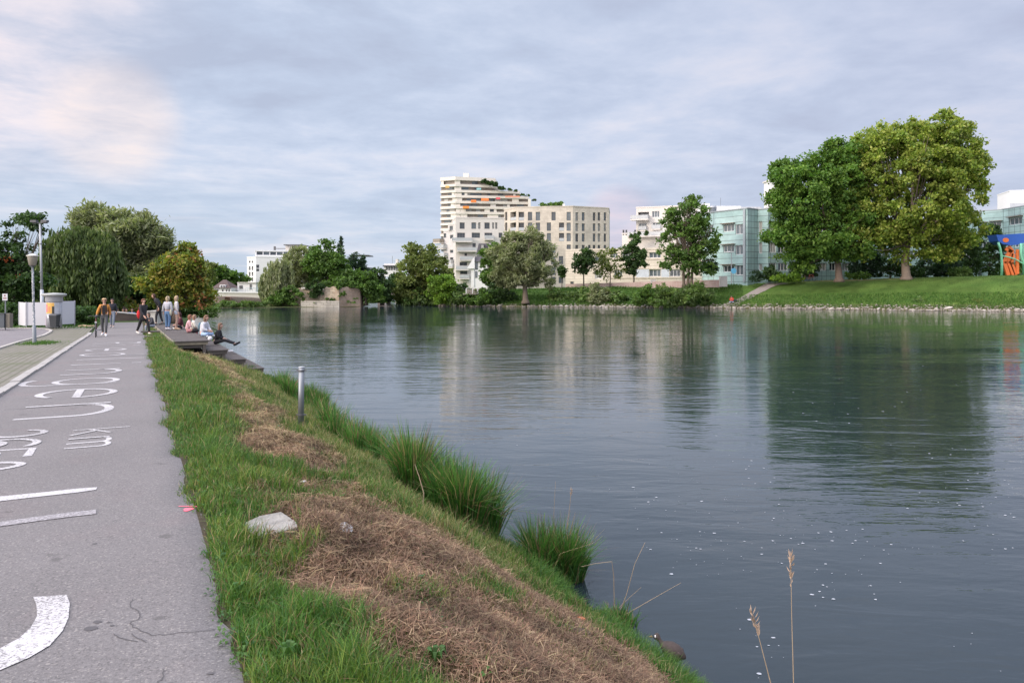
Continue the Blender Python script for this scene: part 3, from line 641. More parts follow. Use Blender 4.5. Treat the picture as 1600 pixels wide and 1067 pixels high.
# litter
p = GB(541, 834); mb = MB(); mb.add([(-.05, -.02, 0), (.0, -.045, .005), (.05, -.01, .0), (.035, .03, .03), (-.02, .04, .055), (-.045, .015, .05), (0, 0, .05)], [(0, 1, 6), (1, 2, 6), (2, 3, 6), (3, 4, 6), (4, 5, 6), (5, 0, 6)])
o = mb.build('paper_scrap', mat('white_paper', (.78, .78, .80), .7, namt=.08)); o.location = p+Vector((0, 0, .02)); o.scale = (1, 1, 1); tag(o, 'crumpled white paper scrap lying on the hay', 'litter')
p = GB(474, 759); mb = MB(); mb.tube([(-.022, 0, .012), (.022, .004, .02)], .008, 8); o = mb.build('cigarette_end', mat('white_paper')); o.location = p+Vector((0, 0, .02)); o.scale = (1.3,)*3; tag(o, 'tiny white cigarette end lying further up the bank', 'litter')
p = GB(906, 975); mb = MB(); mb.ball((0, 0, .02), (.05, .035, .02), 9, 5); o = mb.build('orange_peel', mat('orange', (.62, .17, .06), .7, nscale=20, namt=.4)); o.location = p+Vector((0, 0, .02)); tag(o, 'orange peel scrap on a dark earth clod', 'litter')
def clod(u, v, r, label):
    p = GB(u, v); mb = MB(); n, m = 14, 9
    mb.ball((0, 0, 0), (r, r*.8, r*.6), n, m); mb.v = [tuple(Vector(q)*(1+.5*(float(vn(q[0]/r*2+9, q[2]/r*2+q[1]/r*2+4, 6))-.5))) for q in mb.v]
    o = mb.build('earth_clod', mat('dark_earth', (.085, .058, .040), .95, nscale=12, namt=.5, bump=1, bscale=40)); o.location = p+Vector((0, 0, .0)); tag(o, label, 'earth clod', 'dark earth clods on the bank')
clod(905, 995, .085, 'dark earth clod just below the orange peel'); clod(745, 838, .11, 'brown earth clod at the foot of the biggest reed clump'); clod(885, 985, .06, 'small dark clod left of the orange peel')
# waterfowl seen from behind, head turned left
p = GB(1050, 1016); Yd_ = 7.55; root = empty('duck', ((1050-CX)/F*Yd_, Yd_, .06), 0, 'small dark brown waterfowl with a white cheek standing at the water edge', 'duck')
mb = MB(); bm_c = []
prof = [(-.15, .012, .10), (-.12, .035, .115), (-.07, .062, .125), (0, .075, .13), (.06, .066, .14), (.10, .045, .165), (.125, .030, .20), (.14, .030, .235), (.165, .034, .255), (.19, .022, .25), (.205, .008, .243)]
ringn = 12; vs = []
hd = Vector((-.80, .35, 0)).normalized(); sd = Vector((-hd.y, hd.x, 0))
for i, (q, r, zc_) in enumerate(prof):
    for k in range(ringn):
        a = 2*math.pi*k/ringn; rr_ = r*(1.3 if q < .09 else 1.15); vs.append(hd*q*.9+sd*rr_*math.cos(a)+Vector((0, 0, zc_-.03+rr_*.95*math.sin(a))))
mb.add(vs, [(i*ringn+k, i*ringn+(k+1) % ringn, (i+1)*ringn+(k+1) % ringn, (i+1)*ringn+k) for i in range(len(prof)-1) for k in range(ringn)]+[tuple(range(ringn-1, -1, -1)), tuple(range((len(prof)-1)*ringn, len(prof)*ringn))])
mb.build('body', mat('duck_brown', (.060, .042, .034), .8, nscale=40, namt=.5), root, True)
for sg in (-1, 1):
    mb = MB(); mb.ball(hd*-.02+sd*.058*sg+Vector((0, 0, .11)), (.085, .016, .035), 10, 6, Matrix.Rotation(math.atan2(hd.y, hd.x), 3, 'Z')); mb.build('wing', mat('duck_wing', (.085, .062, .050), .8, nscale=60, namt=.5), root, True)
mb = MB(); mb.ball(hd*.165+Vector((0, -.020, .228)), (.015, .020, .018), 8, 6); mb.build('cheek', mat('cheek', (.72, .70, .68), .8), root, True)
mb = MB(); mb.tube([hd*.195+Vector((0, 0, .214)), hd*.23+Vector((0, 0, .205))], [.011, .004], 7); mb.build('beak', mat('beak', (.25, .16, .06), .5), root)
for sg in (-1, 1):
    mb = MB(); mb.tube([sd*.03*sg+Vector((0, 0, .05)), sd*.03*sg+Vector((0, 0, -.03))], .006, 6); mb.build('leg', mat('beak'), root)
# foam flecks drifting on the river
V = []; Fq = []; nf = 0
for i in range(1300):
    u = random.uniform(700, 1640); v = 560+507*random.random()**.8
    if u < 760+ (v-560)*.85 and v > 700: continue
    cl_ = float(fbm(u*.006, v*.014, 95, 3))
    if random.random() > np.clip((cl_-.42)*4.5, .02, 1): continue
    Y = CH*F/(v-HZ); x = (u-CX)/F*Y; r = .004+.014*random.random()**3; r *= (1+Y*.03); a0 = random.random()*3
    V += [(x+r*math.cos(a)*random.uniform(.6, 1.2)*1.2, Y+r*math.sin(a)*random.uniform(.6, 1.2), .004) for a in np.linspace(0, 2*math.pi, 9)[:-1]]; Fq.append([nf*8+k for k in range(8)]); nf += 1
tag(npmesh('foam_flecks', V, np.array(Fq), mat('foam', (.38, .40, .43), .9, namt=.1)), 'small white foam flecks drifting on the near water', 'foam', kind='stuff')
# ================================================================== trees
PAL = {
 'chest': [(.15, .195, .028), (.115, .168, .025), (.17, .21, .036), (.20, .22, .05), (.08, .125, .02)],
 'chestd': [(.055, .115, .018), (.045, .095, .018), (.075, .14, .022), (.09, .15, .025)],
 'green': [(.055, .105, .022), (.07, .13, .025), (.045, .085, .020), (.085, .14, .030)],
 'dark': [(.030, .060, .018), (.040, .075, .020), (.025, .050, .018)],
 'bright': [(.12, .20, .022), (.10, .17, .025), (.075, .14, .020)],
 'willow': [(.145, .165, .080), (.12, .14, .068), (.17, .185, .10), (.095, .115, .055), (.19, .20, .12)],
 'weep': [(.065, .092, .032), (.052, .078, .027), (.088, .115, .042), (.040, .062, .022)],
 'olive': [(.10, .125, .032), (.085, .11, .030), (.12, .14, .04), (.07, .095, .03)],
 'autumn': [(.12, .145, .022), (.09, .12, .022), (.16, .165, .028), (.07, .10, .022), (.17, .14, .03)],
 'shrub': [(.07, .12, .028), (.055, .10, .025), (.10, .145, .04), (.085, .125, .05)],
 'conif': [(.022, .045, .024), (.030, .058, .030), (.018, .038, .020)],
}
def leaf_cards(cen, size, dirv, col, narrow=.5, jitter=1.0):
    """one rhombic card per centre"""
    n = len(cen); r = rng.normal(size=(n, 3)); a = dirv+jitter*r; a /= np.linalg.norm(a, axis=1)[:, None]
    b = np.cross(a, rng.normal(size=(n, 3))); b /= np.linalg.norm(b, axis=1)[:, None]+1e-9
    sz = size[:, None]
    V = np.stack([cen-a*sz*.5, cen-b*sz*.5*narrow, cen+a*sz*.5, cen+b*sz*.5*narrow], 1).reshape(-1, 3)
    return V, np.repeat(col[:, None], 4, 1).reshape(-1, 3)
def tree(name, label, cat, foot, Y, blobs, pal, n, leaf, style='broad', trunk=None, group=None, accents=None, clump=.9, cpc=34, yd=.85, bark=(.12, .10, .08), lean=None, fill=.22):
    reseed(label)
    """foot=(u,v) pixel of the trunk base; blobs in pixels (u,v,ru,rv[,dy]) at distance Y"""
    base = P(foot[0], foot[1], Y); root = empty(name, tuple(base), 0, label, cat, group); B = np.array(base)
    bl = []
    for q in blobs:
        c = np.array(P(q[0], q[1], Y+(q[4] if len(q) > 4 else 0)))-B; rx = q[2]/F*Y; rz = q[3]/F*Y; bl.append((c, np.array([rx, min(rx, rz*1.3)*yd+.1*rx, rz])))
    vol = np.array([b[1].prod()**.72 for b in bl]); pr = vol/vol.sum()
    nc = max(6, n//cpc); ci = rng.choice(len(bl), nc, p=pr)
    C = np.array([b[0] for b in bl])[ci]; Rr = np.array([b[1] for b in bl])[ci]
    d = rng.normal(size=(nc, 3)); d /= np.linalg.norm(d, axis=1)[:, None]
    lump = .74+.38*vn(d[:, 0]*2.3+ci*5.1+9, d[:, 2]*2.3+d[:, 1]*2+9, 17)
    rad = np.where(rng.random(nc) < .72, .72+.34*rng.random(nc), rng.random(nc)**.5*.8)*lump
    CC = C+d*Rr*rad[:, None]
    ctint = .80+.42*rng.random(nc)
    if style in ('broad', 'feather') and nc > 60:
        mid = clump*1.75; area = np.array([(b[1][0]*b[1][2]+b[1][1]*b[1][2]+b[1][0]*b[1][1])*4.19 for b in bl]); nl = int(max(8, area.sum()/(mid*mid*3.4)))
        li = rng.choice(len(bl), nl, p=area/area.sum()); ld = rng.normal(size=(nl, 3)); ld /= np.linalg.norm(ld, axis=1)[:, None]
        LC = np.array([b[0] for b in bl])[li]+ld*np.array([b[1] for b in bl])[li]*(.68+.24*rng.random((nl, 1))); lr = mid*(.50+.45*rng.random(nl)); lt = .82+.36*rng.random(nl)
        use = rng.random(nc) < .68; q = rng.integers(0, nl, nc); dd = rng.normal(size=(nc, 3))+ld[q]*.9+np.array([0, 0, .35]); dd /= np.linalg.norm(dd, axis=1)[:, None]
        CC = np.where(use[:, None], LC[q]+dd*lr[q][:, None]*np.array([1, 1, .8])*(.65+.4*rng.random((nc, 1))), CC); d = np.where(use[:, None], dd, d); ctint = np.where(use, lt[q]*(.88+.24*rng.random(nc)), ctint*.85)  # fill clumps darkened, shade between the lumps put into their colour
    k = np.repeat(np.arange(nc), cpc); m_ = len(k); cs = clump*(.45+.55*rng.random(nc))[k][:, None]
    off = rng.normal(size=(m_, 3))*cs*np.array([.48, .48, .34])
    cen = CC[k]+off; out = d[k]; pal_ = np.array(PAL[pal])*1.62; ct = rng.integers(0, len(pal_), nc)
    pi = np.where(rng.random(m_) < .55, ct[k], rng.integers(0, len(pal_), m_))
    col = pal_[pi]*(ctint[k]*(1+rng.uniform(-.2, .2, m_)))[:, None]
    if accents:
        ac, fr_, zone = accents; an = rng.random(nc) < fr_
        if zone is not None: an &= zone(CC, B)
        col = np.where((an[k] & (rng.random(m_) < .7))[:, None], np.array(ac)*(1+rng.uniform(-.25, .25, (m_, 1))), col)
    size = leaf*(.65+.7*rng.random(m_))
    if style in ('broad',):
        col = col*1.0; V, cl_ = leaf_cards(cen, size, out*.5+np.array([0, 0, -.25]), col, .62, .85)
    elif style == 'feather':   # silver willow: slim leaves, upswept sprays
        V, cl_ = leaf_cards(cen, size*1.35, out*.8+np.array([0, 0, .25]), col, .30, .6)
    elif style == 'weep':      # hanging strands
        st = rng.random(m_); drop = (st*(1.2+2.6*rng.random(nc)[k]))*min(3.0, np.mean(Rr[:, 2])*.45)
        strand = np.floor(rng.random(m_)*7); ang = strand*.9+k*1.7; rr = clump*.35*(.3+.7*((strand*.37) % 1))
        cen = CC[k]+np.stack([np.cos(ang)*rr, np.sin(ang)*rr, -drop], 1)+out*drop[:, None]*.10*np.array([1, 1, 0])+rng.normal(size=(m_, 3))*.05
        V, cl_ = leaf_cards(cen, size*1.5, np.tile([0, 0, -1.0], (m_, 1)), col, .30, .28)
    elif style == 'conifer':
        V, cl_ = leaf_cards(cen, size, out*1.0+np.array([0, 0, -.5]), col, .35, .4)
    fl = V[:, 2] < .05-(0 if style != 'weep' else .1)
    V[:, 2] = np.maximum(V[:, 2], .03)
    crown = npmesh('crown', V, np.arange(len(V)).reshape(-1, 4), LEAF, root, col=cl_)
    if trunk:
        r0 = trunk[0]; mb = MB(); top = np.array(bl[0][0]); zt = trunk[1] if len(trunk) > 1 else None
        stems = trunk[2] if len(trunk) > 2 else [(0, 0)]
        fork = Vector((top[0]*.15, top[1]*.2, zt if zt else max(.8, (top[2]-bl[0][1][2])*.9+.3)))
        for (ox, lx) in stems:
            f2 = fork+Vector((lx, 0, 0)); bow = Vector((random.uniform(-.1, .1)*r0*6, 0, 0))
            mb.tube([Vector((ox, 0, -.4)), Vector((ox, 0, .0)), Vector((ox, 0, .35)), Vector((ox, 0, 0)).lerp(f2, .5)+bow, f2], [r0*1.7, r0*1.5, r0*1.1, r0*.92, r0*.8], 10)
            for b in bl:
                for q in range(3 if len(bl) > 3 else 5):
                    tgt = Vector(b[0])+Vector([random.uniform(-.62, .62)*x for x in b[1]]); mid = f2.lerp(tgt, .5)+Vector((0, 0, -.08*(tgt-f2).length)); mid.x += random.uniform(-.3, .3)
                    rr = r0*random.uniform(.28, .5); mb.tube([f2-Vector((0, 0, .2*r0)), f2.lerp(mid, .5)+Vector((0, 0, .1)), mid, tgt], [rr, rr*.75, rr*.5, rr*.15], 6)
                    for z_ in range(2):
                        t2 = tgt+Vector([random.uniform(-.4, .4)*x for x in b[1]]); mb.tube([mid, mid.lerp(t2, .5), t2], [rr*.4, rr*.28, rr*.08], 5, False)
        mb.build('trunk', mat('bark_%02d%02d%02d' % tuple(int(c*100) for c in bark), bark, .95, nscale=4, namt=.4, bump=.8, bscale=12), root, True)
    return root
# ---- trees of the far bank, from right to left
CH_ = 'big old chestnuts on the far lawn'
tree('chestnut_tree', 'largest broad yellow green chestnut on the lawn with a red bin at its foot', 'tree', (1416, 434), 131,
     [(1425, 300, 88, 95), (1465, 230, 62, 55), (1390, 255, 60, 62), (1345, 300, 45, 75), (1500, 320, 40, 80), (1515, 260, 27, 42), (1440, 375, 85, 32), (1350, 370, 45, 32), (1360, 225, 30, 25), (1480, 200, 35, 27), (1525, 235, 14, 16), (1320, 330, 20, 40)], 'chest', 110000, .52, 'broad', (.66, 5.6), CH_, clump=1.15, cpc=40, bark=(.19, .15, .12))
tree('chestnut_tree', 'darker green chestnut left of the largest tree, crown reaching low on its left', 'tree', (1311, 437), 130,
     [(1262, 300, 55, 62), (1225, 290, 27, 36), (1300, 290, 42, 62), (1235, 360, 36, 44), (1285, 370, 50, 38), (1330, 385, 38, 24), (1255, 402, 22, 22), (1213, 338, 16, 38), (1310, 248, 28, 26), (1340, 340, 25, 40)], 'chestd', 70000, .50, 'broad', (.55, 5.0), CH_, clump=1.1, cpc=40, bark=(.13, .095, .075))
tree('maple_tree', 'mid sized open crowned tree with several stems before the cream building', 'tree', (1074, 446), 132,
     [(1076, 335, 30, 30), (1095, 370, 28, 36), (1060, 385, 30, 32), (1100, 400, 26, 28), (1050, 350, 14, 22), (1072, 318, 18, 15), (1062, 415, 26, 18), (1045, 398, 12, 24), (1108, 365, 14, 26)], 'green', 13000, .50, 'broad', (.24, 4.2, [(-.6, -.7), (.1, .1), (.7, 1.0)]), None, clump=.8, cpc=30, bark=(.12, .095, .07))
tree('shade_tree', 'dark dense young tree just left of the mid sized one', 'tree', (990, 447), 150,
     [(989, 398, 14, 22), (984, 415, 13, 15), (1000, 405, 8, 14), (990, 382, 7, 9)], 'dark', 4200, .48, 'broad', (.16, 2.6), 'young trees along the low wall', clump=.7, cpc=24)
tree('shade_tree', 'sparse light green young tree between two dark young trees', 'tree', (953, 447), 150,
     [(955, 405, 20, 20), (938, 415, 12, 16), (966, 420, 10, 14), (950, 432, 14, 8)], 'olive', 2300, .42, 'broad', (.11, 2.4), 'young trees along the low wall', clump=.7, cpc=16)
tree('shade_tree', 'dark young tree before the pale blank wall', 'tree', (912, 447), 150,
     [(911, 411, 15, 18), (900, 414, 9, 10), (918, 402, 9, 10)], 'dark', 3600, .45, 'broad', (.14, 2.5), 'young trees along the low wall', clump=.65, cpc=24)
tree('shade_tree', 'smallest dark young tree next to the windowed beige block', 'tree', (878, 449), 152,
     [(878, 424, 7, 10)], 'dark', 800, .42, 'broad', (.08, 2.0), 'young trees along the low wall', clump=.5, cpc=20)
tree('silver_willow', 'grey green willow with a leaning trunk at the waterline', 'tree', (821, 471), 139.5,
     [(815, 395, 34, 30), (835, 415, 30, 26), (800, 385, 22, 22), (795, 425, 26, 24), (845, 433, 22, 14), (812, 430, 30, 20), (826, 375, 18, 14), (782, 400, 14, 18), (850, 395, 12, 14), (785, 434, 12, 14)], 'willow', 24000, .50, 'feather', (.5, 3.0), None, clump=.95, cpc=34, bark=(.16, .13, .10))
tree('ivy_tree', 'tall narrow dark green tree between the white gabled house and the willow', 'tree', (768, 462), 150,
     [(766, 420, 11, 30), (772, 438, 14, 18), (764, 400, 8, 14), (780, 395, 14, 16)], 'green', 7000, .5, 'broad', (.25, 3), None, clump=.8, cpc=28)
tree('round_tree', 'large rounded olive green tree right of the stone arch bridge', 'tree', (660, 470), 148,
     [(660, 415, 34, 32), (642, 440, 26, 30), (675, 430, 26, 30), (655, 398, 20, 18), (690, 445, 18, 22), (632, 455, 14, 18)], 'olive', 22000, .52, 'broad', (.4, 3), None, clump=1.0, cpc=36)
tree('bright_shrub', 'bright yellow green bush in front of the large rounded tree', 'shrub', (688, 476), 143,
     [(688, 450, 18, 22), (700, 455, 12, 18), (680, 458, 14, 18)], 'bright', 6500, .42, 'broad', None, 'bushes at the far waterline', clump=.7, cpc=30)
for (u, v, ru, rv, pal, lb, Yb) in [
    (655, 466, 22, 13, 'shrub', 'grey green bush at the water below the large rounded tree', 147),
    (632, 468, 12, 12, 'green', 'small dark bush nearest the stone arch', 149),
    (722, 464, 20, 14, 'shrub', 'bush at the water below the wooden balcony platform', 143),
    (748, 466, 20, 12, 'green', 'bush at the water just right of the balcony platform', 142),
    (778, 460, 24, 17, 'dark', 'dark bush under the left side of the silver willow', 143),
    (715, 452, 16, 12, 'dark', 'dark bush below the white balcony block', 147),
    (872, 462, 14, 12, 'shrub', 'low bush on the grass right of the silver willow', 141),
    (905, 460, 16, 14, 'shrub', 'bush below the dark young tree by the pale wall', 140),
    (940, 461, 20, 15, 'willow', 'pale grey green bush below the sparse young tree', 138),
    (968, 466, 12, 9, 'shrub', 'small low bush right of the pale grey green one', 137)]:
    tree('waterside_bush', lb, 'shrub', (u, v+rv), Yb, [(u, v, ru, rv), (u-ru*.5, v+rv*.3, ru*.6, rv*.7), (u+ru*.55, v+rv*.25, ru*.6, rv*.75)], pal, int(ru*rv*14), .42, 'broad', None, 'bushes at the far waterline', clump=.6, cpc=24)
tree('waterside_bush', 'wide grey bush mound at the water below the mid sized tree', 'shrub', (1060, 482), 130.5,
     [(1060, 466, 34, 15), (1038, 470, 20, 12), (1092, 460, 24, 18), (1035, 452, 12, 8)], 'shrub', 9000, .40, 'feather', None, 'bushes at the far waterline', clump=.6, cpc=26)
tree('waterside_bush', 'leafy bush on the slope left of the wide grey mound', 'shrub', (1010, 480), 132,
     [(1008, 468, 20, 10), (1020, 458, 14, 10)], 'green', 3500, .40, 'broad', None, 'bushes at the far waterline', clump=.55, cpc=24)
tree('waterside_bush', 'small tuft bush at the stones below the chestnuts', 'shrub', (1437, 485), 119.5, [(1437, 474, 10, 9)], 'shrub', 1300, .34, 'feather', None, 'bushes at the far waterline', clump=.4, cpc=22)
tree('waterside_bush', 'brownish tuft bush at the stones near the right edge', 'shrub', (1523, 486), 117, [(1523, 476, 12, 8)], 'olive', 1300, .34, 'feather', None, 'bushes at the far waterline', clump=.4, cpc=22)
DKG = 'dark shrubs under and behind the chestnuts'
for (u, v, ru, rv, pal, lb, Yb) in [
    (1350, 412, 24, 22, 'conif', 'dark yew behind the left chestnut trunk', 141), (1391, 415, 16, 18, 'dark', 'dark shrub just left of the red bin', 142),
    (1465, 412, 30, 24, 'conif', 'wide dark yew right of the largest trunk', 142), (1505, 395, 24, 40, 'dark', 'tall dark tree mass right of the largest crown', 145),
    (1545, 390, 20, 42, 'dark', 'tall dark tree behind the climbing frame', 148), (1500, 425, 20, 8, 'shrub', 'low green shrub below the tall dark tree mass', 139),
    (1258, 415, 20, 18, 'dark', 'dark shrub under the low left part of the darker chestnut', 141), (1340, 430, 18, 7, 'green', 'low green shrub between the two trunks', 137),
    (1205, 427, 13, 13, 'dark', 'round dark shrub before the glass clad building', 138), (1230, 434, 24, 7, 'bright', 'yellow green flowering shrub at the head of the footpath', 136),
    (1183, 432, 9, 9, 'conif', 'dark clipped shrub left of the footpath head', 137), (1578, 420, 20, 12, 'green', 'green shrub behind the climbing frame', 150),
    (1108, 415, 12, 13, 'conif', 'dark blue green shrub right of the mid sized tree', 136), (1430, 424, 14, 10, 'dark', 'dark shrub right behind the largest trunk', 140)]:
    tree('park_shrub', lb, 'shrub', (u, v+rv), Yb, [(u, v, ru, rv), (u-ru*.45, v+rv*.35, ru*.6, rv*.65), (u+ru*.5, v+rv*.3, ru*.6, rv*.7)], pal, int(max(700, ru*rv*8)), .42, 'broad', (.12,) if rv > 15 else None, DKG, clump=.7, cpc=26)
# ---- island and bridge group (left centre)
ISL = 'trees on the old bastion'
tree('weeping_willow', 'yellow green weeping willow hanging over the bastion beside the bridge', 'tree', (428, 478), 140,
     [(430, 430, 22, 24), (442, 420, 18, 20), (420, 445, 10, 20), (436, 452, 22, 20)], 'willow', 15000, .5, 'weep', (.3, 3), ISL, clump=.9, cpc=36)
tree('grey_willow', 'grey green willow in the middle of the bastion group', 'tree', (466, 455), 146,
     [(464, 412, 22, 22), (452, 425, 14, 20), (480, 425, 14, 26), (470, 440, 20, 14)], 'willow', 12000, .48, 'feather', (.3, 3), ISL, clump=.9, cpc=32)
tree('round_tree', 'round bright green broadleaf tree at the top of the bastion', 'tree', (512, 452), 144,
     [(512, 400, 24, 24), (500, 415, 22, 18), (522, 418, 20, 24), (490, 405, 14, 12), (515, 438, 30, 12)], 'green', 15000, .48, 'broad', (.35, 3), ISL, clump=.9, cpc=34)
tree('spruce_tree', 'slim pointed spruce rising highest on the bastion', 'tree', (532, 455), 150,
     [(532, 376, 2.5, 8), (532, 388, 4, 8), (532, 400, 5, 9), (533, 414, 7, 10), (533, 428, 8, 10)], 'conif', 3200, .55, 'conifer', (.2, 3), ISL, clump=.5, cpc=20)
tree('spruce_tree', 'broad dark conifer right of the slim spruce', 'tree', (556, 460), 150,
     [(552, 402, 6, 9), (554, 418, 13, 16), (566, 428, 12, 18), (566, 408, 5, 12), (552, 440, 18, 14)], 'conif', 6500, .5, 'conifer', (.25, 3), ISL, clump=.7, cpc=26)
tree('round_tree', 'dark broadleaf tree hanging over the right end of the bastion wall', 'tree', (572, 474), 142,
     [(566, 440, 22, 20), (580, 452, 16, 20), (545, 440, 20, 12)], 'green', 10000, .45, 'broad', (.25, 3), ISL, clump=.8, cpc=30)
tree('round_tree', 'dark green tree left of the stone arch bridge', 'tree', (597, 474), 146,
     [(595, 435, 13, 18), (588, 455, 14, 18), (602, 455, 9, 18)], 'dark', 7000, .45, 'broad', (.25, 3), ISL, clump=.8, cpc=30)
tree('ivy_curtain', 'thick ivy covering the left half of the bastion wall', 'ivy', (450, 478), 137.5,
     [(440, 464, 16, 13), (456, 462, 14, 14), (470, 464, 6, 12), (428, 468, 10, 8)], 'green', 7500, .36, 'broad', None, 'ivy on the bastion', clump=.5, cpc=30, yd=.35)
tree('wall_top_shrub', 'low bushes growing along the top of the bastion wall', 'shrub', (520, 450), 139.5, [(505, 446, 12, 5), (525, 444, 14, 6), (545, 447, 14, 5), (558, 449, 6, 5)], 'green', 2600, .36, 'broad', None, 'ivy on the bastion', clump=.45, cpc=24)
tree('ivy_curtain', 'ivy clump hanging from the notch in the bastion wall', 'ivy', (493, 466), 137.5,
     [(494, 450, 12, 13), (490, 457, 6, 8)], 'dark', 3000, .34, 'broad', None, 'ivy on the bastion', clump=.45, cpc=26, yd=.3)
tree('ivy_curtain', 'small ivy trail right of the notch in the bastion wall', 'ivy', (536, 474), 137.6,
     [(537, 462, 4, 9), (556, 466, 5, 6), (529, 448, 6, 5), (515, 470, 7, 4), (548, 474, 9, 4), (500, 474, 7, 4)], 'green', 2200, .3, 'broad', None, 'ivy on the bastion', clump=.35, cpc=22, yd=.3)
for (u, v, ru, rv, pal, lb, Yb) in [(345, 430, 12, 13, 'green', 'dark round tree behind the brown roofed house', 190), (372, 437, 13, 12, 'green', 'green tree between the brown roofed house and the white terrace', 192), (325, 425, 10, 18, 'olive', 'tree rising left of the brown roofed house', 185), (358, 433, 9, 9, 'dark', 'small dark tree behind the bridge head', 195), (614, 440, 9, 14, 'dark', 'dark tree behind the stone arch', 200), (630, 435, 10, 14, 'green', 'tree below the distant mansard house', 200)]:
    tree('distant_tree', lb, 'tree', (u, 458), Yb, [(u, v, ru, rv), (u-ru*.3, v+rv*.4, ru*.8, rv*.6)], pal, 3200, .6, 'broad', (.25, 3), 'trees behind the bridge', clump=.9, cpc=24)
tree('waterside_bush', 'long low green reed bank under the concrete bridge', 'shrub', (375, 480), 134, [(345, 477, 24, 3), (380, 476.5, 24, 3.5), (405, 476, 14, 4)], 'shrub', 3500, .38, 'feather', None, 'bushes at the far waterline', clump=.5, cpc=24, yd=1)
# ---- left bank behind the walkers
LB = 'tall trees at the end of the path'
red_zone = lambda C, B: (C[:, 0]+B[0]) < (40-CX)/F*52
tree('berry_tree', 'dark tree with orange red berry clusters at the left edge behind the lamp', 'tree', (22, 506), 52,
     [(15, 405, 24, 22), (-20, 430, 35, 40), (28, 350, 24, 9), (62, 351, 17, 7), (10, 378, 15, 10), (42, 415, 16, 20), (5, 455, 44, 24), (-30, 370, 30, 20), (50, 375, 5, 18), (48, 450, 22, 26), (70, 362, 6, 5)], 'dark', 17000, .24, 'broad', (.13, 2.5), LB, ((.45, .12, .05), .08, red_zone), clump=.5, cpc=30)
tree('weeping_willow', 'large dark weeping willow behind the advertising column', 'tree', (130, 503), 62,
     [(120, 385, 40, 32), (90, 405, 32, 36), (155, 395, 32, 36), (125, 370, 26, 18), (75, 420, 18, 30), (170, 420, 22, 34), (125, 425, 50, 30), (98, 365, 18, 12)], 'weep', 60000, .30, 'weep', (.42, 4.5), LB, clump=.75, cpc=44)
tree('silver_willow', 'highest grey green willow between the weeping willow and the autumn tree', 'tree', (205, 500), 72,
     [(160, 355, 30, 24), (190, 365, 38, 32), (225, 370, 32, 28), (250, 358, 10, 14), (175, 400, 38, 34), (225, 410, 30, 38), (200, 440, 40, 34), (150, 345, 20, 16), (240, 395, 20, 24), (195, 345, 18, 14)], 'willow', 52000, .36, 'feather', (.48, 4.5), LB, clump=.85, cpc=38, bark=(.10, .09, .075))
tree('autumn_tree', 'low spreading tree turning yellow and orange over the wooden deck', 'tree', (272, 496), 56,
     [(285, 425, 26, 22), (258, 440, 20, 20), (302, 447, 17, 22), (238, 448, 10, 18), (292, 400, 12, 9), (316, 438, 6, 16), (290, 462, 30, 13), (262, 412, 9, 9), (314, 468, 12, 13), (248, 470, 18, 8), (308, 410, 7, 9), (275, 395, 6, 7), (243, 425, 7, 9)], 'autumn', 23000, .26, 'broad', (.24, 2.2, [(-.3, -.8), (.2, .5)]), LB, ((.30, .13, .05), .05, lambda C, B: (C[:, 0]+B[0]) > (275-CX)/F*56), clump=.5, cpc=30, bark=(.09, .07, .055))
tree('hedge_tree', 'dark undergrowth tree below the grey green willow', 'tree', (225, 497), 66, [(228, 462, 30, 26), (200, 470, 26, 18), (250, 470, 20, 18)], 'dark', 9000, .32, 'broad', (.2, 2), LB, clump=.7, cpc=30)
tree('hedge_tree', 'dark undergrowth behind the white panels', 'tree', (60, 500), 66, [(60, 462, 60, 30), (0, 462, 60, 30), (110, 466, 50, 26), (-60, 440, 60, 50)], 'green', 16000, .36, 'broad', (.2, 2), LB, clump=.8, cpc=30)
tree('hedge_tree', 'pinkish brown shrub above the wall at the end of the path', 'shrub', (188, 492), 64, [(185, 477, 22, 9), (205, 483, 14, 8)], 'autumn', 2600, .28, 'broad', (.08, 1), LB, ((.28, .16, .15), .5, None), clump=.5, cpc=26)
tree('shore_willow', 'green shrub at the shore behind the people on the deck', 'shrub', (300, 497), 66, [(300, 478, 22, 12), (280, 476, 20, 14), (318, 484, 10, 9)], 'shrub', 4500, .30, 'feather', None, LB, clump=.5, cpc=26)
for (u0, u1, Yb, lb) in ((-90, 30, 47, 'clipped dark green hedge left of the white panels'), (108, 152, 49, 'clipped green hedge between the white panels and the walker with a bicycle')):
    blb = [(u, 494, 12, 12) for u in range(u0, u1, 8)]
    tree('hedge', lb, 'hedge', ((u0+u1)/2, 509), Yb, blb, 'dark', (u1-u0)*110, .14, 'broad', None, 'clipped hedges by the path', clump=.30, cpc=34, yd=.9)
# distant wood closing the horizon
n = 26000; u = rng.uniform(150, 700, n); Yw = rng.uniform(420, 470, n); prof_ = 428+10*vn(u*.05, u*0, 8)+6*vn(u*.17, u*0, 9); v = prof_+(462-prof_)*rng.random(n)**1.3
cen = np.stack([(u-CX)/F*Yw, Yw, CH-(v-HZ)/F*Yw], 1); pal_ = np.array(PAL['green']); col = pal_[rng.integers(0, 4, n)]*(.8+.5*vn(u*.12, v*.12, 3))[:, None]*1.25
V, c_ = leaf_cards(cen, np.full(n, 2.6), np.zeros((n, 3)), col, .8); tag(npmesh('distant_wood', V, np.arange(len(V)).reshape(-1, 4), LEAF, col=c_), 'distant wooded line on the horizon behind the bridge', 'wood', kind='stuff')
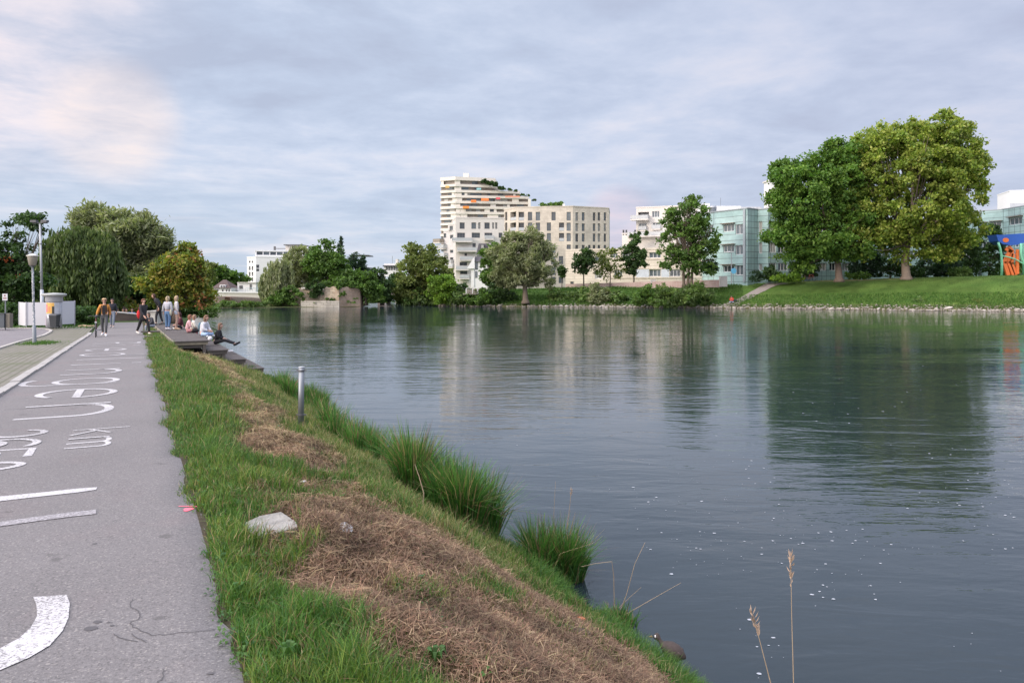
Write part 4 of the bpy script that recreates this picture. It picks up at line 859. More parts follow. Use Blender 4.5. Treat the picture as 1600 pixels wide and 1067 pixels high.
# rough grass blades on the far bank
n = 90000; u = rng.uniform(610, 1700, n); w_ = rng.random(n)**1.3*16; rough = fbm(u*.03, w_*.6, 101, 3); kp = rng.random(n) < np.where(u < 1160, np.clip(rough*1.6, .2, 1), np.where(w_ < 5, .8, .25)); u, w_, rough = u[kp], w_[kp], rough[kp]; n = len(u)
y = yshore(u)+.35+w_; x = (u-CX)/F*y; z = zf(x, y); h = np.where(u < 1160, .25+.55*rough*rng.random(n), np.where(w_ < 4.5, .14+.3*rng.random(n), .05+.08*rng.random(n)))
col = pick([(.055, .14, .020), (.075, .17, .028), (.09, .165, .03), (.05, .115, .025)], n); col = np.where((u < 1160)[:, None], col*.85, col)
tag(blades('far_bank_grass', np.stack([x, y, z-.02], 1), h, .05+.05*rng.random(n), rng.uniform(0, 6.28, n), rng.uniform(.1, .7, n), col, BLADE), 'green lawn and rough grass of the far river bank', 'grass', kind='stuff')
# riprap stones
RK = []
for k in range(6):
    mb = MB(); mb.ball((0, 0, 0), (.5, .36, .27), 9, 6); mb.v = [tuple(Vector(q)*(1+.55*(float(vn(q[0]*4+k*7, q[2]*5+q[1]*4+3, 6))-.5))) for q in mb.v]
    me_ = mb.build('riprap_stone', mat('riprap%d' % (k % 3), [(.34, .31, .27), (.42, .39, .35), (.26, .24, .21)][k % 3], .9, nscale=3, namt=.35)); RK.append(me_.data); bpy.data.objects.remove(me_)
u = 622.0
while u < 1640:
    y = float(yshore(u)); big = random.random()
    o = link('riprap_stone', random.choice(RK)); sc = .35+.62*big**2; o.scale = (sc*random.uniform(.9, 1.5), sc, sc*random.uniform(.7, 1.1)); o.rotation_euler = (random.uniform(-.3, .3), random.uniform(-.3, .3), random.uniform(0, 6))
    yy_ = y+random.uniform(-.25, .55); xx_ = (u-CX)/F*yy_; o.location = (xx_, yy_, max(.03, float(zf(xx_, yy_))*.6)+.08*sc); tag(o, 'pale rough stone in the row along the far waterline', 'stone', 'riprap stones along the far waterline')
    u += random.uniform(3.5, 8.5)*(1.5 if u < 850 else 1)
n = 1300; u = rng.uniform(615, 1650, n); y = yshore(u)+rng.uniform(-.3, .9, n); x = (u-CX)/F*y; z = np.maximum(zf(x, y), 0)
r = .10+.14*rng.random(n); cen = np.stack([x, y, z+r*.3], 1)
oct_ = np.array([(1, 0, 0), (0, 1, 0), (-1, 0, 0), (0, -1, 0), (0, 0, .7), (0, 0, -.7)]); V = (cen[:, None]+oct_[None]*r[:, None, None]*rng.uniform(.7, 1.3, (n, 6, 1))).reshape(-1, 3)
k = np.arange(n)[:, None]*6; tr = np.array([(0, 1, 4), (1, 2, 4), (2, 3, 4), (3, 0, 4), (1, 0, 5), (2, 1, 5), (3, 2, 5), (0, 3, 5)]); Fq = (k[:, :, None]+tr[None]).reshape(-1, 3)
tag(npmesh('shore_rubble', V, Fq, mat('rubble', (.25, .23, .19), .95, nscale=1, namt=.5)), 'small rubble between the stones of the far waterline', 'rubble', kind='stuff')
# footpath on the far lawn
def fpth(name, A, B, m):
    mb = MB(); 
    pa, pb = [GF(*p) for p in A], [GF(*p) for p in B]
    rows = []
    for k in range(len(A)-1):
        for q in range(5):
            f = q/5; a = pa[k].lerp(pa[k+1], f); b = pb[k].lerp(pb[k+1], f); rows.append([(a.lerp(b, h_/4)) for h_ in range(5)])
    rows.append([pa[-1].lerp(pb[-1], h_/4) for h_ in range(5)])
    vs = [(p.x, p.y, float(zf(p.x, p.y))+.05) for r_ in rows for p in r_]
    mb.add(vs, [(i*5+j, i*5+j+1, (i+1)*5+j+1, (i+1)*5+j) for i in range(len(rows)-1) for j in range(4)]); tag(mb.build(name, m), kind='structure')
fpth('far_footpath', [(1124, 479), (1147, 470), (1172, 457), (1190, 447), (1202, 442.3)], [(1142, 480.5), (1166, 470), (1196, 455), (1214, 446.5), (1232, 443.4)], mat('gravel_path', (.23, .20, .175), .95, nscale=4, namt=.3))
# ================================================================== buildings
def glassm(name, col, rough=.12, spec=.8):
    m = mat(name, col, rough, nscale=.35, namt=.5, spec=spec); return m
GLS = [glassm('glass_dark', (.050, .062, .070)), glassm('glass_mid', (.10, .125, .14)), glassm('glass_curtain', (.33, .33, .31), .35)]
FR_W = mat('frame_white', (.72, .72, .72), .5, namt=.05); FR_D = mat('frame_dark', (.10, .10, .105), .5); FR_B = mat('frame_bronze', (.16, .12, .09), .5)
class Edge:
    def __init__(s, p0, p1, root):
        s.p0 = Vector((p0[0], p0[1])); s.p1 = Vector((p1[0], p1[1])); s.d = (s.p1-s.p0); s.len = s.d.length; s.d.normalize(); s.n = Vector((s.d.y, -s.d.x)); s.root = root; s.ops = []
    def at(s, a, z, out=0):
        q = s.p0+s.d*a+s.n*out; r = s.root.location; return Vector((q.x-r.x, q.y-r.y, z-r.z))
    def px(s, u, v):
        k = (u-CX)/F; a = (k*s.p0.y-s.p0.x)/(s.d.x-k*s.d.y); Y = s.p0.y+s.d.y*a; return a, CH-(v-HZ)/F*Y
    def rect(s, u0, u1, v0, v1):
        a0, _ = s.px(u0, v0); a1, _ = s.px(u1, v0); um = (u0+u1)/2; _, z1 = s.px(um, v0); _, z0 = s.px(um, v1); return a0, a1, z0, z1
    def box(s, mb, a0, a1, z0, z1, o0, o1):
        vs = [s.at(a, z, o) for z in (z0, z1) for o in (o1, o0) for a in (a0, a1)]
        mb.add(vs, [(0, 2, 3, 1), (4, 5, 7, 6), (0, 1, 5, 4), (2, 6, 7, 3), (0, 4, 6, 2), (1, 3, 7, 5)])
    def wall(s, mb, z0, z1, depth=.3):
        ops = s.ops; xs = sorted({0, s.len} | {x for o in ops for x in (o[0], o[1])}); zs = sorted({z0, z1} | {z for o in ops for z in (o[2], o[3]) if z0 < z < z1}); xs = [x for x in xs if 0 <= x <= s.len]
        for i in range(len(xs)-1):
            for j in range(len(zs)-1):
                if xs[i+1]-xs[i] < 1e-4 or zs[j+1]-zs[j] < 1e-4: continue
                cx, cz = (xs[i]+xs[i+1])/2, (zs[j]+zs[j+1])/2
                if any(o[0] < cx < o[1] and o[2] < cz < o[3] for o in ops): continue
                mb.quad(s.at(xs[i], zs[j]), s.at(xs[i+1], zs[j]), s.at(xs[i+1], zs[j+1]), s.at(xs[i], zs[j+1]))
        for o in ops:
            a0, a1, b0, b1 = o[:4]; dp = -(o[4] if len(o) > 4 else depth)
            for q in (((a0, b0), (a1, b0)), ((a1, b0), (a1, b1)), ((a1, b1), (a0, b1)), ((a0, b1), (a0, b0))):
                mb.quad(s.at(*q[0]), s.at(*q[1]), s.at(*q[1], dp), s.at(*q[0], dp))
    def window(s, a0, a1, z0, z1, mull=1, depth=.3, fm=None, gl=None, trans=None, name='window'):
        s.ops.append((a0, a1, z0, z1, depth)); fw = min(.09, (a1-a0)*.12); mb = MB(); fm = fm or FR_D
        dd = -depth+.06
        s.box(mb, a0, a1, z0, z0+fw, -depth+.01, dd+.03); s.box(mb, a0, a1, z1-fw, z1, -depth+.01, dd+.03)
        xs = [a0]+[a0+(a1-a0)*(k+1)/(mull+1) for k in range(mull)]+[a1]
        for i, x in enumerate(xs):
            w0, w1 = (x, x+fw) if i == 0 else ((x-fw, x) if i == len(xs)-1 else (x-fw/2, x+fw/2)); s.box(mb, w0, w1, z0+fw, z1-fw, -depth+.01, dd+.033)
        if trans: s.box(mb, a0+fw, a1-fw, z0+(z1-z0)*trans-.03, z0+(z1-z0)*trans+.03, -depth+.01, dd+.027)
        f = mb.build(name, fm, s.root); mb = MB(); mb.quad(s.at(a0, z0, -depth+.03), s.at(a1, z0, -depth+.03), s.at(a1, z1, -depth+.03), s.at(a0, z1, -depth+.03))
        gl = gl if gl is not None else random.choice([0, 0, 0, 1, 1, 2]) if gl is None else gl
        mb.build('pane', GLS[gl], f); return f
    def balcony(s, a0, a1, z, out, h=1.0, sm=None, rm=None, slab=.25, solid=False):
        mb = MB(); s.box(mb, a0, a1, z-slab, z, .0, out); b = mb.build('balcony', sm or WHT, s.root); mb = MB()
        if solid: s.box(mb, a0, a1, z, z+h, out-.08, out); s.box(mb, a0, a0+.08, z, z+h, 0, out-.08); s.box(mb, a1-.08, a1, z, z+h, 0, out-.08)
        else:
            s.box(mb, a0, a1, z+h-.06, z+h, out-.06, out-.01); s.box(mb, a0, a1, z+.1, z+h-.1, out-.045, out-.025)
            for x in (a0, (a0+a1)/2-.03, a1-.06): s.box(mb, x, x+.06, z, z+h, out-.065, out-.005)
            s.box(mb, a0+.01, a0+.03, z+.1, z+h, .0, out-.07); s.box(mb, a1-.03, a1-.01, z+.1, z+h, .0, out-.07)
        mb.build('railing', rm or RAILM, b)
WHT = mat('plaster_white', (.60, .57, .53), .85, nscale=.4, namt=.12); CRM = mat('plaster_cream', (.60, .545, .47), .85, nscale=.4, namt=.1)
RAILM = mat('rail_glass', (.42, .44, .45), .4, nscale=1, namt=.15); ROOFG = mat('roof_gravel', (.22, .21, .20), .95)
def stonefac(name, c1, c2, bw, bh, mort=(.25, .22, .19), ms=.03, off=.5):
    m = bpy.data.materials.new(name); m.use_nodes = True; t = m.node_tree; b = t.nodes['Principled BSDF']; b.inputs['Roughness'].default_value = .8
    ge = N(t, 'ShaderNodeTexCoord'); s = N(t, 'ShaderNodeSeparateXYZ'); L(t, ge.outputs['Object'], s.inputs[0]); c = N(t, 'ShaderNodeCombineXYZ'); L(t, MA(t, 'ADD', s.outputs[0], MA(t, 'MULTIPLY', s.outputs[1], .6)), c.inputs[0]); L(t, s.outputs[2], c.inputs[1])
    k = N(t, 'ShaderNodeTexBrick'); L(t, c.outputs[0], k.inputs['Vector']); k.inputs['Scale'].default_value = 1; k.offset = off
    for q, v in (('Brick Width', bw), ('Row Height', bh), ('Mortar Size', ms), ('Mortar Smooth', .2)): k.inputs[q].default_value = v
    for q, v in (('Color1', c1), ('Color2', c2), ('Mortar', mort)): k.inputs[q].default_value = (*v, 1)
    f = NOISE(t, ge.outputs['Object'], .35 if 'bast' not in name else .9, 5, .7); L(t, MIX(t, 1.0, k.outputs[0], RAMP(t, f, [(.3, g(.82 if 'bast' not in name and 'plinth' not in name else .6)), (.7, g(1.2))]), 'MULTIPLY'), b.inputs['Base Color']); MATS[name] = m; return m
BEIGE = stonefac('beige_cladding', (.50, .45, .38), (.55, .495, .42), 1.5, .8, (.40, .355, .30), .02)
CREAMB = stonefac('cream_cladding', (.56, .50, .42), (.60, .54, .46), 3.0, .55, (.43, .38, .32), .04)
TEALC = stonefac('teal_glass_cladding', (.29, .43, .42), (.34, .48, .47), 1.15, 1.1, (.14, .17, .17), .05, 0)
TEALC.node_tree.nodes['Principled BSDF'].inputs['Roughness'].default_value = .25
def bld(name, label, cs, zb, vt, m, back=14, cat='building', group=None):
    """cs = [(u, Y)...] front corners left to right; vt = pixel row of the roof edge at the first corner"""
    pts = [((u-CX)/F*Y, Y) for u, Y in cs]; root = empty(name, (pts[0][0], pts[0][1], zb), 0, label, cat, group)
    zt = CH-(vt-HZ)/F*cs[0][1]; es = [Edge(pts[i], pts[i+1], root) for i in range(len(pts)-1)]
    root['zt'] = 0; del root['zt']
    def finish(par=.25, capm=None, rm=None):
        mb = MB()
        for e in es: e.wall(mb, zb-1.5, zt)
        d = (Vector(pts[-1])-Vector(pts[0])).normalized(); nb = Vector((-d.y, d.x))*back; B1, B0 = Vector(pts[-1])+nb, Vector(pts[0])+nb; o = root.location
        for a, b in ((Vector(pts[-1]), B1), (B1, B0), (B0, Vector(pts[0]))):
            mb.quad(*[(q.x-o.x, q.y-o.y, z-o.z) for q, z in ((a, zb-1.5), (b, zb-1.5), (b, zt), (a, zt))])
        mb.build('wall', m, root); mb = MB(); poly = [Vector(p) for p in pts]+[B1, B0]; c = sum(poly, Vector((0, 0)))/len(poly)
        pp = [c+(p-c)*(1+.10/max(1, (p-c).length)) for p in poly]; mb.prism([(p.x-o.x, p.y-o.y) for p in pp], zt-o.z+.004, zt-o.z+par); mb.build('roof', capm or m, root)
    return root, es, zt, finish
def objbox(root, name, x0, x1, y0, y1, z0, z1, m):
    mb = MB(); o = root.location; mb.bb(x0-o.x, x1-o.x, y0-o.y, y1-o.y, z0-o.z, z1-o.z); return mb.build(name, m, root)
def pxbox(root, name, u0, u1, v0, v1, Y, dep, m):
    a, b = P(u0, v0, Y), P(u1, v1, Y); return objbox(root, name, a.x, b.x, Y, Y+dep, b.z, a.z, m)
# --- beige block with tall windows
T5 = lambda x, y: (780+x/5.08, 290+y/5.08)
root, es, zt, fin = bld('apartment_block', 'beige stone clad apartment block with rows of tall windows and two visible fronts', [(787.5, 236), (809, 228.5), (895, 226), (951.5, 231.5)], 3.6, 328.5, BEIGE, 16)
def win5(e, x0, x1, y0, y1, **k):
    u0, v0 = T5(x0, y0); u1, v1 = T5(x1, y1); r = e.rect(u0, u1, v0, v1); return e.window(*r, **k)
E0, E1, E2 = es
rows = [(210, 278), (295, 360), (378, 443), (470, 537), (560, 625), (645, 710), (725, 775)]
for x0, x1, rr in ((228, 262, (0, 1, 2)), (290, 325, (0, 1, 2)), (415, 448, (0,)), (378, 411, (1, 2)), (535, 568, (0, 1, 2, 3)), (412, 447, (3, 4, 5, 6)), (472, 508, (4, 5, 6)), (300, 335, (3, 4, 5)), (240, 272, (3, 4, 5, 6)), (535, 568, (4, 5, 6))):
    for r_ in rr: win5(E1, x0, x1, *rows[r_], mull=1, gl=random.choice([0, 1, 1]))
for x0, x1, r_ in ((475, 515, 1), (475, 515, 2), (154, 197, 0), (154, 197, 1)):
    f = win5(E1, x0, x1, *rows[r_], mull=1, depth=1.3, fm=FR_B, gl=0)
for x0, x1 in ((605, 628), (656, 680), (743, 765), (782, 803), (830, 850)):
    for (y0, y1) in ((214, 280), (302, 362), (382, 446), (472, 520), (560, 625), (645, 705)): win5(E2, x0, x1, y0, y1, mull=1, gl=random.choice([0, 1, 2, 1]))
for (y0, y1) in ((472, 500), (560, 625)): win5(E2, 706, 727, y0, y1, mull=1)
for x0, x1, rr in ((46, 64, (0, 1)), (88, 134, (0, 1))):
    for r_ in rr: win5(E0, x0, x1, *rows[r_], mull=1, depth=.3 if x0 < 80 else 1.3, fm=FR_B, gl=0)
for e, x0, x1, r_ in ((E0, 86, 136, 0), (E0, 86, 136, 1), (E1, 153, 198, 0), (E1, 153, 198, 1), (E1, 474, 516, 1), (E1, 474, 516, 2)):
    u0, v0 = T5(x0, rows[r_][1]-26); u1, v1 = T5(x1, rows[r_][1]-2); a0, a1, z0, z1 = e.rect(u0, u1, v0, v1); mb = MB(); e.box(mb, a0+.05, a1-.05, z0, z1, -.12, -.06); mb.build('railing', RAILM, root)
fin(.3)
pxbox(root, 'roof_hut', 879.5, 882.5, 318.5, 325, 232, 3, FR_W); pxbox(root, 'roof_hut', 846, 878, 322, 325, 236, 1, mat('planter', (.2, .17, .14), .9))
for i, (u, v, r) in enumerate(((847, 320, 3), (860, 321, 5), (868, 320, 4), (876, 319, 4.5), (852, 322, 3))):
    tree('roof_garden_shrub', 'shrubs of the roof garden on the beige apartment block', 'shrub', (u, 324.5), 235, [(u, v, r, r)], 'green', 500, .5, 'broad', None, 'roof garden shrubs on the beige block', clump=.5, cpc=20)
# --- stepped tower with white balcony bands
TY = 400; T4 = lambda x, y: (600+x/4.268, 250+y/4.268)
tow = bpy.data.materials
SLABM = mat('tower_white', (.68, .635, .575), .8, nscale=.06, namt=.08); TWALL = mat('tower_recess', (.27, .235, .21), .85, nscale=.5, namt=.4)
tx = lambda u, Y=TY: (u-CX)/F*Y
tz = lambda v, Y=TY: CH-(v-HZ)/F*Y
root = empty('tower_block', (tx(688), TY, 4), 0, 'tall cream tower with stacked balcony bands stepping down to the right as terraces', 'tower block')
lev = [(118, 742), (166, 756), (205, 905), (240, 965), (277, 968), (312, 1042), (348, 1060), (385, 1080), (421, 1090), (457, 1100), (493, 1100), (529, 1100), (565, 1100)]
starts = [750, 760, 830, 905, 965, 1040, 1050, 1060, 1070, 1080, 1090, 1100, 1100]
oz = root.location
for i, (yy, xe) in enumerate(lev):
    sl = 0
    uL, v = T4(376, yy+8); uE, _ = T4(xe, yy); z1 = tz(v-1.7); z0 = tz(v+(2.1 if i else 3.6)); zn = tz(T4(0, lev[i+1][0]+8)[1]-1.7) if i+1 < len(lev) else z0-2
    x0, x1 = tx(uL), tx(uE); xc = tx(T4(480, 0)[0])
    mb = MB()
    # band: left face turned away, main front, slightly proud where the balconies are
    band_poly = [(x0, TY), (xc, TY-4), (x1, TY+2), (x1+1, TY+22), (x0+1, TY+22)]
    mb.prism([(p[0]-oz.x, p[1]-oz.y) for p in band_poly], z0-oz.z, z1-oz.z); mb.build('balcony_band', SLABM, root)
    mb = MB(); wp = [(x0+.25, TY+1.4), (xc, TY-2.4), (x1-(.5 if i > 1 else 2), TY+3.6), (x1-1, TY+20), (x0+1.5, TY+20)]
    mb.prism([(p[0]-oz.x, p[1]-oz.y) for p in wp], zn-oz.z+.01, z0-oz.z-.01); rb = mb.build('recessed_storey', TWALL, root)
    # solid piers and window panels on the recessed storey
    mb = MB(); mg = MB(); mo = MB(); x = x0+.4
    zlo, zhi = zn+.02, z0-.02
    def yy_(x_): return TY+1.4+(x_-x0)/(xc-x0)*(-3.8) if x_ < xc else TY-2.4+(x_-xc)/(x1-xc)*6
    while x < x1-3:
        w_ = random.choice([1.4, 2.1, 2.8, 3.5]); k = random.random(); a, b = x, min(x+w_, x1-2.2)
        if b-a < .4: break
        tgt = mb if k < .17 else (mg if k < .52 else None)
        if abs(a-xc) < 2.0 and b > xc-1: tgt = mb
        if tgt is not None:
            ya, yb = yy_(a), yy_(b); of = .75 if tgt is mb else .12
            if tgt is mb: of = 1.15
            is_pier = tgt is mb
            tgt = MB()
            tgt.prism([(a-oz.x, ya-of-oz.y), (b-oz.x, yb-of-oz.y), (b-oz.x, yb+.2-oz.y), (a-oz.x, ya+.2-oz.y)], zlo-oz.z, (zhi if tgt is not mo else zhi)-oz.z)
            tgt.build('pier' if is_pier else 'pane', SLABM if is_pier else GLS[random.choice([0, 1, 1, 2])], rb)
        x = b+(0 if k < .3 else .15)
for (x0, x1, y0, y1, c) in ((583, 618, 273, 290, (.80, .22, .06)), (530, 570, 314, 330, (.85, .26, .05)), (748, 776, 257, 270, (.62, .10, .12)), (415, 440, 180, 195, (.72, .45, .16)), (650, 700, 263, 280, (.80, .50, .36)), (808, 905, 247, 257, (.70, .32, .22)), (620, 650, 195, 208, (.28, .52, .55))):
    u0, v0 = T4(x0, y0); u1, v1 = T4(x1, y1); mb = MB(); mb.bb(tx(u0)-oz.x, tx(u1)-oz.x, -4.8, -3.9, tz(v1)-oz.z, tz(v0)-oz.z); mb.build('awning', mat('awning_%d' % int(c[0]*100), c, .8), root)
mb = MB(); mb.bb(tx(723.2)-oz.x, tx(731.8)-oz.x, 3, 12, tz(277)-oz.z, tz(269.5)-oz.z); mb.build('lift_house', SLABM, root)
mb = MB(); u_, v_ = T4(975, 270); mb.bb(tx(825)-oz.x, tx(829)-oz.x, -3, 6, tz(335)-oz.z, tz(312)-oz.z); mb.build('stair_wall', SLABM, root)
for (u, v, ru, rv) in ((757, 283.5, 5, 3), (766, 286, 7, 4), (774, 288, 5, 4), (784, 294, 6, 3.5), (797, 296.5, 4, 2), (806, 298.5, 3, 2), (816, 305, 5, 1.5), (825, 306, 3, 1.5), (835, 313, 4, 1.5)):
    tree('terrace_shrub', 'dark shrubs growing on the stepped roof terraces of the tall tower', 'shrub', (u, v+rv), TY-2, [(u, v, ru, rv)], 'dark', int(ru*rv*30), .8, 'broad', None, 'roof terrace shrubs on the tower', clump=.7, cpc=16)
# --- white block with many balconies
root, es, zt, fin = bld('apartment_block', 'white plastered apartment block with many jutting balconies in front of the tower', [(712, 204), (788, 206)], 3.6, 341, WHT, 14)
E = es[0]
def w4(e, x0, x1, y0, y1, **k): u0, v0 = T4(x0, y0); u1, v1 = T4(x1, y1); return e.window(*e.rect(u0, u1, v0, v1), **k)
for x0, x1, gl_ in ((505, 538, 0), (583, 615, 1), (628, 643, 2), (670, 705, 0), (722, 734, 2), (742, 756, 2)): w4(E, x0, x1, 418, 460, mull=1, gl=gl_)
for x0, x1 in ((488, 540), (585, 640), (670, 722), (765, 790)): w4(E, x0, x1, 486, 520, mull=2, gl=0)
for q in ((590, 612, 555, 590), (537, 553, 622, 640), (505, 555, 682, 705), (508, 555, 740, 762), (575, 590, 682, 705), (640, 660, 560, 590)): w4(E, *q, mull=1, gl=0)
def b4(e, x0, x1, y, out, **k): u0, v0 = T4(x0, y); u1, v1 = T4(x1, y); a0, a1, z0, z1 = e.rect(u0, u1, v0, v1+1); e.balcony(max(a0, -3), a1, z1, out, **k)
for x0, x1, y in ((452, 585, 545), (668, 728, 530), (487, 617, 608), (505, 590, 668), (478, 560, 732), (505, 565, 790)): b4(E, x0, x1, y, 1.6)
fin(.3)
root, es, zt, fin = bld('apartment_block', 'narrow stepped white wing with grey balconies left of the white balcony block', [(693, 212), (711.5, 209)], 3.6, 362, mat('plaster_greyw', (.55, .53, .52), .85), 12)
E = es[0]
for x0, x1, ys in ((398, 415, (490, 520)), (440, 462, (500, 525)), (398, 415, (560, 585)), (440, 462, (600, 620)), (398, 412, (625, 645)), (440, 462, (650, 675)), (400, 415, (690, 710)), (445, 462, (720, 745))): w4(E, x0, x1, *ys, mull=0, gl=0)
for x0, x1, y in ((374, 420, 590), (374, 425, 645), (395, 470, 690), (430, 480, 715)): b4(E, x0, x1, y, 1.4)
b4(E, 357, 402, 552, 1.8, solid=True, rm=mat('rail_bronze', (.25, .22, .18), .6)); fin(.25)
root, es, zt, fin = bld('apartment_block', 'upper set back storey with terrace left of the white balcony block roof', [(700, 210), (717, 209)], 20.5, 351, mat('plaster_greyw2', (.60, .58, .56), .85), 8)
w4(es[0], 437, 460, 440, 470, mull=1, gl=1); fin(.2)
# --- small white house with dark mansard roof
SL = mat('slate', (.075, .072, .082), .7, nscale=2, namt=.3)
root = empty('mansard_house', (tx(734, 172), 172, 3), 0, 'small white house with dark slate mansard roof and a lean-to gable', 'house'); o = root.location
Yh = 172; q = lambda u, v: (tx(u, Yh)-o.x, tz(v, Yh)-o.z)
mb = MB(); x0, z0 = q(741, 450); x1, z1 = q(778, 409); mb.bb(x0, x1, 0, 9, z0, z1); mb.build('wall', FR_W, root)
mb = MB(); x0, z0 = q(739, 409); x1, z1 = q(779, 396); mb.add([(x0, -.4, z0), (x1, -.4, z0), (x1, 9.5, z0), (x0, 9.5, z0), (x0+1.2, .8, z1), (x1-.3, .8, z1), (x1-.3, 8, z1), (x0+1.2, 8, z1)], [(0, 1, 5, 4), (1, 2, 6, 5), (2, 3, 7, 6), (3, 0, 4, 7), (4, 5, 6, 7), (3, 2, 1, 0)]); rf = mb.build('roof', SL, root)
mb = MB(); x0, z0 = q(744, 396); x1, z1 = q(777, 380); mb.add([(x0, .9, z0), (x1, .9, z0), (x1, 8, z0), (x0, 8, z0), (x0+.5, 1.5, z1), (x1-.3, 1.5, z1-.0), (x1-.3, 7, z1), (x0+.5, 7, z1)], [(0, 1, 5, 4), (1, 2, 6, 5), (2, 3, 7, 6), (3, 0, 4, 7), (4, 5, 6, 7)]); mb.build('upper_roof', SL, root)
for (u0, u1, v0, v1) in ((751, 756.5, 382, 391), (763, 768, 379, 389)):
    mb = MB(); x0, z0 = q(u0, v1); x1, z1 = q(u1, v0); mb.bb(x0, x1, .2, 1.6, z0, z1); f = mb.build('dormer', SL, root); mb = MB(); mb.bb(x0+.12, x1-.12, .15, .25, z0+.12, z1-.12); mb.build('pane', GLS[2], f)
for (u0, u1, v0, v1) in ((742.5, 746.5, 410, 421), (750, 752, 410, 416), (742.5, 746, 424, 434), (750, 752, 422, 430), (755, 757, 424, 432)):
    mb = MB(); x0, z0 = q(u0, v1); x1, z1 = q(u1, v0); mb.bb(x0, x1, -.08, .02, z0, z1); f = mb.build('window', FR_D, root); mb = MB(); mb.bb(x0+.1, x1-.1, -.11, -.05, z0+.1, z1-.1); mb.build('pane', GLS[1], f)
mb = MB(); x0, z0 = q(734, 449); x1, z1 = q(741, 420); xa, za = q(742, 400); mb.add([(x0-.6, -.6, z1), (x1+.1, -.6, z1), (x1+.1, -.6, za), (x0-.6, 5, z1), (x1+.1, 5, z1), (x1+.1, 5, za)], [(0, 1, 2), (5, 4, 3), (0, 2, 5, 3), (0, 3, 4, 1), (1, 4, 5, 2)]); mb.build('gable', FR_W, root)
mb = MB(); mb.bb(x0+.3, x1-.01, -.2, 4.8, z0, z1-.01); mb.build('annexe', FR_W, root)
# wooden platform with fence panels in the bushes
root = empty('viewing_platform', tuple(P(735, 460, 142)), 0, 'small wooden fenced platform jutting from the bushes above the water', 'platform'); o = root.location
wd_ = mat('grey_wood', (.27, .23, .21), .85, nscale=8, namt=.3); s_ = 142/F
mb = MB(); mb.bb(-11*s_, 12*s_, -1.2, 1.5, 0, .15); mb.build('deck', wd_, root)
for k in range(2):
    mb = MB()
    for j in range(6): mb.bb((-5+k*10)*s_+.0+j*.16, (-5+k*10)*s_+.12+j*.16, -1.15, -1.08, .2, .95)
    mb.build('fence_panel', wd_, root)
for k in (-6, 4, 12):
    mb = MB(); mb.bb(k*s_-.06, k*s_+.06, -1.2, -1.05, .15, 1.1); mb.build('post', FR_W, root)
mb = MB(); mb.bb(-6*s_, 12*s_, -1.22, -1.04, 1.1, 1.17); mb.build('handrail', FR_W, root)
# --- cream low building with blank end wall
root, es, zt, fin = bld('office_building', 'long low cream clad building with a blank left part and horizontal window bands', [(883.5, 168), (945, 165), (1112, 158)], 4.2, 392, CREAMB, 16)
E0, E1 = es
T6 = lambda x, y: (960+x/4.85, 280+y/4.85)
def w6(e, x0, x1, y0, y1, **k): u0, v0 = T6(x0, y0); u1, v1 = T6(x1, y1); return e.window(*e.rect(u0, u1, v0, v1), **k)
for (x0, x1, y0, y1) in ((265, 352, 556, 597), (265, 352, 685, 738), (-30, 25, 556, 597), (60, 130, 556, 597), (420, 500, 556, 597), (420, 500, 685, 738), (560, 640, 556, 597), (0, 60, 690, 738)): w6(E1, x0, x1, y0, y1, mull=2, fm=FR_W, gl=random.choice([0, 1]))
w5b = lambda e, x0, x1, y0, y1, **k: e.window(*e.rect(*(T5(x0, 0)[0], T5(x1, 0)[0], T5(0, y0)[1], T5(0, y1)[1])), **k)
w5b(E0, 565, 592, 762, 788, mull=0, gl=0); w5b(E0, 760, 820, 560, 600, mull=1, fm=FR_W, gl=1); w5b(E0, 760, 820, 680, 740, mull=1, fm=FR_W, gl=2)
for (y0, y1) in ((545, 553), (600, 606), (672, 681), (742, 750)):
    a0, a1, z0, z1 = E1.rect(T6(100, 0)[0], T6(720, 0)[0], T6(0, y0)[1], T6(0, y1)[1]); mb = MB(); E1.box(mb, 1, E1.len-.2, z0, z1, 0.003, .12); mb.build('ledge', CREAMB, root)
for x0, x1 in ((165, 262), (355, 415)):
    r = E1.rect(T6(x0, 0)[0], T6(x1, 0)[0], T6(0, 682)[1], T6(0, 744)[1]); mb = MB(); E1.box(mb, r[0], r[1], r[2], r[3], 0.003, .06); mb.build('pale_panel', mat('pale_blue_panel', (.52, .56, .62), .5), root)
fin(.35)
# --- stepped white flats above it
root, es, zt, fin = bld('apartment_block', 'white flats with corner balconies rising above the low cream building', [(994, 186), (1104, 180)], 14.5, 325.5, WHT, 12)
E = es[0]
for (x0, x1, y0, y1) in ((285, 342, 243, 290), (185, 245, 335, 385), (290, 350, 330, 375), (440, 480, 250, 290), (560, 600, 250, 290)): w6(E, x0, x1, y0, y1, mull=2, gl=random.choice([0, 1]), fm=FR_W)
w6(E, 180, 262, 250, 278, mull=1, depth=1.4, gl=0)
b6 = lambda e, x0, x1, y, out, **k: (lambda r: e.balcony(r[0], r[1], r[3], out, **k))(e.rect(T6(x0, 0)[0], T6(x1, 0)[0], T6(0, y)[1], T6(0, y+5)[1]))
b6(E, 135, 265, 308, 2.0); b6(E, 185, 245, 388, .8); b6(E, 285, 352, 378, .8); fin(.3)
root, es, zt, fin = bld('apartment_block', 'lower terrace storey of the white flats with planted railings', [(972, 184), (1060, 179)], 13.5, 366, WHT, 12)
for x0, x1 in ((62, 74), (84, 96), (150, 165)): w6(es[0], x0, x1, 385, 425, mull=0, gl=0)
b6(es[0], 110, 420, 432, 1.5); fin(.25)
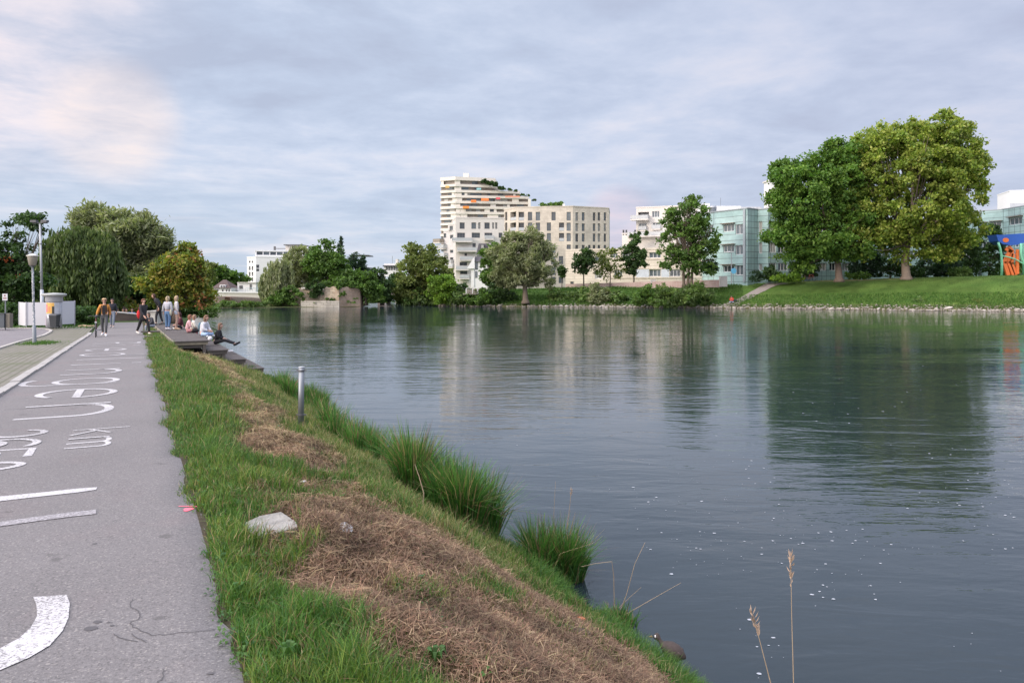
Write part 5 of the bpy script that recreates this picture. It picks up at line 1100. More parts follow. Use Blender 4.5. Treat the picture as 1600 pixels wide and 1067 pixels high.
for u, v in ((998, 365), (1010, 364), (992, 368), (986, 369)): tree('balcony_plant', 'potted bushes along the terrace railing of the white flats', 'plant', (u, 372), 178, [(u, v, 2.6, 4)], 'dark', 260, .4, 'broad', None, 'potted bushes on the terrace of the white flats', clump=.35, cpc=16)
# --- teal glass clad building
for nm, lb, cs, vt, wins in (
  ('office_building', 'teal glass clad office building between the mid sized tree and the chestnuts', [(1098, 152), (1118, 146), (1168, 139.5), (1184, 141.5), (1200, 140), (1345, 146)], 336, None),
  ('office_building', 'far teal glass clad wing seen beneath the largest chestnut', [(1345, 158), (1528, 158)], 345, None),
  ('office_building', 'curved teal glass clad wing behind the climbing frame', [(1527, 160), (1566, 156), (1600, 149), (1660, 146)], 331, None)):
    root, es, zt, fin = bld(nm, lb, cs, 4.5, vt, TEALC, 14)
    cap = mat('steel_cap', (.36, .40, .42), .4, .4)
    def addw(e, u0, u1, v0, v1, lintel=True, **k):
        r = e.rect(u0, u1, v0, v1); f = e.window(*r, fm=FR_W, **k)
        if lintel: mb = MB(); e.box(mb, r[0]-.3, r[1]+.3, r[3]+.12, r[3]+.26, .0, .55); mb.build('sun_shade', FR_B, root)
    if len(cs) == 6:
        e = es[1]
        # the main face 1118..1168
        addw(es[2], 1173, 1182, 345, 365, False, mull=0, gl=2) if False else None
        for (v0, v1, vb) in ((351, 362, 366), (383.5, 394, 398), (415, 425, 430)):
            addw(es[1], 1130, 1147, v0, v1, mull=2, gl=random.choice([0, 1])); r = es[1].rect(1149, 1161, v0-.5, vb); es[1].window(*r, mull=1, fm=FR_W, gl=1)
            es[0].window(*es[0].rect(1105, 1114, v0+1, v1+2), mull=1, fm=FR_W, gl=0)
        for v0, v1 in ((346, 365), (379, 396), (412, 423)): es[3].window(*es[3].rect(1185.5, 1191, v0, v1), mull=0, fm=FR_W, gl=2)
        for v0, v1 in ((346, 362), (379, 395), (411, 423)):
            for u0 in (1198, 1216, 1236, 1256, 1276, 1296, 1316): es[4].window(*es[4].rect(max(u0, 1201.5), u0+15, v0, v1), mull=2, fm=FR_W, gl=random.choice([0, 1, 2]))
    elif cs[0][0] == 1345:
        for v0, v1 in ((362, 374), (392, 404), (415, 426)):
            for u0 in range(1352, 1520, 22): es[0].window(*es[0].rect(u0, u0+15, v0, v1), mull=2, fm=FR_W, gl=random.choice([0, 1, 2]))
    else:
        addw(es[0], 1549, 1564, 347, 356, mull=1, gl=0); addw(es[0], 1532, 1541, 349, 355, mull=0, gl=0)
        addw(es[1], 1577, 1597, 340, 351, mull=2, gl=1); addw(es[2], 1604, 1625, 338, 350, mull=2, gl=0)
        for u0 in (1535, 1548): es[0].window(*es[0].rect(u0, u0+11, 378, 389), mull=1, fm=FR_W, gl=0)
        for u0 in (1572, 1585): es[1].window(*es[1].rect(u0, u0+10, 374, 386), mull=1, fm=FR_W, gl=1)
    fin(.18, cap)
    if len(cs) == 6:
        e = es[1]; mb = MB(); e.box(mb, e.len-.8, e.len-.35, 4.5, zt-.1, .003, .3); mb.build('downpipe', cap, root)
root = empty('roof_plant', tuple(P(1115, 335, 150)), 0, 'white plant rooms and ducts on the teal building roof', 'roof structure')
pxbox(root, 'plant_room', 1120, 1158, 322, 338, 152, 8, FR_W); pxbox(root, 'plant_room', 1158, 1190, 323.5, 338, 150, 8, mat('plant_grey', (.52, .52, .54), .7)); pxbox(root, 'plant_room', 1100, 1109, 318, 338, 160, 6, FR_W)
o = root.location; mb = MB(); a = P(1113.5, 338, 149); mb.lathe([(.75, 0), (.75, 1.6), (.85, 1.62), (.85, 1.72), (.72, 1.74), (.72, 1.95)], tuple(a-o), 14); mb.build('duct', mat('steel_duct', (.42, .43, .44), .35, .7), root, True)
mb = MB(); a = P(1126, 322, 153); mb.tube([a-o, a-o+Vector((0, 0, 1.6))], .03, 5); mb.build('aerial', FR_D, root)
root = empty('white_tower', tuple(P(1205, 340, 200)), 0, 'slim white tower peeping out left above the darker chestnut', 'tower'); pxbox(root, 'shaft', 1201.5, 1212, 283, 345, 200, 4, FR_W); pxbox(root, 'cornice', 1200.8, 1212.6, 281, 283, 199.6, 4.8, WHT)
root, es, zt, fin = bld('roof_storey', 'plain white block above the curved teal wing at the right edge', [(1578, 162), (1640, 160)], 17.5, 299, FR_W, 8, 'building'); mb = MB(); es[0].box(mb, 0, es[0].len, 19.5, 21.2, 0.003, .1); mb.build('grey_band', mat('band_grey', (.42, .44, .46), .6), root); fin(.2)
# --- modern white building left
root, es, zt, fin = bld('apartment_block', 'modern white apartment house with glazed top floor behind the weeping willow', [(386, 205), (400, 200), (530, 207)], 1.5, 403, FR_W, 14)
T3 = lambda x, y: (320+x/5, 350+y/5)
w3 = lambda e, x0, x1, y0, y1, **k: e.window(*e.rect(T3(x0, 0)[0], T3(x1, 0)[0], T3(0, y0)[1], T3(0, y1)[1]), **k)
for y0, y1 in ((288, 305), (330, 362), (375, 408), (418, 450), (465, 490)): w3(es[0], 343, 357, y0, y1, mull=0, gl=0); w3(es[0], 366, 378, y0, y1, mull=0, gl=0)
for y0, y1 in ((318, 345), (350, 370)):
    for x0, x1 in ((402, 425), (560, 600), (600, 625), (640, 680)): w3(es[1], x0, x1, y0, y1, mull=1, gl=0)
fin(.25)
root, es, zt, fin = bld('glazed_storey', 'glazed penthouse storey under a thin white roof on the modern white house', [(399, 201), (531, 208)], CH-(403-HZ)/F*200+.5, 393, FR_W, 10, 'building')
e = es[0]; x = .3
while x < e.len-1.5: zz = CH-(403-HZ)/F*200+.75; e.window(x, x+1.6, zz, zz+1.25+.0, mull=0, fm=FR_W, gl=random.choice([0, 1])); x += 1.68
fin(.35)
root = empty('penthouse', tuple(P(440, 392, 206)), 0, 'low rooftop lift house with rounded canopy on the modern white house', 'roof structure'); pxbox(root, 'hut', 446, 466, 383.5, 392, 206, 6, WHT); pxbox(root, 'canopy', 443, 472, 382, 383.4, 205, 8, FR_D); pxbox(root, 'rail', 428, 446, 388, 389, 204, .1, FR_D); pxbox(root, 'vent', 427.5, 430, 385, 391, 205, .6, FR_D)
# brown roofed little house and white terrace by the bridge
root = empty('brown_roof_house', tuple(P(345, 458, 165)), 0, 'little white house with a brown hipped roof at the bridge head', 'house'); s_ = 165/F
mb = MB(); mb.bb(-13*s_, 16*s_, 0, 5, -1, 8*s_); mb.build('wall', FR_W, root)
mb = MB(); mb.add([(-13*s_, -.5, 8*s_), (16*s_, -.5, 8*s_), (16*s_, 5.5, 8*s_), (-13*s_, 5.5, 8*s_), (-3*s_, 2.5, 21*s_), (2*s_, 2.5, 21*s_)], [(0, 1, 5, 4), (1, 2, 5), (2, 3, 4, 5), (3, 0, 4)]); mb.build('roof', mat('brown_tiles', (.085, .058, .052), .85, nscale=5, namt=.3), root)
mb = MB(); mb.bb(-1*s_, 8*s_, -.3, 2, 8.2*s_, 13*s_); mb.build('dormer', FR_W, root)
for k in (-10, -6, 2, 8, 12): mb = MB(); mb.bb(k*s_, (k+2)*s_, -.06, .02, 2*s_, 6*s_); mb.build('window', FR_D, root)
for k in (.4, 4.6): mb = MB(); mb.bb(k*s_, (k+3)*s_, -.36, -.28, 9.2*s_, 12*s_); mb.build('window', FR_D, root)
root = empty('white_terrace_house', tuple(P(385, 458, 168)), 0, 'low white flat roofed house beside the bridge, left of the modern white house', 'house'); pxbox(root, 'wall', 371, 400, 442, 458, 168, 5, FR_W); pxbox(root, 'window', 374, 379, 446, 451, 167.9, .1, FR_D); pxbox(root, 'window', 390, 393, 444, 452, 167.9, .1, FR_D); pxbox(root, 'roof', 370.5, 400.5, 441, 442, 167.6, 6, WHT)
# distant mansard house right of centre left
root = empty('distant_house', tuple(P(612, 430, 260)), 0, 'distant white house with a dark mansard roof above the stone arch', 'house'); pxbox(root, 'wall', 600, 623, 412, 432, 260, 8, FR_W); pxbox(root, 'roof', 598, 624, 414.6, 416.4, 259, 9, SL)
for k in range(5): pxbox(root, 'window', 603+k*4, 605.2+k*4, 417, 422, 259.8, .15, FR_D)
pxbox(root, 'chimney', 618, 622, 405, 412, 261, 2, WHT); pxbox(root, 'aerial', 612.8, 613.2, 400, 412, 262, .2, FR_D)
root = empty('pavilion', tuple(P(566, 430, 156)), 0, 'flat dark canopy roof jutting between the conifers', 'pavilion'); pxbox(root, 'canopy', 545, 575, 398.3, 399.8, 156, 6, FR_D); pxbox(root, 'wall', 560, 578, 418, 436, 158, 4, mat('grey_block', (.25, .25, .28), .8)); pxbox(root, 'post', 568, 569, 399.8, 432, 157, .3, FR_D)
root = empty('timber_house', tuple(P(488, 440, 150)), 0, 'small pale house with a dark red lower storey between the bastion trees', 'house'); pxbox(root, 'wall', 480, 499, 418, 431, 150.5, 5, mat('lilac_wall', (.50, .48, .56), .8)); pxbox(root, 'lower_storey', 483, 497, 431, 450, 150, 5, mat('dark_red', (.10, .045, .06), .8)); pxbox(root, 'post', 483, 484.5, 425, 450, 149.5, .3, WHT)
# --- bastion wall
BRK = stonefac('bastion_stone', (.56, .47, .34), (.44, .33, .23), .9, .35, (.30, .27, .22), .04)
root = empty('bastion_wall', tuple(P(470, 480, 138.5)), 0, 'old brick and limestone bastion wall rising from the river below the trees', 'wall'); o = root.location
def wallpoly(name, pts, Y0, Y1, dep, m, dv=0):
    """polygon in pixels extruded backwards; Y varies linearly across"""
    u0, u1 = min(p[0] for p in pts), max(p[0] for p in pts); n = len(pts); fr_, bk = [], []
    for u, v in pts:
        Y = Y0+(Y1-Y0)*(u-u0)/(u1-u0); q = P(u, v, Y)-o; fr_.append(q); bk.append(q+Vector((0, dep, 0)))
    mb = MB(); mb.add(fr_+bk, [tuple(range(n)), tuple(range(2*n-1, n-1, -1))]+[(i, n+i, n+(i+1) % n, (i+1) % n) for i in range(n)]); return mb.build(name, m, root)
wallpoly('face', [(425, 482), (425, 452), (471, 450), (483, 449), (485, 458), (489, 463), (497, 461), (501, 455), (506, 452), (509, 448.5), (514, 450), (520, 447.5), (526, 448.5), (529, 447.8), (530, 482)][::-1], 139.5, 137.6, 3, BRK)
wallpoly('corner_face', [(529.6, 482), (529.6, 448), (534, 449.5), (541, 448.3), (547, 450.5), (555, 450), (562, 452.5), (563, 464), (563.5, 482)][::-1], 137.7, 140.5, 3, stonefac('bastion_brick', (.54, .37, .26), (.46, .35, .26), .6, .25, (.36, .30, .25), .04))
wallpoly('plinth', [(470, 483), (470, 470), (530, 470), (530, 483)][::-1], 137.3, 137.0, .25, stonefac('plinth_stone', (.46, .43, .37), (.40, .37, .31), 1.2, .4, (.27, .25, .21), .05))
wallpoly('coping', [(471, 451.5), (471, 449), (485, 448.2), (485, 451)][::-1], 137.9, 137.9, 1, WHT)
# --- concrete bridge on the left
CONC = mat('bridge_concrete', (.50, .48, .44), .85, nscale=.4, namt=.15)
root = empty('concrete_bridge', tuple(P(395, 462, 150)), 0, 'low pale concrete arch bridge crossing beside the bastion', 'bridge'); o = root.location
top = [(300, 456), (340, 456.5), (400, 457.2), (440, 458), (462, 459)]; und = [(462, 477), (440, 474), (426, 469), (410, 466), (390, 464.3), (365, 463.5), (340, 463), (300, 462.5)]
pts = top+und; q = [P(u, v, 150)-o for u, v in pts]; n = len(q); mb = MB(); mb.add(q+[p+Vector((0, 7, 0)) for p in q], [tuple(range(n))[::-1], tuple(range(n, 2*n))]+[(i, (i+1) % n, n+(i+1) % n, n+i) for i in range(n)]); mb.build('arch_span', CONC, root)
mb = MB(); q = [P(u, v, 149.8)-o for u, v in ((300, 455), (340, 455.6), (400, 456.3), (462, 458), (462, 459.2), (400, 458), (340, 457.3), (300, 456.8))]; n = 8; mb.add(q+[p+Vector((0, .3, 0)) for p in q], [tuple(range(n))[::-1], tuple(range(n, 2*n))]+[(i, (i+1) % n, n+(i+1) % n, n+i) for i in range(n)]); mb.build('edge_beam', FR_W, root)
mb = MB()
for k in range(28): u = 384+k*2.6; a = P(u, 457, 149.9)-o; mb.box(a+Vector((0, 0, .45)), (.05, .05, .9))
a, b = P(384, 450, 149.9)-o, P(456, 450.5, 149.9)-o; mb.tube([a, b], .04, 5); mb.build('railing', mat('rail_green', (.28, .36, .38), .6), root)
root = empty('quay_wall', tuple(P(350, 478, 158)), 0, 'pinkish quay wall seen under the concrete bridge', 'wall'); pxbox(root, 'face', 300, 440, 463, 480, 158, 2, stonefac('quay_pink', (.46, .34, .29), (.42, .37, .32), 1.4, .5, (.33, .29, .26), .05)); pxbox(root, 'buttress', 351, 359, 464, 479, 157.2, .8, mat('pink_butt', (.52, .30, .25), .85))
# --- stone arch bridge
root = empty('stone_arch_bridge', tuple(P(612, 470, 166)), 0, 'small old stone arch bridge between the bastion and the round tree', 'bridge'); o = root.location
mb = MB(); pts = [(590, 482), (590, 453), (645, 455), (645, 482), (640, 482)]+[(621+18*math.cos(R(a)), 477-15*math.sin(R(a))) for a in range(0, 181, 15)]+[(602, 482)]
q = [P(u, v, 163)-o for u, v in pts]; n = len(q)
# front face split around the opening
arch_ = [(621+18*math.cos(R(a)), 477-15*math.sin(R(a))) for a in range(180, -1, -15)]; toprow = [(590+55*i/12, 453+2*i/12) for i in range(13)]
fa = [P(u, v, 163)-o for u, v in arch_]; ft = [P(u, v, 163)-o for u, v in toprow]
mb.add(fa+ft, [(i, i+1, 13+i+1, 13+i) for i in range(12)]); mb.add([P(590, 482, 163)-o, P(603, 482, 163)-o, fa[0], ft[0]], [(0, 1, 2, 3)]); mb.add([P(639, 482, 163)-o, P(645, 482, 163)-o, ft[-1], fa[-1]], [(0, 1, 2, 3)])
bk = [p+Vector((0, 6, 0)) for p in fa]; mb.add(fa+bk, [(i, 13+i, 14+i, i+1) for i in range(12)]); tb_ = [p+Vector((0, 6, 0)) for p in ft]; mb.add(ft+tb_, [(i, i+1, 14+i, 13+i) for i in range(12)])
mb.build('spandrel', stonefac('arch_brick', (.36, .29, .24), (.42, .34, .28), .7, .3, (.28, .25, .22), .04), root)
mb = MB(); ro = [(621+18*math.cos(R(a)), 477-15*math.sin(R(a))) for a in range(180, -1, -15)]; ri = [(621+20.2*math.cos(R(a)), 477-17.2*math.sin(R(a))) for a in range(180, -1, -15)]
a_ = [P(u, v, 162.9)-o for u, v in ro]; b_ = [P(u, v, 162.9)-o for u, v in ri]; mb.add(a_+b_+[p+Vector((0, .3, 0)) for p in a_+b_], [(i, i+1, 14+i, 13+i) for i in range(12)]); mb.build('arch_ring', mat('pale_stone', (.50, .48, .44), .85), root)
# --- low wall along the far bank
root = empty('low_brick_wall', tuple(P(1000, 447, 151)), 0, 'long low red brick wall with pale pillars before the cream building', 'wall'); o = root.location
RB = stonefac('red_brick', (.34, .20, .18), (.42, .30, .27), .5, .16, (.40, .35, .32), .03)
def wallseg(name, u0, Y0, u1, Y1, va, vb, vc, vd, th, m):
    q = [P(u0, va, Y0), P(u1, vb, Y1), P(u1, vd, Y1), P(u0, vc, Y0)]; q = [p-o for p in q]; n_ = Vector((0, th, 0)); mb = MB(); mb.add([q[3], q[2], q[1], q[0]]+[p+n_ for p in (q[3], q[2], q[1], q[0])], [(0, 1, 2, 3), (7, 6, 5, 4), (3, 2, 6, 7), (0, 4, 5, 1), (1, 5, 6, 2), (0, 3, 7, 4)]); return mb.build(name, m, root)
wallseg('wall', 884, 156, 1128, 138, 444, 437, 452, 449, .4, RB)
for u, w_, Y, v0, v1 in ((1021, 8, 145.5, 436.5, 450), (1131, 11, 137.5, 432, 448)):
    pxbox(root, 'pillar', u-w_/2, u+w_/2, v0, v1, Y, 1.0, mat('pillar_conc', (.46, .44, .42), .85, nscale=2, namt=.15))
# ================================================================== people
def skin(name, verts, edges, rad, m, parent, root=0, sub=1):
    me = bpy.data.meshes.new(name+'_s'); me.from_pydata([tuple(v) for v in verts], edges, []); o = bpy.data.objects.new('tmp', me); COL.objects.link(o)
    md = o.modifiers.new('s', 'SKIN'); md.use_smooth_shade = True; o.modifiers.new('u', 'SUBSURF').levels = sub
    for i, r in enumerate(rad): me.skin_vertices[0].data[i].radius = (r, r) if not hasattr(r, '__len__') else r; me.skin_vertices[0].data[i].use_root = (i == root)
    dg = bpy.context.evaluated_depsgraph_get(); nm = bpy.data.meshes.new_from_object(o.evaluated_get(dg)); bpy.data.objects.remove(o); nm.name = name
    nm.materials.clear(); nm.materials.append(m); nm.polygons.foreach_set('use_smooth', [True]*len(nm.polygons)); return link(name, nm, parent)
def chainmesh(name, chains, m, parent):
    """chains: lists of (joint, radius); first vertex of every chain is shared if equal"""
    vs, ed, rd = [], [], []
    def vid(p, r):
        for i, q in enumerate(vs):
            if (q-Vector(p)).length < 1e-4: return i
        vs.append(Vector(p)); rd.append(r); return len(vs)-1
    for ch in chains:
        ids = [vid(p, r) for p, r in ch]; ed += [(a, b) for a, b in zip(ids, ids[1:]) if a != b]
    return skin(name, vs, ed, rd, m, parent)
SKIN = mat('skin', (.52, .31, .23), .6, namt=.06); SKIN2 = mat('skin_legs', (.56, .36, .27), .6, namt=.06)
def cloth(c): return mat('cloth_%02d_%02d_%02d' % tuple(int(x*99) for x in c), c, .9, nscale=9, namt=.22, bump=.5, bscale=14)
V3 = Vector
def stand(sw=0, arm=0, spread=0):
    """standing or walking pose, facing -Y. sw: stride (m)"""
    J = dict(pelvis=V3((0, 0, .96)), waist=V3((0, 0, 1.10)), chest=V3((0, 0, 1.32)), neck=V3((0, .0, 1.48)))
    for s, k in ((-1, 'L'), (1, 'R')):
        st = sw*s
        J['hip'+k] = V3((.09*s, 0, .90)); J['ank'+k] = V3(((.09+spread)*s, -st*.5+.02, .09+max(0, -st)*.10)); J['kne'+k] = V3(((.10+spread*.5)*s, -st*.30-.035, .50)); J['toe'+k] = J['ank'+k]+V3((.02*s, -.15, -.05))
        J['sho'+k] = V3((.17*s, 0, 1.42)); J['elb'+k] = V3((.23*s, .03+st*arm*.5, 1.15)); J['wri'+k] = V3((.23*s, -.04+st*arm*1.1, .92))
    return J
def sit(seat_drop=.45, lean=0.0, legs='down', hands='lap'):
    """sitting on an edge, origin at the seat surface; feet hang to -seat_drop"""
    J = dict(pelvis=V3((0, 0, .12)), waist=V3((0, -.01-lean*.3, .26)), chest=V3((0, -.03-lean, .47)), neck=V3((0, -.05-lean*1.3, .63)))
    for s, k in ((-1, 'L'), (1, 'R')):
        J['hip'+k] = V3((.09*s, -.02, .11))
        if legs == 'down': J['kne'+k] = V3((.11*s, -.44, .13)); J['ank'+k] = V3((.11*s, -.42, .10-seat_drop+.0)); J['toe'+k] = J['ank'+k]+V3((.01*s, -.15, -.05))
        elif legs == 'out': J['kne'+k] = V3((.10*s, -.42, .20)); J['ank'+k] = V3((.08*s, -.82, .02)); J['toe'+k] = J['ank'+k]+V3((.02*s, -.12, .06))
        else: J['kne'+k] = V3((.26*s, -.36, .12)); J['ank'+k] = V3((-.10*s, -.30, .07)); J['toe'+k] = J['ank'+k]+V3((-.10*s, -.06, -.01))
        J['sho'+k] = V3((.17*s, -.04-lean*1.1, .57)); J['elb'+k] = V3((.21*s, -.10-lean, .33)); J['wri'+k] = V3((.10*s, -.30-lean*.6, .26)) if hands == 'lap' else V3((.22*s, .12, .03))
    return J
def person(label, pos, face, J, top, bottom, hair, top_len='hip', sleeves=True, shorts=False, shoes=(.7, .7, .7), hairlen=.1, sc=1, group=None, skin_m=None, bare=None, coat=0, head_turn=0, haircol=None, inner=None, wide=1.0):
    rz = math.atan2(face[0], -face[1]); root = empty('person', tuple(pos), rz, label, 'person', group, sc); sk = skin_m or SKIN
    nk = J['neck']; up = (nk-J['chest']).normalized(); hb = nk+up*.10+V3((0, -.012, 0)); fw = V3((math.sin(head_turn), -math.cos(head_turn), 0))
    hm = hb+V3((0, 0, .075))+fw*.012; ht = hm+V3((0, 0, .075))
    ch = [[(J['pelvis'], .115), (J['waist'], .10), (J['chest'], .125), (nk, .052), (hb, .058), (hm, .088), (ht, .070)], [(hm, .088), (hm+fw*.092+V3((0, 0, -.012)), .016)]]
    for k, s in (('L', -1), ('R', 1)):
        ch.append([(J['pelvis'], .115), (J['hip'+k], .088), (J['kne'+k], .056), (J['ank'+k], .038), (J['toe'+k], .034)])
        wr = J['wri'+k]; dv = (wr-J['elb'+k]).normalized(); pal = wr+dv*.055; sdv = dv.cross(V3((s, 0, .2))).normalized()
        ch.append([(J['chest'], .125), (J['sho'+k], .058), (J['elb'+k], .042), (wr, .028), (pal, .034)])
        for f in range(4):
            off = sdv*(-.028+.019*f); L1 = .036+.008*(f in (1, 2)); bend = V3((-s*.012, -.006, 0)); ch.append([(pal, .034), (pal+off+dv*.032, .0095), (pal+off+dv*(.032+L1)+bend, .0085), (pal+off+dv*(.028+L1*1.7)+bend*2.6, .007)])
        ch.append([(wr+dv*.028, .030), (wr+dv*.045+sdv*-.038+V3((-s*.008, 0, 0)), .011), (wr+dv*.07+sdv*-.05+V3((-s*.016, 0, 0)), .0085)]); ch[-6][-1:] = [(wr+dv*.028, .030), (pal, .034)]
    chainmesh('body', ch, sk, root)
    # face details
    mb = MB(); sdh = V3((-fw.y, fw.x, 0))
    for s in (-1, 1): mb.ball(hm+fw*.083+sdh*.032*s+V3((0, 0, .012)), (.011, .011, .008), 6, 4)
    mb.ball(hm+fw*.083+V3((0, 0, -.045)), (.020, .012, .006), 6, 4); mb.build('face', mat('face_dark', (.16, .07, .06), .6), root)
    mb = MB()
    for s in (-1, 1): mb.ball(hm+sdh*.086*s+V3((0, 0, -.002)), (.016, .02, .028), 6, 5)
    mb.build('ears', sk, root)
    if hair:
        mb = MB(); M = Matrix.Rotation(0, 3, 'Z'); n, m = 14, 9; c = hm-fw*.014+V3((0, 0, .022)); vs = []
        for j in range(m+1):
            th = math.pi*j/m
            for k in range(n):
                a = 2*math.pi*k/n; d = V3((math.sin(th)*math.cos(a), math.sin(th)*math.sin(a), math.cos(th))); fr_ = d.dot(fw)
                r = .110+.007*math.sin(7*a+j); 
                if fr_ > .25 and d.z < .35: r = .05
                low = 0
                if d.z < -.1 and fr_ < .35: low = hairlen*(-d.z)
                p = c+V3((d.x*r, d.y*r, d.z*r*.98-low))-fw*(.02*low/max(hairlen, .01)); vs.append(p)
        mb.add(vs, [(j*n+k, (j+1)*n+k, (j+1)*n+(k+1) % n, j*n+(k+1) % n) for j in range(m) for k in range(n)])
        mb.build('hair', mat('hair_%02d%02d%02d' % tuple(int(x*99) for x in hair), tuple(x*.72 for x in hair), .8, nscale=25, namt=.4), root, True)
    # trousers or shorts
    ch = [[(J['waist']+V3((0, 0, -.03)), .112), (J['pelvis'], .130)]]
    for k in 'LR':
        if shorts: ch.append([(J['pelvis'], .130), (J['hip'+k], .108), (J['hip'+k].lerp(J['kne'+k], .38), .100)])
        else: ch.append([(J['pelvis'], .130), (J['hip'+k], .104*wide), (J['kne'+k], .074*wide), (J['ank'+k].lerp(J['kne'+k], .5), .062*wide), (J['ank'+k]+V3((0, 0, .03)), .055*wide)])
    chainmesh('trousers' if not shorts else 'shorts', ch, cloth(bottom), root)
    # top
    bt = J['pelvis'].lerp(J['waist'], .15 if top_len == 'hip' else .5)
    ch = [[(bt, .148), (J['waist'], .136), (J['chest'], .156), (nk+V3((0, 0, -.015)), .072)]]
    if coat: 
        cl_ = J['pelvis']+V3((0, .0, -coat)); ch = [[(cl_, .21), (J['pelvis'], .165), (J['waist'], .150), (J['chest'], .165), (nk+V3((0, 0, -.01)), .075)]]
    for k in 'LR':
        a = [(J['chest'], .156), (J['sho'+k], .084), (J['elb'+k], .066)]
        if sleeves: a.append((J['wri'+k].lerp(J['elb'+k], .12), .052))
        ch.append(a)
    chainmesh('jacket' if coat or top_len == 'hip' else 'top', ch, cloth(top), root)
    if inner:
        mb = MB(); c = J['chest']; mb.add([c+V3((-.055, -.150, .13)), c+V3((.055, -.150, .13)), c+V3((.075, -.172, 0)), c+V3((.07, -.160, -.3)), c+V3((-.07, -.160, -.3)), c+V3((-.075, -.172, 0))]+[c+V3((-.055, -.08, .13)), c+V3((.055, -.08, .13)), c+V3((.075, -.09, 0)), c+V3((.07, -.09, -.3)), c+V3((-.07, -.09, -.3)), c+V3((-.075, -.09, 0))], [(0, 5, 2, 1), (5, 4, 3, 2), (0, 1, 7, 6), (1, 2, 8, 7), (2, 3, 9, 8), (3, 4, 10, 9), (4, 5, 11, 10), (5, 0, 6, 11)]); mb.build('shirt', cloth(inner), root)
    for k in 'LR':
        mb = MB(); a = J['ank'+k]; d = (J['toe'+k]-a); d2 = d.normalized(); mb.tube([a-d2*.05+V3((0, 0, -.03)), a+d2*.02+V3((0, 0, -.02)), a+d2*.10+V3((0, 0, -.018)), a+d2*.19+V3((0, 0, -.02)), a+d2*.215+V3((0, 0, -.024))], [.036, .052, .047, .040, .018], 9)
        mb.build('shoe', cloth(shoes), root, True)
    return root, J, hm
pd = (DX, DY); toward = (-DX*.9, -DY)
# walker with the bicycle
p = G(163, 524); r, J, hm = person('man in mustard jacket and black shirt walking towards the camera pushing a bicycle', p+V3((0, 0, .0)), (.35, -1), (lambda J: (J.__setitem__('elbL', V3((-.27, -.03, 1.15))), J.__setitem__('wriL', V3((-.31, -.10, .98))), J)[2])(stand(.34, .35)), (.50, .22, .045), (.085, .088, .092), (.22, .14, .08), inner=(.018, .018, .022), shoes=(.80, .80, .82), sc=1.04, hairlen=.02)
mb = MB(); mb.tube([hm+V3((0, 0, .05)), hm+V3((0, 0, .09)), hm+V3((0, .0, .125))], [.100, .104, .055], 14); mb.build('cap', cloth((.55, .38, .22)), r, True)
for s in (-1, 1): mb = MB(); mb.tube([(.10*s, -.155, 1.45), (.115*s, -.172, 1.3), (.12*s, -.15, 1.12)], .024, 6); mb.build('backpack_strap', cloth((.02, .02, .022)), r)
bk = empty('bicycle', tuple(G(150, 526)), R(27), 'dark bicycle pushed along by the man in the mustard jacket', 'bicycle', sc=1.0)
BL = mat('bike_black', (.03, .03, .035), .5); RED_ = mat('bike_red', (.16, .03, .035), .45)
for y in (-.52, .52):
    mb = MB(); n = 28; mb.tube([(0, y+.33*math.cos(2*math.pi*k/n), .35+.33*math.sin(2*math.pi*k/n)) for k in range(n+1)], .022, 6, False); wh = mb.build('tyre', BL, bk, True)
    mb = MB(); mb.tube([(0, y+.30*math.cos(2*math.pi*k/n), .35+.30*math.sin(2*math.pi*k/n)) for k in range(n+1)], .011, 5, False)
    for k in range(14): mb.tube([(0, y, .35), (0, y+.3*math.cos(k*math.pi/7), .35+.3*math.sin(k*math.pi/7))], .003, 3)
    mb.tube([(-.05, y, .35), (.05, y, .35)], .02, 8); mb.build('rim', mat('alu', (.45, .45, .47), .35, .8), wh)
mb = MB()
for a, b in (((0, -.52, .35), (0, -.40, .62)), ((0, -.40, .62), (0, -.34, .88)), ((0, -.36, .82), (0, .15, .86)), ((0, -.38, .66), (0, .05, .32)), ((0, .05, .32), (0, .15, .92)), ((0, .05, .32), (0, .52, .35)), ((0, .14, .82), (0, .52, .35))): mb.tube([a, b], .019, 7)
mb.build('frame', RED_, bk); mb = MB(); mb.tube([(0, -.34, .86), (0, -.33, 1.0)], .017, 7); mb.tube([(-.30, -.26, 1.0), (-.18, -.34, 1.02), (0, -.36, 1.0), (.18, -.34, 1.02), (.30, -.26, 1.0)], .014, 7); mb.build('handlebar', BL, bk)
mb = MB(); mb.tube([(0, .02, .96), (0, .12, .975), (0, .25, .97)], [.025, .05, .075], 8); mb.build('saddle', BL, bk, True)
mb = MB(); mb.tube([(-.22, .05, .30), (.22, .05, .34)], .014, 6); mb.box((-.20, .05, .30), (.11, .08, .02)); mb.box((.20, .05, .34), (.11, .08, .02)); mb.build('pedals', BL, bk)
mb = MB(); mb.box((0, -.42, .72), (.09, .05, .07)); mb.build('front_lamp', mat('lamp_glass', (.6, .6, .58), .3), bk)
# man behind him
p = G(175.5, 512); person('person in a dark jacket half hidden behind the man in mustard', p, (.2, -1), stand(.2, .3), (.022, .024, .035), (.20, .23, .28), (.05, .035, .03), shoes=(.3, .3, .3), sc=.97)
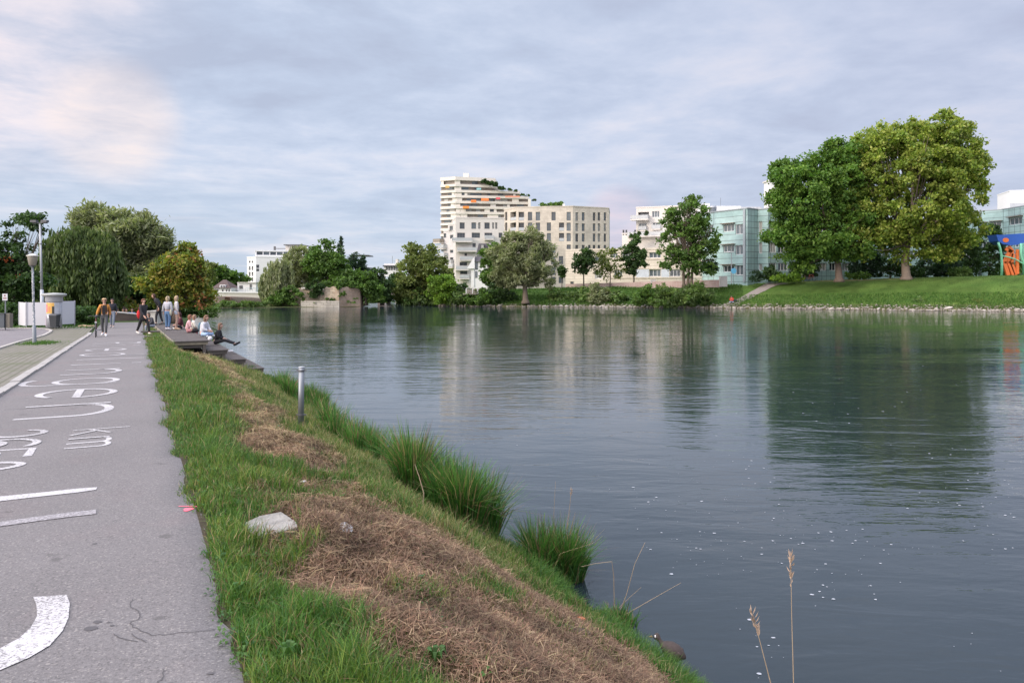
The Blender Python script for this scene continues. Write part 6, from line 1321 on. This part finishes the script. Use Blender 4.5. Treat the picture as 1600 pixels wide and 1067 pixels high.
# man in black with a red bag
p = G(224, 523); r, J, hm = person('man in a long black coat striding right with a red bag on his back', p, (.85, -.35), stand(.62, .4), (.022, .022, .026), (.016, .016, .018), (.22, .09, .05), coat=.34, shoes=(.80, .79, .72), sc=1.02, hairlen=.03)
mb = MB(); mb.ball((.02, .27, 1.0), (.15, .12, .24), 12, 8); mb.build('red_bag', cloth((.62, .03, .035)), r, True)
mb = MB(); mb.tube([(-.12, .16, 1.10), (-.13, .14, 1.35), (-.12, .02, 1.50)], .02, 6); mb.tube([(.12, .16, 1.10), (.13, .14, 1.35), (.12, .02, 1.50)], .02, 6); mb.build('bag_strap', cloth((.25, .03, .04)), r)
# ---- wooden stepped deck
A = Vector((-13.83, 31.5)); e_ = Vector((-.465, .885)); e_.normalize(); m2 = Vector((e_.y, -e_.x)); LENG = 16.0
def D(k, l): q = A+m2*k+e_*l; return (q.x, q.y)
KS = [0, 1.27, 2.03, 2.78, 3.52]; ZS = [1.48, 1.06, .64, .22]
WD = [mat('deck_wood_a', (.075, .064, .060), .85, nscale=7, namt=.4, bump=.6, bscale=30), mat('deck_wood_b', (.105, .090, .082), .85, nscale=7, namt=.4, bump=.6, bscale=30)]
FAS = mat('deck_fascia', (.22, .19, .145), .85, nscale=6, namt=.35, bump=.5)
dk = empty('wooden_deck', (A.x, A.y, 1.48), 0, 'dark weathered wooden deck stepping down to the river in four tiers', 'deck'); o = dk.location
def pr(mb, k0, k1, l0, l1, z0, z1): mb.prism([(q[0]-o.x, q[1]-o.y) for q in (D(k0, l0), D(k1, l0), D(k1, l1), D(k0, l1))], z0-o.z, z1-o.z)
for i in range(4):
    for w_ in (0, 1):
        mb = MB(); l = 0; c = 0
        while l < LENG-.1:
            if c % 2 == w_:
                dz_ = random.uniform(-.005, .005); pr(mb, KS[i]-.02, KS[i+1]+.05-.008*i, l, min(l+.19, LENG), ZS[i]-.05, ZS[i]+dz_)
            l += .2; c += 1
        mb.build('planks', WD[w_], dk)
    mb = MB(); pr(mb, KS[i], KS[i+1], .03, .10, ZS[i]-.17, ZS[i]-.052); pr(mb, KS[i+1]-.06, KS[i+1], .101, LENG-.1, ZS[i]-.16, ZS[i]-.053); mb.build('fascia', FAS if i == 0 else WD[1], dk)
    for j, l in enumerate((.05, 3.2, 6.4, 9.6, 12.8)):
        mb = MB(); pr(mb, KS[i+1]-.19, KS[i+1]-.062, l, l+.14, min(.0, ZS[i]-1.2) if i > 0 else .1, ZS[i]-.171); mb.build('post', WD[1], dk)
        mb = MB(); pr(mb, KS[i]+.02, KS[i+1]-.20, l+.02, l+.12, ZS[i]-.30, ZS[i]-.175); mb.build('joist', WD[0], dk)
mb = MB(); pr(mb, -.09, -.022, -.02, LENG, 1.0, 1.47); mb.build('side_board', FAS, dk)
mb = MB(); pr(mb, .02, KS[4]-.3, 1.4, 1.5, -.1, .9-.9+.15); mb.build('shade_backing', mat('under_deck_shade', (.03, .027, .024), .9), dk)  # dark sheet standing in for the shade of the open underside
mb = MB()
for i in range(4): pr(mb, KS[i]+.05, KS[i+1]-.2, 2.4, 2.48, -.2, ZS[i]-.32)
mb.build('shade_sheet', mat('under_deck_shade'), dk)  # further dark sheets under the tiers, added as shade behind the posts
for (k0, k1, l0, l1, lb) in ((-.95, -.12, 4.4, 5.1, 'short wooden landing bridging the grass between path and deck'), (-.95, -.12, 8.6, 9.3, 'second wooden landing farther along between path and deck')):
    mb = MB(); s0_, t0_ = TS(*D(k0, l0)); zz = 1.46
    for q in range(4): a_ = l0+(l1-l0)*q/4; pr(mb, k0, k1, a_, a_+(l1-l0)/4-.02, zz-.06, zz)
    x_, y_ = D(k0, l0); o2 = mb.build('landing_planks', WD[1]); o2.location = tuple(o); tag(o2, lb, 'landing')
def on_deck(u, v, tier, dl=0):
    """pixel on a tier surface"""
    z = ZS[tier]; Y = (CH-z)*F/(v-HZ); return V3(((u-CX)/F*Y, Y, z))
RV = (m2.x, m2.y); AW = (e_.x, e_.y)
# standing group
p = on_deck(262, 515.5, 0); r, J, hm = person('blonde girl in grey hoodie and blue jeans standing with her back to the camera', p, (.1, 1), stand(.10, .3), (.42, .42, .46), (.105, .19, .33), (.55, .44, .28), shoes=(.75, .75, .78), top_len='waist', hairlen=.10, sc=.98, group='young people on the deck')
mb = MB(); mb.ball(hm+V3((-.02, .11, .07)), (.035, .05, .05), 8, 6); mb.build('ponytail', mat('hair_blonde', (.40, .31, .19), .8), r, True)
mb = MB(); mb.ball((-.20, .04, .92), (.05, .09, .18), 10, 7); mb.build('tote_bag', cloth((.55, .53, .40)), r, True)
p = on_deck(275.5, 515, 0); person('blonde girl in pale denim shorts and light top standing beside the girl in jeans', p, (.9, .5), stand(.08, .2), (.60, .56, .54), (.52, .58, .68), (.52, .38, .24), shorts=True, shoes=(.62, .42, .25), hairlen=.20, top_len='waist', skin_m=SKIN2, sc=.99, group='young people on the deck', head_turn=.4)
p = on_deck(248.5, 507.5, 0); r, J, hm = person('tall person in black tracksuit with white stripes bending to the left on the deck', p, (-.9, -.2), (lambda J: (J.__setitem__('chest', V3((0, -.12, 1.30))), J.__setitem__('neck', V3((0, -.22, 1.44))), J.__setitem__('shoL', V3((-.17, -.15, 1.38))), J.__setitem__('shoR', V3((.17, -.15, 1.38))), J)[4])(stand(.3, .2)), (.02, .02, .024), (.022, .022, .026), (.12, .06, .04), shoes=(.1, .1, .1), sc=1.06, group='young people on the deck')
mb = MB(); k = 'L'; mb.tube([J['hipL']+V3((-.115, 0, 0)), J['kneL']+V3((-.088, 0, 0)), J['ankL']+V3((-.068, 0, .05))], .014, 5); mb.build('white_stripe', cloth((.75, .75, .75)), r)
# seated
def seat(u, v, tier, label, top, bottom, hair, face=RV, legs='down', lean=.03, **k):
    p = on_deck(u, v, tier); return person(label, p, face, sit(.42, lean, legs), top, bottom, hair, group='young people on the deck', **k)
seat(239, 512, 0, 'person in grey jeans crouching at the far left edge of the deck', (.06, .06, .07), (.25, .28, .33), (.07, .05, .04), face=(-.4, -1), legs='down', lean=.18, shoes=(.15, .15, .16), sc=.9)
seat(284, 514, 0, 'seated person in dark red and black facing the standing girls', (.10, .025, .035), (.02, .02, .025), (.09, .03, .03), face=(-.8, -.5), legs='cross', sc=.95)
seat(293, 520, 0, 'girl with copper hair in a pale pink top sitting on the deck edge', (.60, .36, .38), (.50, .22, .24), (.30, .13, .08), sc=.95, hairlen=.08)
r, J, hm = seat(300, 520, 0, 'girl in a cream jacket sitting between the pink top and the denim vest', (.66, .62, .54), (.02, .02, .022), (.36, .22, .14), sc=.95, hairlen=.10)
r, J, hm = seat(316, 526, 0, 'long haired woman in white top and denim vest sitting on the top tier', (.62, .62, .66), (.30, .42, .60), (.26, .15, .09), face=(.9, -.15), sc=1.05, hairlen=.22, legs='cross', lean=.08)
mb = MB(); mb.ball((0, .10, .42), (.15, .05, .20), 10, 7); mb.build('denim_vest', cloth((.12, .20, .24)), r, True)
seat(336, 538.5, 1, 'woman in a dark vest sitting one tier lower with legs stretched out', (.018, .018, .024), (.022, .022, .028), (.22, .13, .08), face=(.95, .15), legs='out', hairlen=.24, lean=.10, sc=1.08, shoes=(.02, .02, .025), skin_m=SKIN2, top_len='hip')
p = on_deck(324.5, 531, 0); mb = MB(); mb.ball((0, 0, .06), (.10, .08, .10), 10, 7); o_ = mb.build('white_bag', cloth((.62, .62, .66)), None, True); o_.location = p+V3((.1, .0, 0)); tag(o_, 'white cloth bag lying at the corner of the top tier', 'bag')
p = on_deck(357, 550, 2); mb = MB(); mb.box((0, 0, .03), (.22, .15, .05), Matrix.Rotation(.4, 3, 'Z')); o_ = mb.build('folded_paper', mat('white_paper')); o_.location = p+V3((0, .3, 0)); tag(o_, 'white folded paper lying on the third tier', 'paper')
# distant people at the end of the path
for (u, v, tc_, bc, lb) in ((184, 497, (.55, .45, .50), (.05, .04, .08), 'small distant figure in dark and pale pink above the wall'), (193, 497, (.66, .70, .20), (.05, .05, .06), 'small distant figure in a neon yellow top'), (198, 497, (.16, .20, .50), (.16, .20, .45), 'small distant figure in violet blue beside the neon yellow top'), (207, 497, (.06, .14, .36), (.06, .12, .28), 'small distant figure in dark blue nearest the dark tree')):
    Y = 60; pp = P(u, v+3.5, Y); person(lb, pp, (.3, -1), sit(.45, .02, 'down'), tc_, bc, (.08, .05, .04), sc=1.0, group='small figures above the wall')
# wall at the end of the path
root = empty('end_wall', tuple(P(195, 503, 55)), 0, 'dark brick retaining wall with pale coping closing the path', 'wall'); o = root.location; e0, e1 = P(176, 503, 54.5), P(216, 503, 55.5)
mb = MB(); mb.prism([(e0.x-o.x, e0.y-o.y), (e1.x-o.x, e1.y-o.y), (e1.x-o.x, e1.y-o.y+.5), (e0.x-o.x, e0.y-o.y+.5)], -.3, [.70, .48, .48, .70]); mb.build('wall', stonefac('dark_brick', (.12, .085, .07), (.16, .11, .09), .35, .14, (.10, .09, .08), .02), root)
mb = MB(); mb.prism([(e0.x-o.x, e0.y-o.y-.04), (e1.x-o.x, e1.y-o.y-.04), (e1.x-o.x, e1.y-o.y+.54), (e0.x-o.x, e0.y-o.y+.54)], [.702, .482, .482, .702], [.76, .54, .54, .76]); mb.build('coping', mat('pale_coping', (.42, .40, .37), .8), root)
root = empty('stone_block', tuple(P(237, 505, 52)), 0, 'pale concrete wall block behind the deck under the autumn tree', 'wall'); pxbox(root, 'block', 229, 246, 487, 506, 52, 1.2, mat('pale_stone')); pxbox(root, 'coping', 228.5, 246.5, 485.8, 487, 51.9, 1.4, mat('pale_coping'))
# ================================================================== street things at the left
p = G(54, 537); root = empty('street_lamp', tuple(p), 0, 'sticker covered lamp post with a pale lantern head beside the side road', 'street lamp'); s_ = p.y/F; H = (537-395)*s_
PG = mat('lamp_grey', (.22, .24, .26), .55, .4, nscale=3, namt=.2); mb = MB(); top_ = V3((-3.5*s_, 0, H-.0))
ax = lambda z: V3((-3.6*s_*z/H, 0, z)); mb.tube([ax(-.3), ax(.0), ax(.72), ax(.74), ax(H*.5), ax(H*.87)], [.075, .075, .07, .045, .042, .038], 12); mb.build('pole', PG, root, True)
LAN = mat('lantern_cream', (.32, .295, .24), .4, nscale=4, namt=.1); mb = MB(); c_ = ax(H*.875); mb.lathe([(.05, -.02), (.13, .0), (.18, .30), (.19, .34)], tuple(c_), 16); mb.build('lantern', LAN, root, True)
mb = MB(); mb.lathe([(.22, .343), (.22, .37), (.12, .41), (.02, .45)], tuple(c_), 16); mb.build('lantern_cap', mat('cap_cream', (.55, .53, .48), .5), root, True)
mb = MB(); mb.lathe([(.055, -.06), (.10, -.045), (.10, -.02)], tuple(c_), 12); mb.build('collar', FR_D, root, True)
mb = MB(); random.seed(5)
for k in range(34):
    z = random.uniform(.78, 2.75); a0 = random.uniform(-2.6, -.5); r_ = .0465; h = random.uniform(.03, .09); n = 5; c = ax(z); da = random.uniform(.4, 1.2)
    vs = [(c.x+r_*math.cos(a0+da*i/n), r_*math.sin(a0+da*i/n), z+j*h) for j in (0, 1) for i in range(n+1)]; mb.cm = 0; mb.add(vs, [(i, i+1, n+1+i+1, n+1+i) for i in range(n)])
st = mb.build('stickers', mat('stickers', (.55, .55, .57), .6, nscale=18, namt=.65), root)
p = P(66, 508, 48); root = empty('lighting_mast', tuple(p), 0, 'tall thin pale mast with a dark floodlight head behind the white panels', 'mast'); s_ = 48/F; H = (508-350)*s_
mb = MB(); mb.tube([(0, 0, 0), (-2*s_*.3, 0, H*.35)], [.105, .10], 12); mb.tube([(-2*s_*.3, 0, H*.35), (-3.5*s_, 0, H)], [.075, .055], 12); mb.build('pole', mat('mast_grey', (.42, .44, .46), .5, .3), root, True)
for z in (.42, .52, .80): mb = MB(); mb.tube([(-2.2*s_, 0, H*z), (-2.2*s_, 0, H*z+.06)], .095, 10); mb.build('clamp', PG, root)
mb = MB(); mb.box((-3.5*s_, 0, H+.06), (.9, .12, .06)); mb.box((-3.5*s_-.33, -.05, H+.16), (.36, .28, .14)); mb.box((-3.5*s_+.33, -.05, H+.16), (.36, .28, .14)); mb.build('floodlights', FR_D, root)
# advertising column
p = P(84.5, 511.5, 44.4); root = empty('advertising_column', tuple(p), 0, 'round advertising column with a yellow poster and wide flat cap', 'advertising column'); s_ = 44.4/F; R0 = 11*s_
mb = MB(); mb.lathe([(R0, 0), (R0, 40*s_)], (0, 0, 0), 28); mb.build('drum', mat('column_paper', (.40, .41, .44), .8, nscale=4, namt=.5), root, True)
mb = MB(); mb.lathe([(R0+.02, 40*s_), (R0+.06, 41*s_), (R0+.04, 47*s_), (R0+.10, 48*s_)], (0, 0, 0), 28); mb.build('frieze', mat('column_grey', (.45, .46, .48), .6), root, True)
mb = MB(); mb.lathe([(R0+.12, 48.02*s_), (R0+.24, 50*s_), (R0+.24, 52.3*s_), (R0+.10, 53*s_), (.05, 54*s_)], (0, 0, 0), 28); mb.build('roof', mat('column_cap', (.36, .37, .35), .6), root, True)
def curved(a0, a1, z0, z1, m, nm, off=.008):
    mb = MB(); n = 10; vs = [((R0+off)*math.cos(R(a0+(a1-a0)*i/n)), (R0+off)*math.sin(R(a0+(a1-a0)*i/n)), z) for z in (z0*s_, z1*s_) for i in range(n+1)]; mb.add(vs, [(i, i+1, n+2+i, n+1+i) for i in range(n)]); return mb.build(nm, m, root)
f = curved(-125, -58, 22, 38.5, mat('poster_yellow', (.78, .46, .12), .6, nscale=3, namt=.2), 'poster')
curved(-128, -108, 24, 36, mat('poster_pink', (.68, .22, .22), .6, nscale=6, namt=.3), 'poster_detail', .011); curved(-103, -85, 24.5, 33, mat('poster_orange', (.80, .28, .12), .6, nscale=6, namt=.3), 'poster_detail', .011); curved(-74, -58, 22, 33, mat('poster_dark', (.05, .05, .04), .6), 'poster_detail', .012)
curved(-118, -62, 15, 21, mat('poster_white', (.62, .63, .66), .6), 'poster'); curved(-160, -130, 2, 19, mat('poster_lilac', (.42, .33, .40), .7, nscale=5, namt=.5), 'poster'); curved(-55, -20, 3, 18, mat('poster_blue', (.14, .20, .38), .7, nscale=6, namt=.6), 'poster'); curved(-52, -22, 20, 37, mat('poster_pale', (.48, .50, .54), .7, nscale=6, namt=.3), 'poster')
# wheelie bin
p = P(85.5, 512, 43.2); root = empty('wheeled_bin', tuple(p), 0, 'dark grey wheeled litter bin standing before the advertising column', 'litter bin'); BN = mat('bin_dark', (.035, .04, .045), .5)
mb = MB(); w0, w1, h = .16, .21, .68; mb.add([(-w0, -w0, .04), (w0, -w0, .04), (w0, w0, .04), (-w0, w0, .04), (-w1, -w1, h), (w1, -w1, h), (w1, w1, h), (-w1, w1, h)], [(3, 2, 1, 0), (4, 5, 6, 7), (0, 1, 5, 4), (1, 2, 6, 5), (2, 3, 7, 6), (3, 0, 4, 7)]); mb.build('body', BN, root)
mb = MB(); mb.add([(-.23, -.24, h+.003), (.23, -.24, h+.003), (.23, .23, h+.003), (-.23, .23, h+.003), (-.19, -.18, h+.07), (.19, -.18, h+.07), (.21, .22, h+.09), (-.21, .22, h+.09)], [(3, 2, 1, 0), (4, 5, 6, 7), (0, 1, 5, 4), (1, 2, 6, 5), (2, 3, 7, 6), (3, 0, 4, 7)]); mb.build('lid', BN, root)
for s in (-1, 1): mb = MB(); mb.tube([(.15*s, .16, .06), (.19*s, .16, .06)], .06, 10); mb.build('wheel', mat('tyre_black', (.02, .02, .02), .7), root)
# white hoarding panels
root = empty('white_screen', tuple(P(75, 509, 45.5)), 0, 'white screen panels standing around the advertising column', 'screen'); o = root.location; PW = mat('panel_white', (.58, .58, .61), .6, nscale=.8, namt=.05)
def panel(u0, Y0, u1, Y1, v0, v1, nm='panel'):
    mb = MB(); a, b = P(u0, v1, Y0), P(u1, v1, Y1); zt_ = CH-(v0-HZ)/F*((Y0+Y1)/2); zb = min(a.z, b.z)
    mb.prism([(a.x-o.x, a.y-o.y), (b.x-o.x, b.y-o.y), (b.x-o.x, b.y-o.y+.04), (a.x-o.x, a.y-o.y+.04)], zb-o.z+.03, zt_-o.z); mb.build(nm, PW, root)
    for q in (a, b): mb = MB(); mb.bb(q.x-o.x-.03, q.x-o.x+.03, q.y-o.y-.035, q.y-o.y-.003, zb-o.z-.05, zt_-o.z+.02); mb.build('post', mat('panel_post', (.36, .37, .40), .6), root)
panel(30, 46.6, 41, 45.2, 472.5, 508.5); panel(41.3, 45.1, 73, 45.3, 472.5, 509); panel(95.5, 46.3, 117, 47.4, 470.5, 506.5)
# sign and cabinet at the left edge
p = P(8.5, 513, 42.5); root = empty('parking_sign', tuple(p), 0, 'small square white sign on a thin pole at the left edge', 'sign'); s_ = 42.5/F
mb = MB(); mb.tube([(0, 0, -.1), (0, 0, 50*s_)], .03, 8); mb.build('pole', PG, root); mb = MB(); mb.bb(-4*s_, 4*s_, -.05, -.032, 43.5*s_, 54*s_); sg_ = mb.build('sign_plate', mat('sign_white', (.55, .55, .57), .5, namt=.05), root)
mb = MB(); mb.ball((0, -.055, 51*s_), (.05, .006, .05), 10, 6); mb.bb(-2.5*s_, 2.5*s_, -.056, -.051, 46*s_, 48*s_); mb.build('symbol', mat('sign_marks', (.25, .12, .12), .6), sg_)
root = empty('utility_cabinet', tuple(P(4, 512, 42)), 0, 'dark grey utility cabinet beside a concrete post at the left edge', 'cabinet'); o = root.location; s_ = 42/F
mb = MB(); mb.bb(-14*s_, 2.3*s_, 0, .5, 0, 21*s_); mb.build('body', mat('cab_grey', (.07, .085, .10), .5), root); mb = MB(); mb.bb(-14.3*s_, 2.6*s_, -.03, .53, 21.05*s_, 22.3*s_); mb.build('lid', mat('cab_lid', (.05, .055, .06), .5), root); mb = MB(); mb.bb(2.9*s_, 9*s_, .1, .4, 0, 22*s_); mb.build('concrete_post', mat('post_conc', (.17, .155, .125), .9), root)
# driftwood plank on the cobbles, and weeds round the lamp foot
p = P(134, 511.5, 46); mb = MB(); mb.tube([(-.45, 0, .06), (-.15, .05, .10), (.12, 0, .07), (.5, .03, .09)], [.05, .06, .05, .04], 7); o_ = mb.build('driftwood_log', mat('log_tan', (.42, .31, .20), .9)); o_.location = p; tag(o_, 'pale tan log lying on the cobbles left of the bicycle', 'log')
fp0 = TS(*G(54, 537).xy); n = 1100; a = rng.normal(size=(n, 2))*np.array([.55, .30]); s = fp0[0]+a[:, 0]*1.3+.2; t = fp0[1]+a[:, 1]+.15; x, y = ST(s, t)
tag(blades('weed_patch', np.stack([x, y, zp(s)+.03], 1), .04+.10*rng.random(n), .012+.01*rng.random(n), rng.uniform(0, 6.28, n), rng.uniform(.1, .8, n), pick(GREENS, n), BLADE), 'grass tufts growing from the cobbles around the lamp foot', 'weeds', kind='stuff')
n = 22000; s = rng.uniform(47, 62, n); t = rng.uniform(-34, TK-.2, n); x, y = ST(s, t); kp = (y > 44.2) & (CX+F*x/y < 175) ; s, t, x, y = s[kp], t[kp], x[kp], y[kp]; n = len(s)
tag(blades('lawn_behind', np.stack([x, y, zp(s)-.02], 1), .08+.14*rng.random(n), .03+.02*rng.random(n), rng.uniform(0, 6.28, n), rng.uniform(.1, .7, n), pick(GREENS[:3], n), BLADE), 'green grass strip behind the cobbles and white panels', 'grass', kind='stuff')
# ================================================================== far bank things
p = GF(1409, 433.5); root = empty('red_bin', tuple(p), 0, 'red litter bin at the foot of the largest chestnut', 'litter bin'); RB_ = mat('bin_red', (.62, .045, .035), .5, namt=.15); s_ = p.y/F
mb = MB(); mb.lathe([(3.3*s_, 0), (3.8*s_, 5*s_), (3.8*s_, 10*s_)], (0, 0, .02), 14); mb.build('body', RB_, root, True); mb = MB(); mb.lathe([(4.1*s_, 10.05*s_), (4.1*s_, 11*s_), (3*s_, 12.3*s_)], (0, 0, .02), 14); mb.build('lid', RB_, root, True)
# climbing frame
Yp = 136; root = empty('climbing_frame', tuple(P(1585, 430, Yp)), 0, 'playground climbing frame with a blue canopy, green posts and orange zigzag panels', 'climbing frame'); o = root.location
pp = lambda u, v, dy=0: P(u, v, Yp)-o+V3((0, dy, 0)); GN = mat('play_green', (.22, .62, .40), .45, namt=.08); OR = mat('play_orange', (.85, .20, .05), .45, namt=.08); BLU = mat('play_blue', (.035, .12, .48), .5, namt=.12)
T7 = lambda x, y, dy=0: pp(1520+x/11.85, 350+y/11.85, dy)
for pts in (((470, 340), (505, 450), (530, 580), (540, 760), (532, 960)), ((890, 360), (890, 560), (905, 640), (960, 740), (1010, 800))):
    mb = MB(); mb.tube([T7(*q) for q in pts], .20, 9); mb.build('post', GN, root, True)
for pts in (((1150, 340), (1140, 600), (1150, 960)),): mb = MB(); mb.tube([T7(*q, 3.0) for q in pts], .18, 9); mb.build('post', GN, root, True)
mb = MB(); mb.tube([T7(520, 585), T7(640, 610), T7(780, 650), T7(940, 740), T7(1120, 780)], .11, 8); mb.build('rail', GN, root, True)
for pts in (((650, 455, 0), (720, 500), (620, 710), (690, 940)), ((700, 420, .5), (765, 500), (700, 710), (785, 940)), ((780, 560, .2), (750, 730), (830, 935)),):
    c = []; P0 = [T7(q[0], q[1], .4) for q in pts]
    w_ = .30; mb = MB()
    for a, b in zip(P0, P0[1:]):
        d = (b-a).normalized(); n_ = V3((-d.z, 0, d.x)); mb.add([a-n_*w_-d*.1, a+n_*w_-d*.1, b+n_*w_+d*.1, b-n_*w_+d*.1]+[x+V3((0, .25+.01*len(mb.v), 0)) for x in (a-n_*w_-d*.1, a+n_*w_-d*.1, b+n_*w_+d*.1, b-n_*w_+d*.1)], [(0, 1, 2, 3), (7, 6, 5, 4), (0, 4, 5, 1), (1, 5, 6, 2), (2, 6, 7, 3), (3, 7, 4, 0)])
    mb.build('zigzag_panel', OR, root)
mb = MB(); a, b = T7(830, 470, .3), T7(880, 925, .3); mb.bb(a.x, b.x, a.y, a.y+.3, b.z, a.z); mb.build('panel', OR, root)
mb = MB(); vs = []
top7 = [(435, 200), (560, 202), (700, 190), (850, 180), (1000, 178), (1150, 185)]; bot7 = [(475, 320), (560, 372), (690, 398), (830, 385), (960, 345), (1110, 300)]
fr_ = [T7(*q) for q in top7]+[T7(*q) for q in bot7]; bk_ = [x+V3((0, 2.6, 0)) for x in fr_]; n = 6
mb.add(fr_+bk_, [(n+i, n+i+1, i+1, i) for i in range(5)]+[(12+i, 12+i+1, 12+n+i+1, 12+n+i) for i in range(5)]+[(i, i+1, 12+i+1, 12+i) for i in range(5)]+[(n+i, 12+n+i, 12+n+i+1, n+i+1) for i in range(5)]+[(0, 12, 12+n, n), (5, n+5, 12+n+5, 12+5)]); mb.build('canopy', BLU, root)
mb = MB(); c = T7(610, 300); mb.add([c+V3((.52*math.cos(a)*1.05, -.03, .40*math.sin(a))) for a in np.linspace(0, 2*math.pi, 17)[:-1]]+[c+V3((.52*math.cos(a)*1.05, .05, .40*math.sin(a))) for a in np.linspace(0, 2*math.pi, 17)[:-1]], [tuple(range(16))]+[(i, 16+i, 16+(i+1) % 16, (i+1) % 16) for i in range(16)]); mb.build('round_disc', OR, root)
for y7 in (750, 870): mb = MB(); mb.tube([T7(560, y7, .8), T7(900, y7-5, .8)], .035, 6); mb.build('rope', mat('rope', (.4, .5, .45), .8), root)
# bench, street lamp, round sign, leaning bicycles
p = GF(1538, 430.5); root = empty('park_bench', tuple(p), 0, 'brown wooden park bench left of the climbing frame', 'bench'); s_ = p.y/F; BW = mat('bench_wood', (.13, .075, .06), .8)
mb = MB(); mb.bb(-14*s_, 14*s_, -.25, .25, .42, .50); mb.build('seat', BW, root); mb = MB(); mb.bb(-14*s_, 14*s_, .28, .34, .62, 1.0); mb.build('backrest', BW, root)
for x in (-11, 11): mb = MB(); mb.bb(x*s_-.12, x*s_+.12, -.22, .34, 0, .419); mb.build('leg', mat('pillar_conc'), root)
p = P(1143, 440, 137); root = empty('street_lamp', tuple(p), 0, 'slim grey lamp post with a flat head in front of the teal building', 'street lamp'); s_ = 137/F
mb = MB(); mb.tube([(0, 0, -.3), (0, 0, 44*s_), (-.05, 0, 45.5*s_)], [.09, .06, .05], 8); mb.build('pole', mat('mast_grey'), root); mb = MB(); mb.tube([(-.1, 0, 45.6*s_), (-.35, 0, 45.9*s_), (-.75, 0, 45.6*s_)], [.08, .16, .08], 8); mb.build('lamp_head', mat('head_white', (.6, .6, .6), .4), root, True)
p = P(1143.5, 440, 136.6); root = empty('path_sign', tuple(p+V3((.25, -.2, 0))), 0, 'small light blue sign on a pole at the head of the bank', 'sign'); mb = MB(); mb.tube([(0, 0, -.3), (0, 0, 18*s_)], .04, 6); mb.build('pole', PG, root); mb = MB(); mb.lathe([(.50, 0), (.50, .04)], (0, 0, 0), 18); d_ = mb.build('disc', mat('sign_blue', (.14, .48, .72), .5, namt=.05), root); d_.rotation_euler = (R(90), 0, 0); d_.location = (0, -.06, 16.5*s_)
def far_bike(u, v, label, rz, c):
    p = GF(u, v); root = empty('bicycle', tuple(p), rz, label, 'bicycle', None, 1.35); m = mat('fbike_%d' % int(c[0]*99), c, .5)
    for x in (-.5, .5): mb = MB(); mb.tube([(x+.32*math.cos(a), 0, .34+.32*math.sin(a)) for a in np.linspace(0, 2*math.pi, 15)], .025, 5, False); mb.build('wheel', BL, root)
    mb = MB()
    for a, b in (((-.5, 0, .34), (-.1, 0, .34)), ((-.1, 0, .34), (-.22, 0, .85)), ((-.2, 0, .8), (.34, 0, .85)), ((-.1, 0, .34), (.36, 0, .72)), ((.34, 0, .95), (.5, 0, .34)), ((-.5, 0, .34), (-.2, 0, .8))): mb.tube([a, b], .022, 5)
    mb.build('frame', m, root); mb = MB(); mb.tube([(.32, -.28, .98), (.36, 0, .97), (.32, .28, .98)], .02, 5); mb.build('handlebar', BL, root); mb = MB(); mb.ball((-.23, 0, .90), (.14, .07, .04), 7, 4); mb.build('saddle', BL, root)
far_bike(1250, 440.2, 'pale bicycle parked left of the wooden board by the far footpath', R(25), (.45, .47, .52)); far_bike(1267, 439.4, 'reddish bicycle parked right of the wooden board by the far footpath', R(-60), (.30, .08, .08))
p = GF(1258, 439); root = empty('info_board', tuple(p), 0, 'tan wooden board standing between the two far bicycles', 'board'); mb = MB(); mb.bb(-.62, .62, .4, .48, .45, 1.55); mb.build('board', mat('board_tan', (.42, .30, .19), .8), root)
for x in (-.55, .55): mb = MB(); mb.tube([(x, .5, 0), (x, .5, 1.6)], .05, 6); mb.build('post', BW, root)
# person resting at the foot of the footpath
p = GF(1144, 473.5); person('person in a red jacket sitting bent over at the foot of the far footpath', p+V3((0, 0, .1)), (-.5, -.9), sit(.2, .22, 'cross'), (.62, .05, .04), (.06, .13, .25), (.02, .02, .02), sc=1.25)
mb = MB(); mb.ball((.55, .2, .32), (.38, .25, .30), 10, 7); o_ = mb.build('rucksack', cloth((.03, .03, .04)), None, True); o_.location = p; tag(o_, 'black rucksack beside the seated person in red', 'rucksack')
p = P(707.5, 478, 142.5); mb = MB(); mb.ball((0, 0, .35), (.30, .2, .42), 9, 6); mb.ball((.35, 0, .12), (.35, .2, .22), 9, 6); o_ = mb.build('pale_boulder', mat('riprap1'), None, True); o_.location = p; tag(o_, 'upright pale boulder at the waterline below the bushes', 'stone')
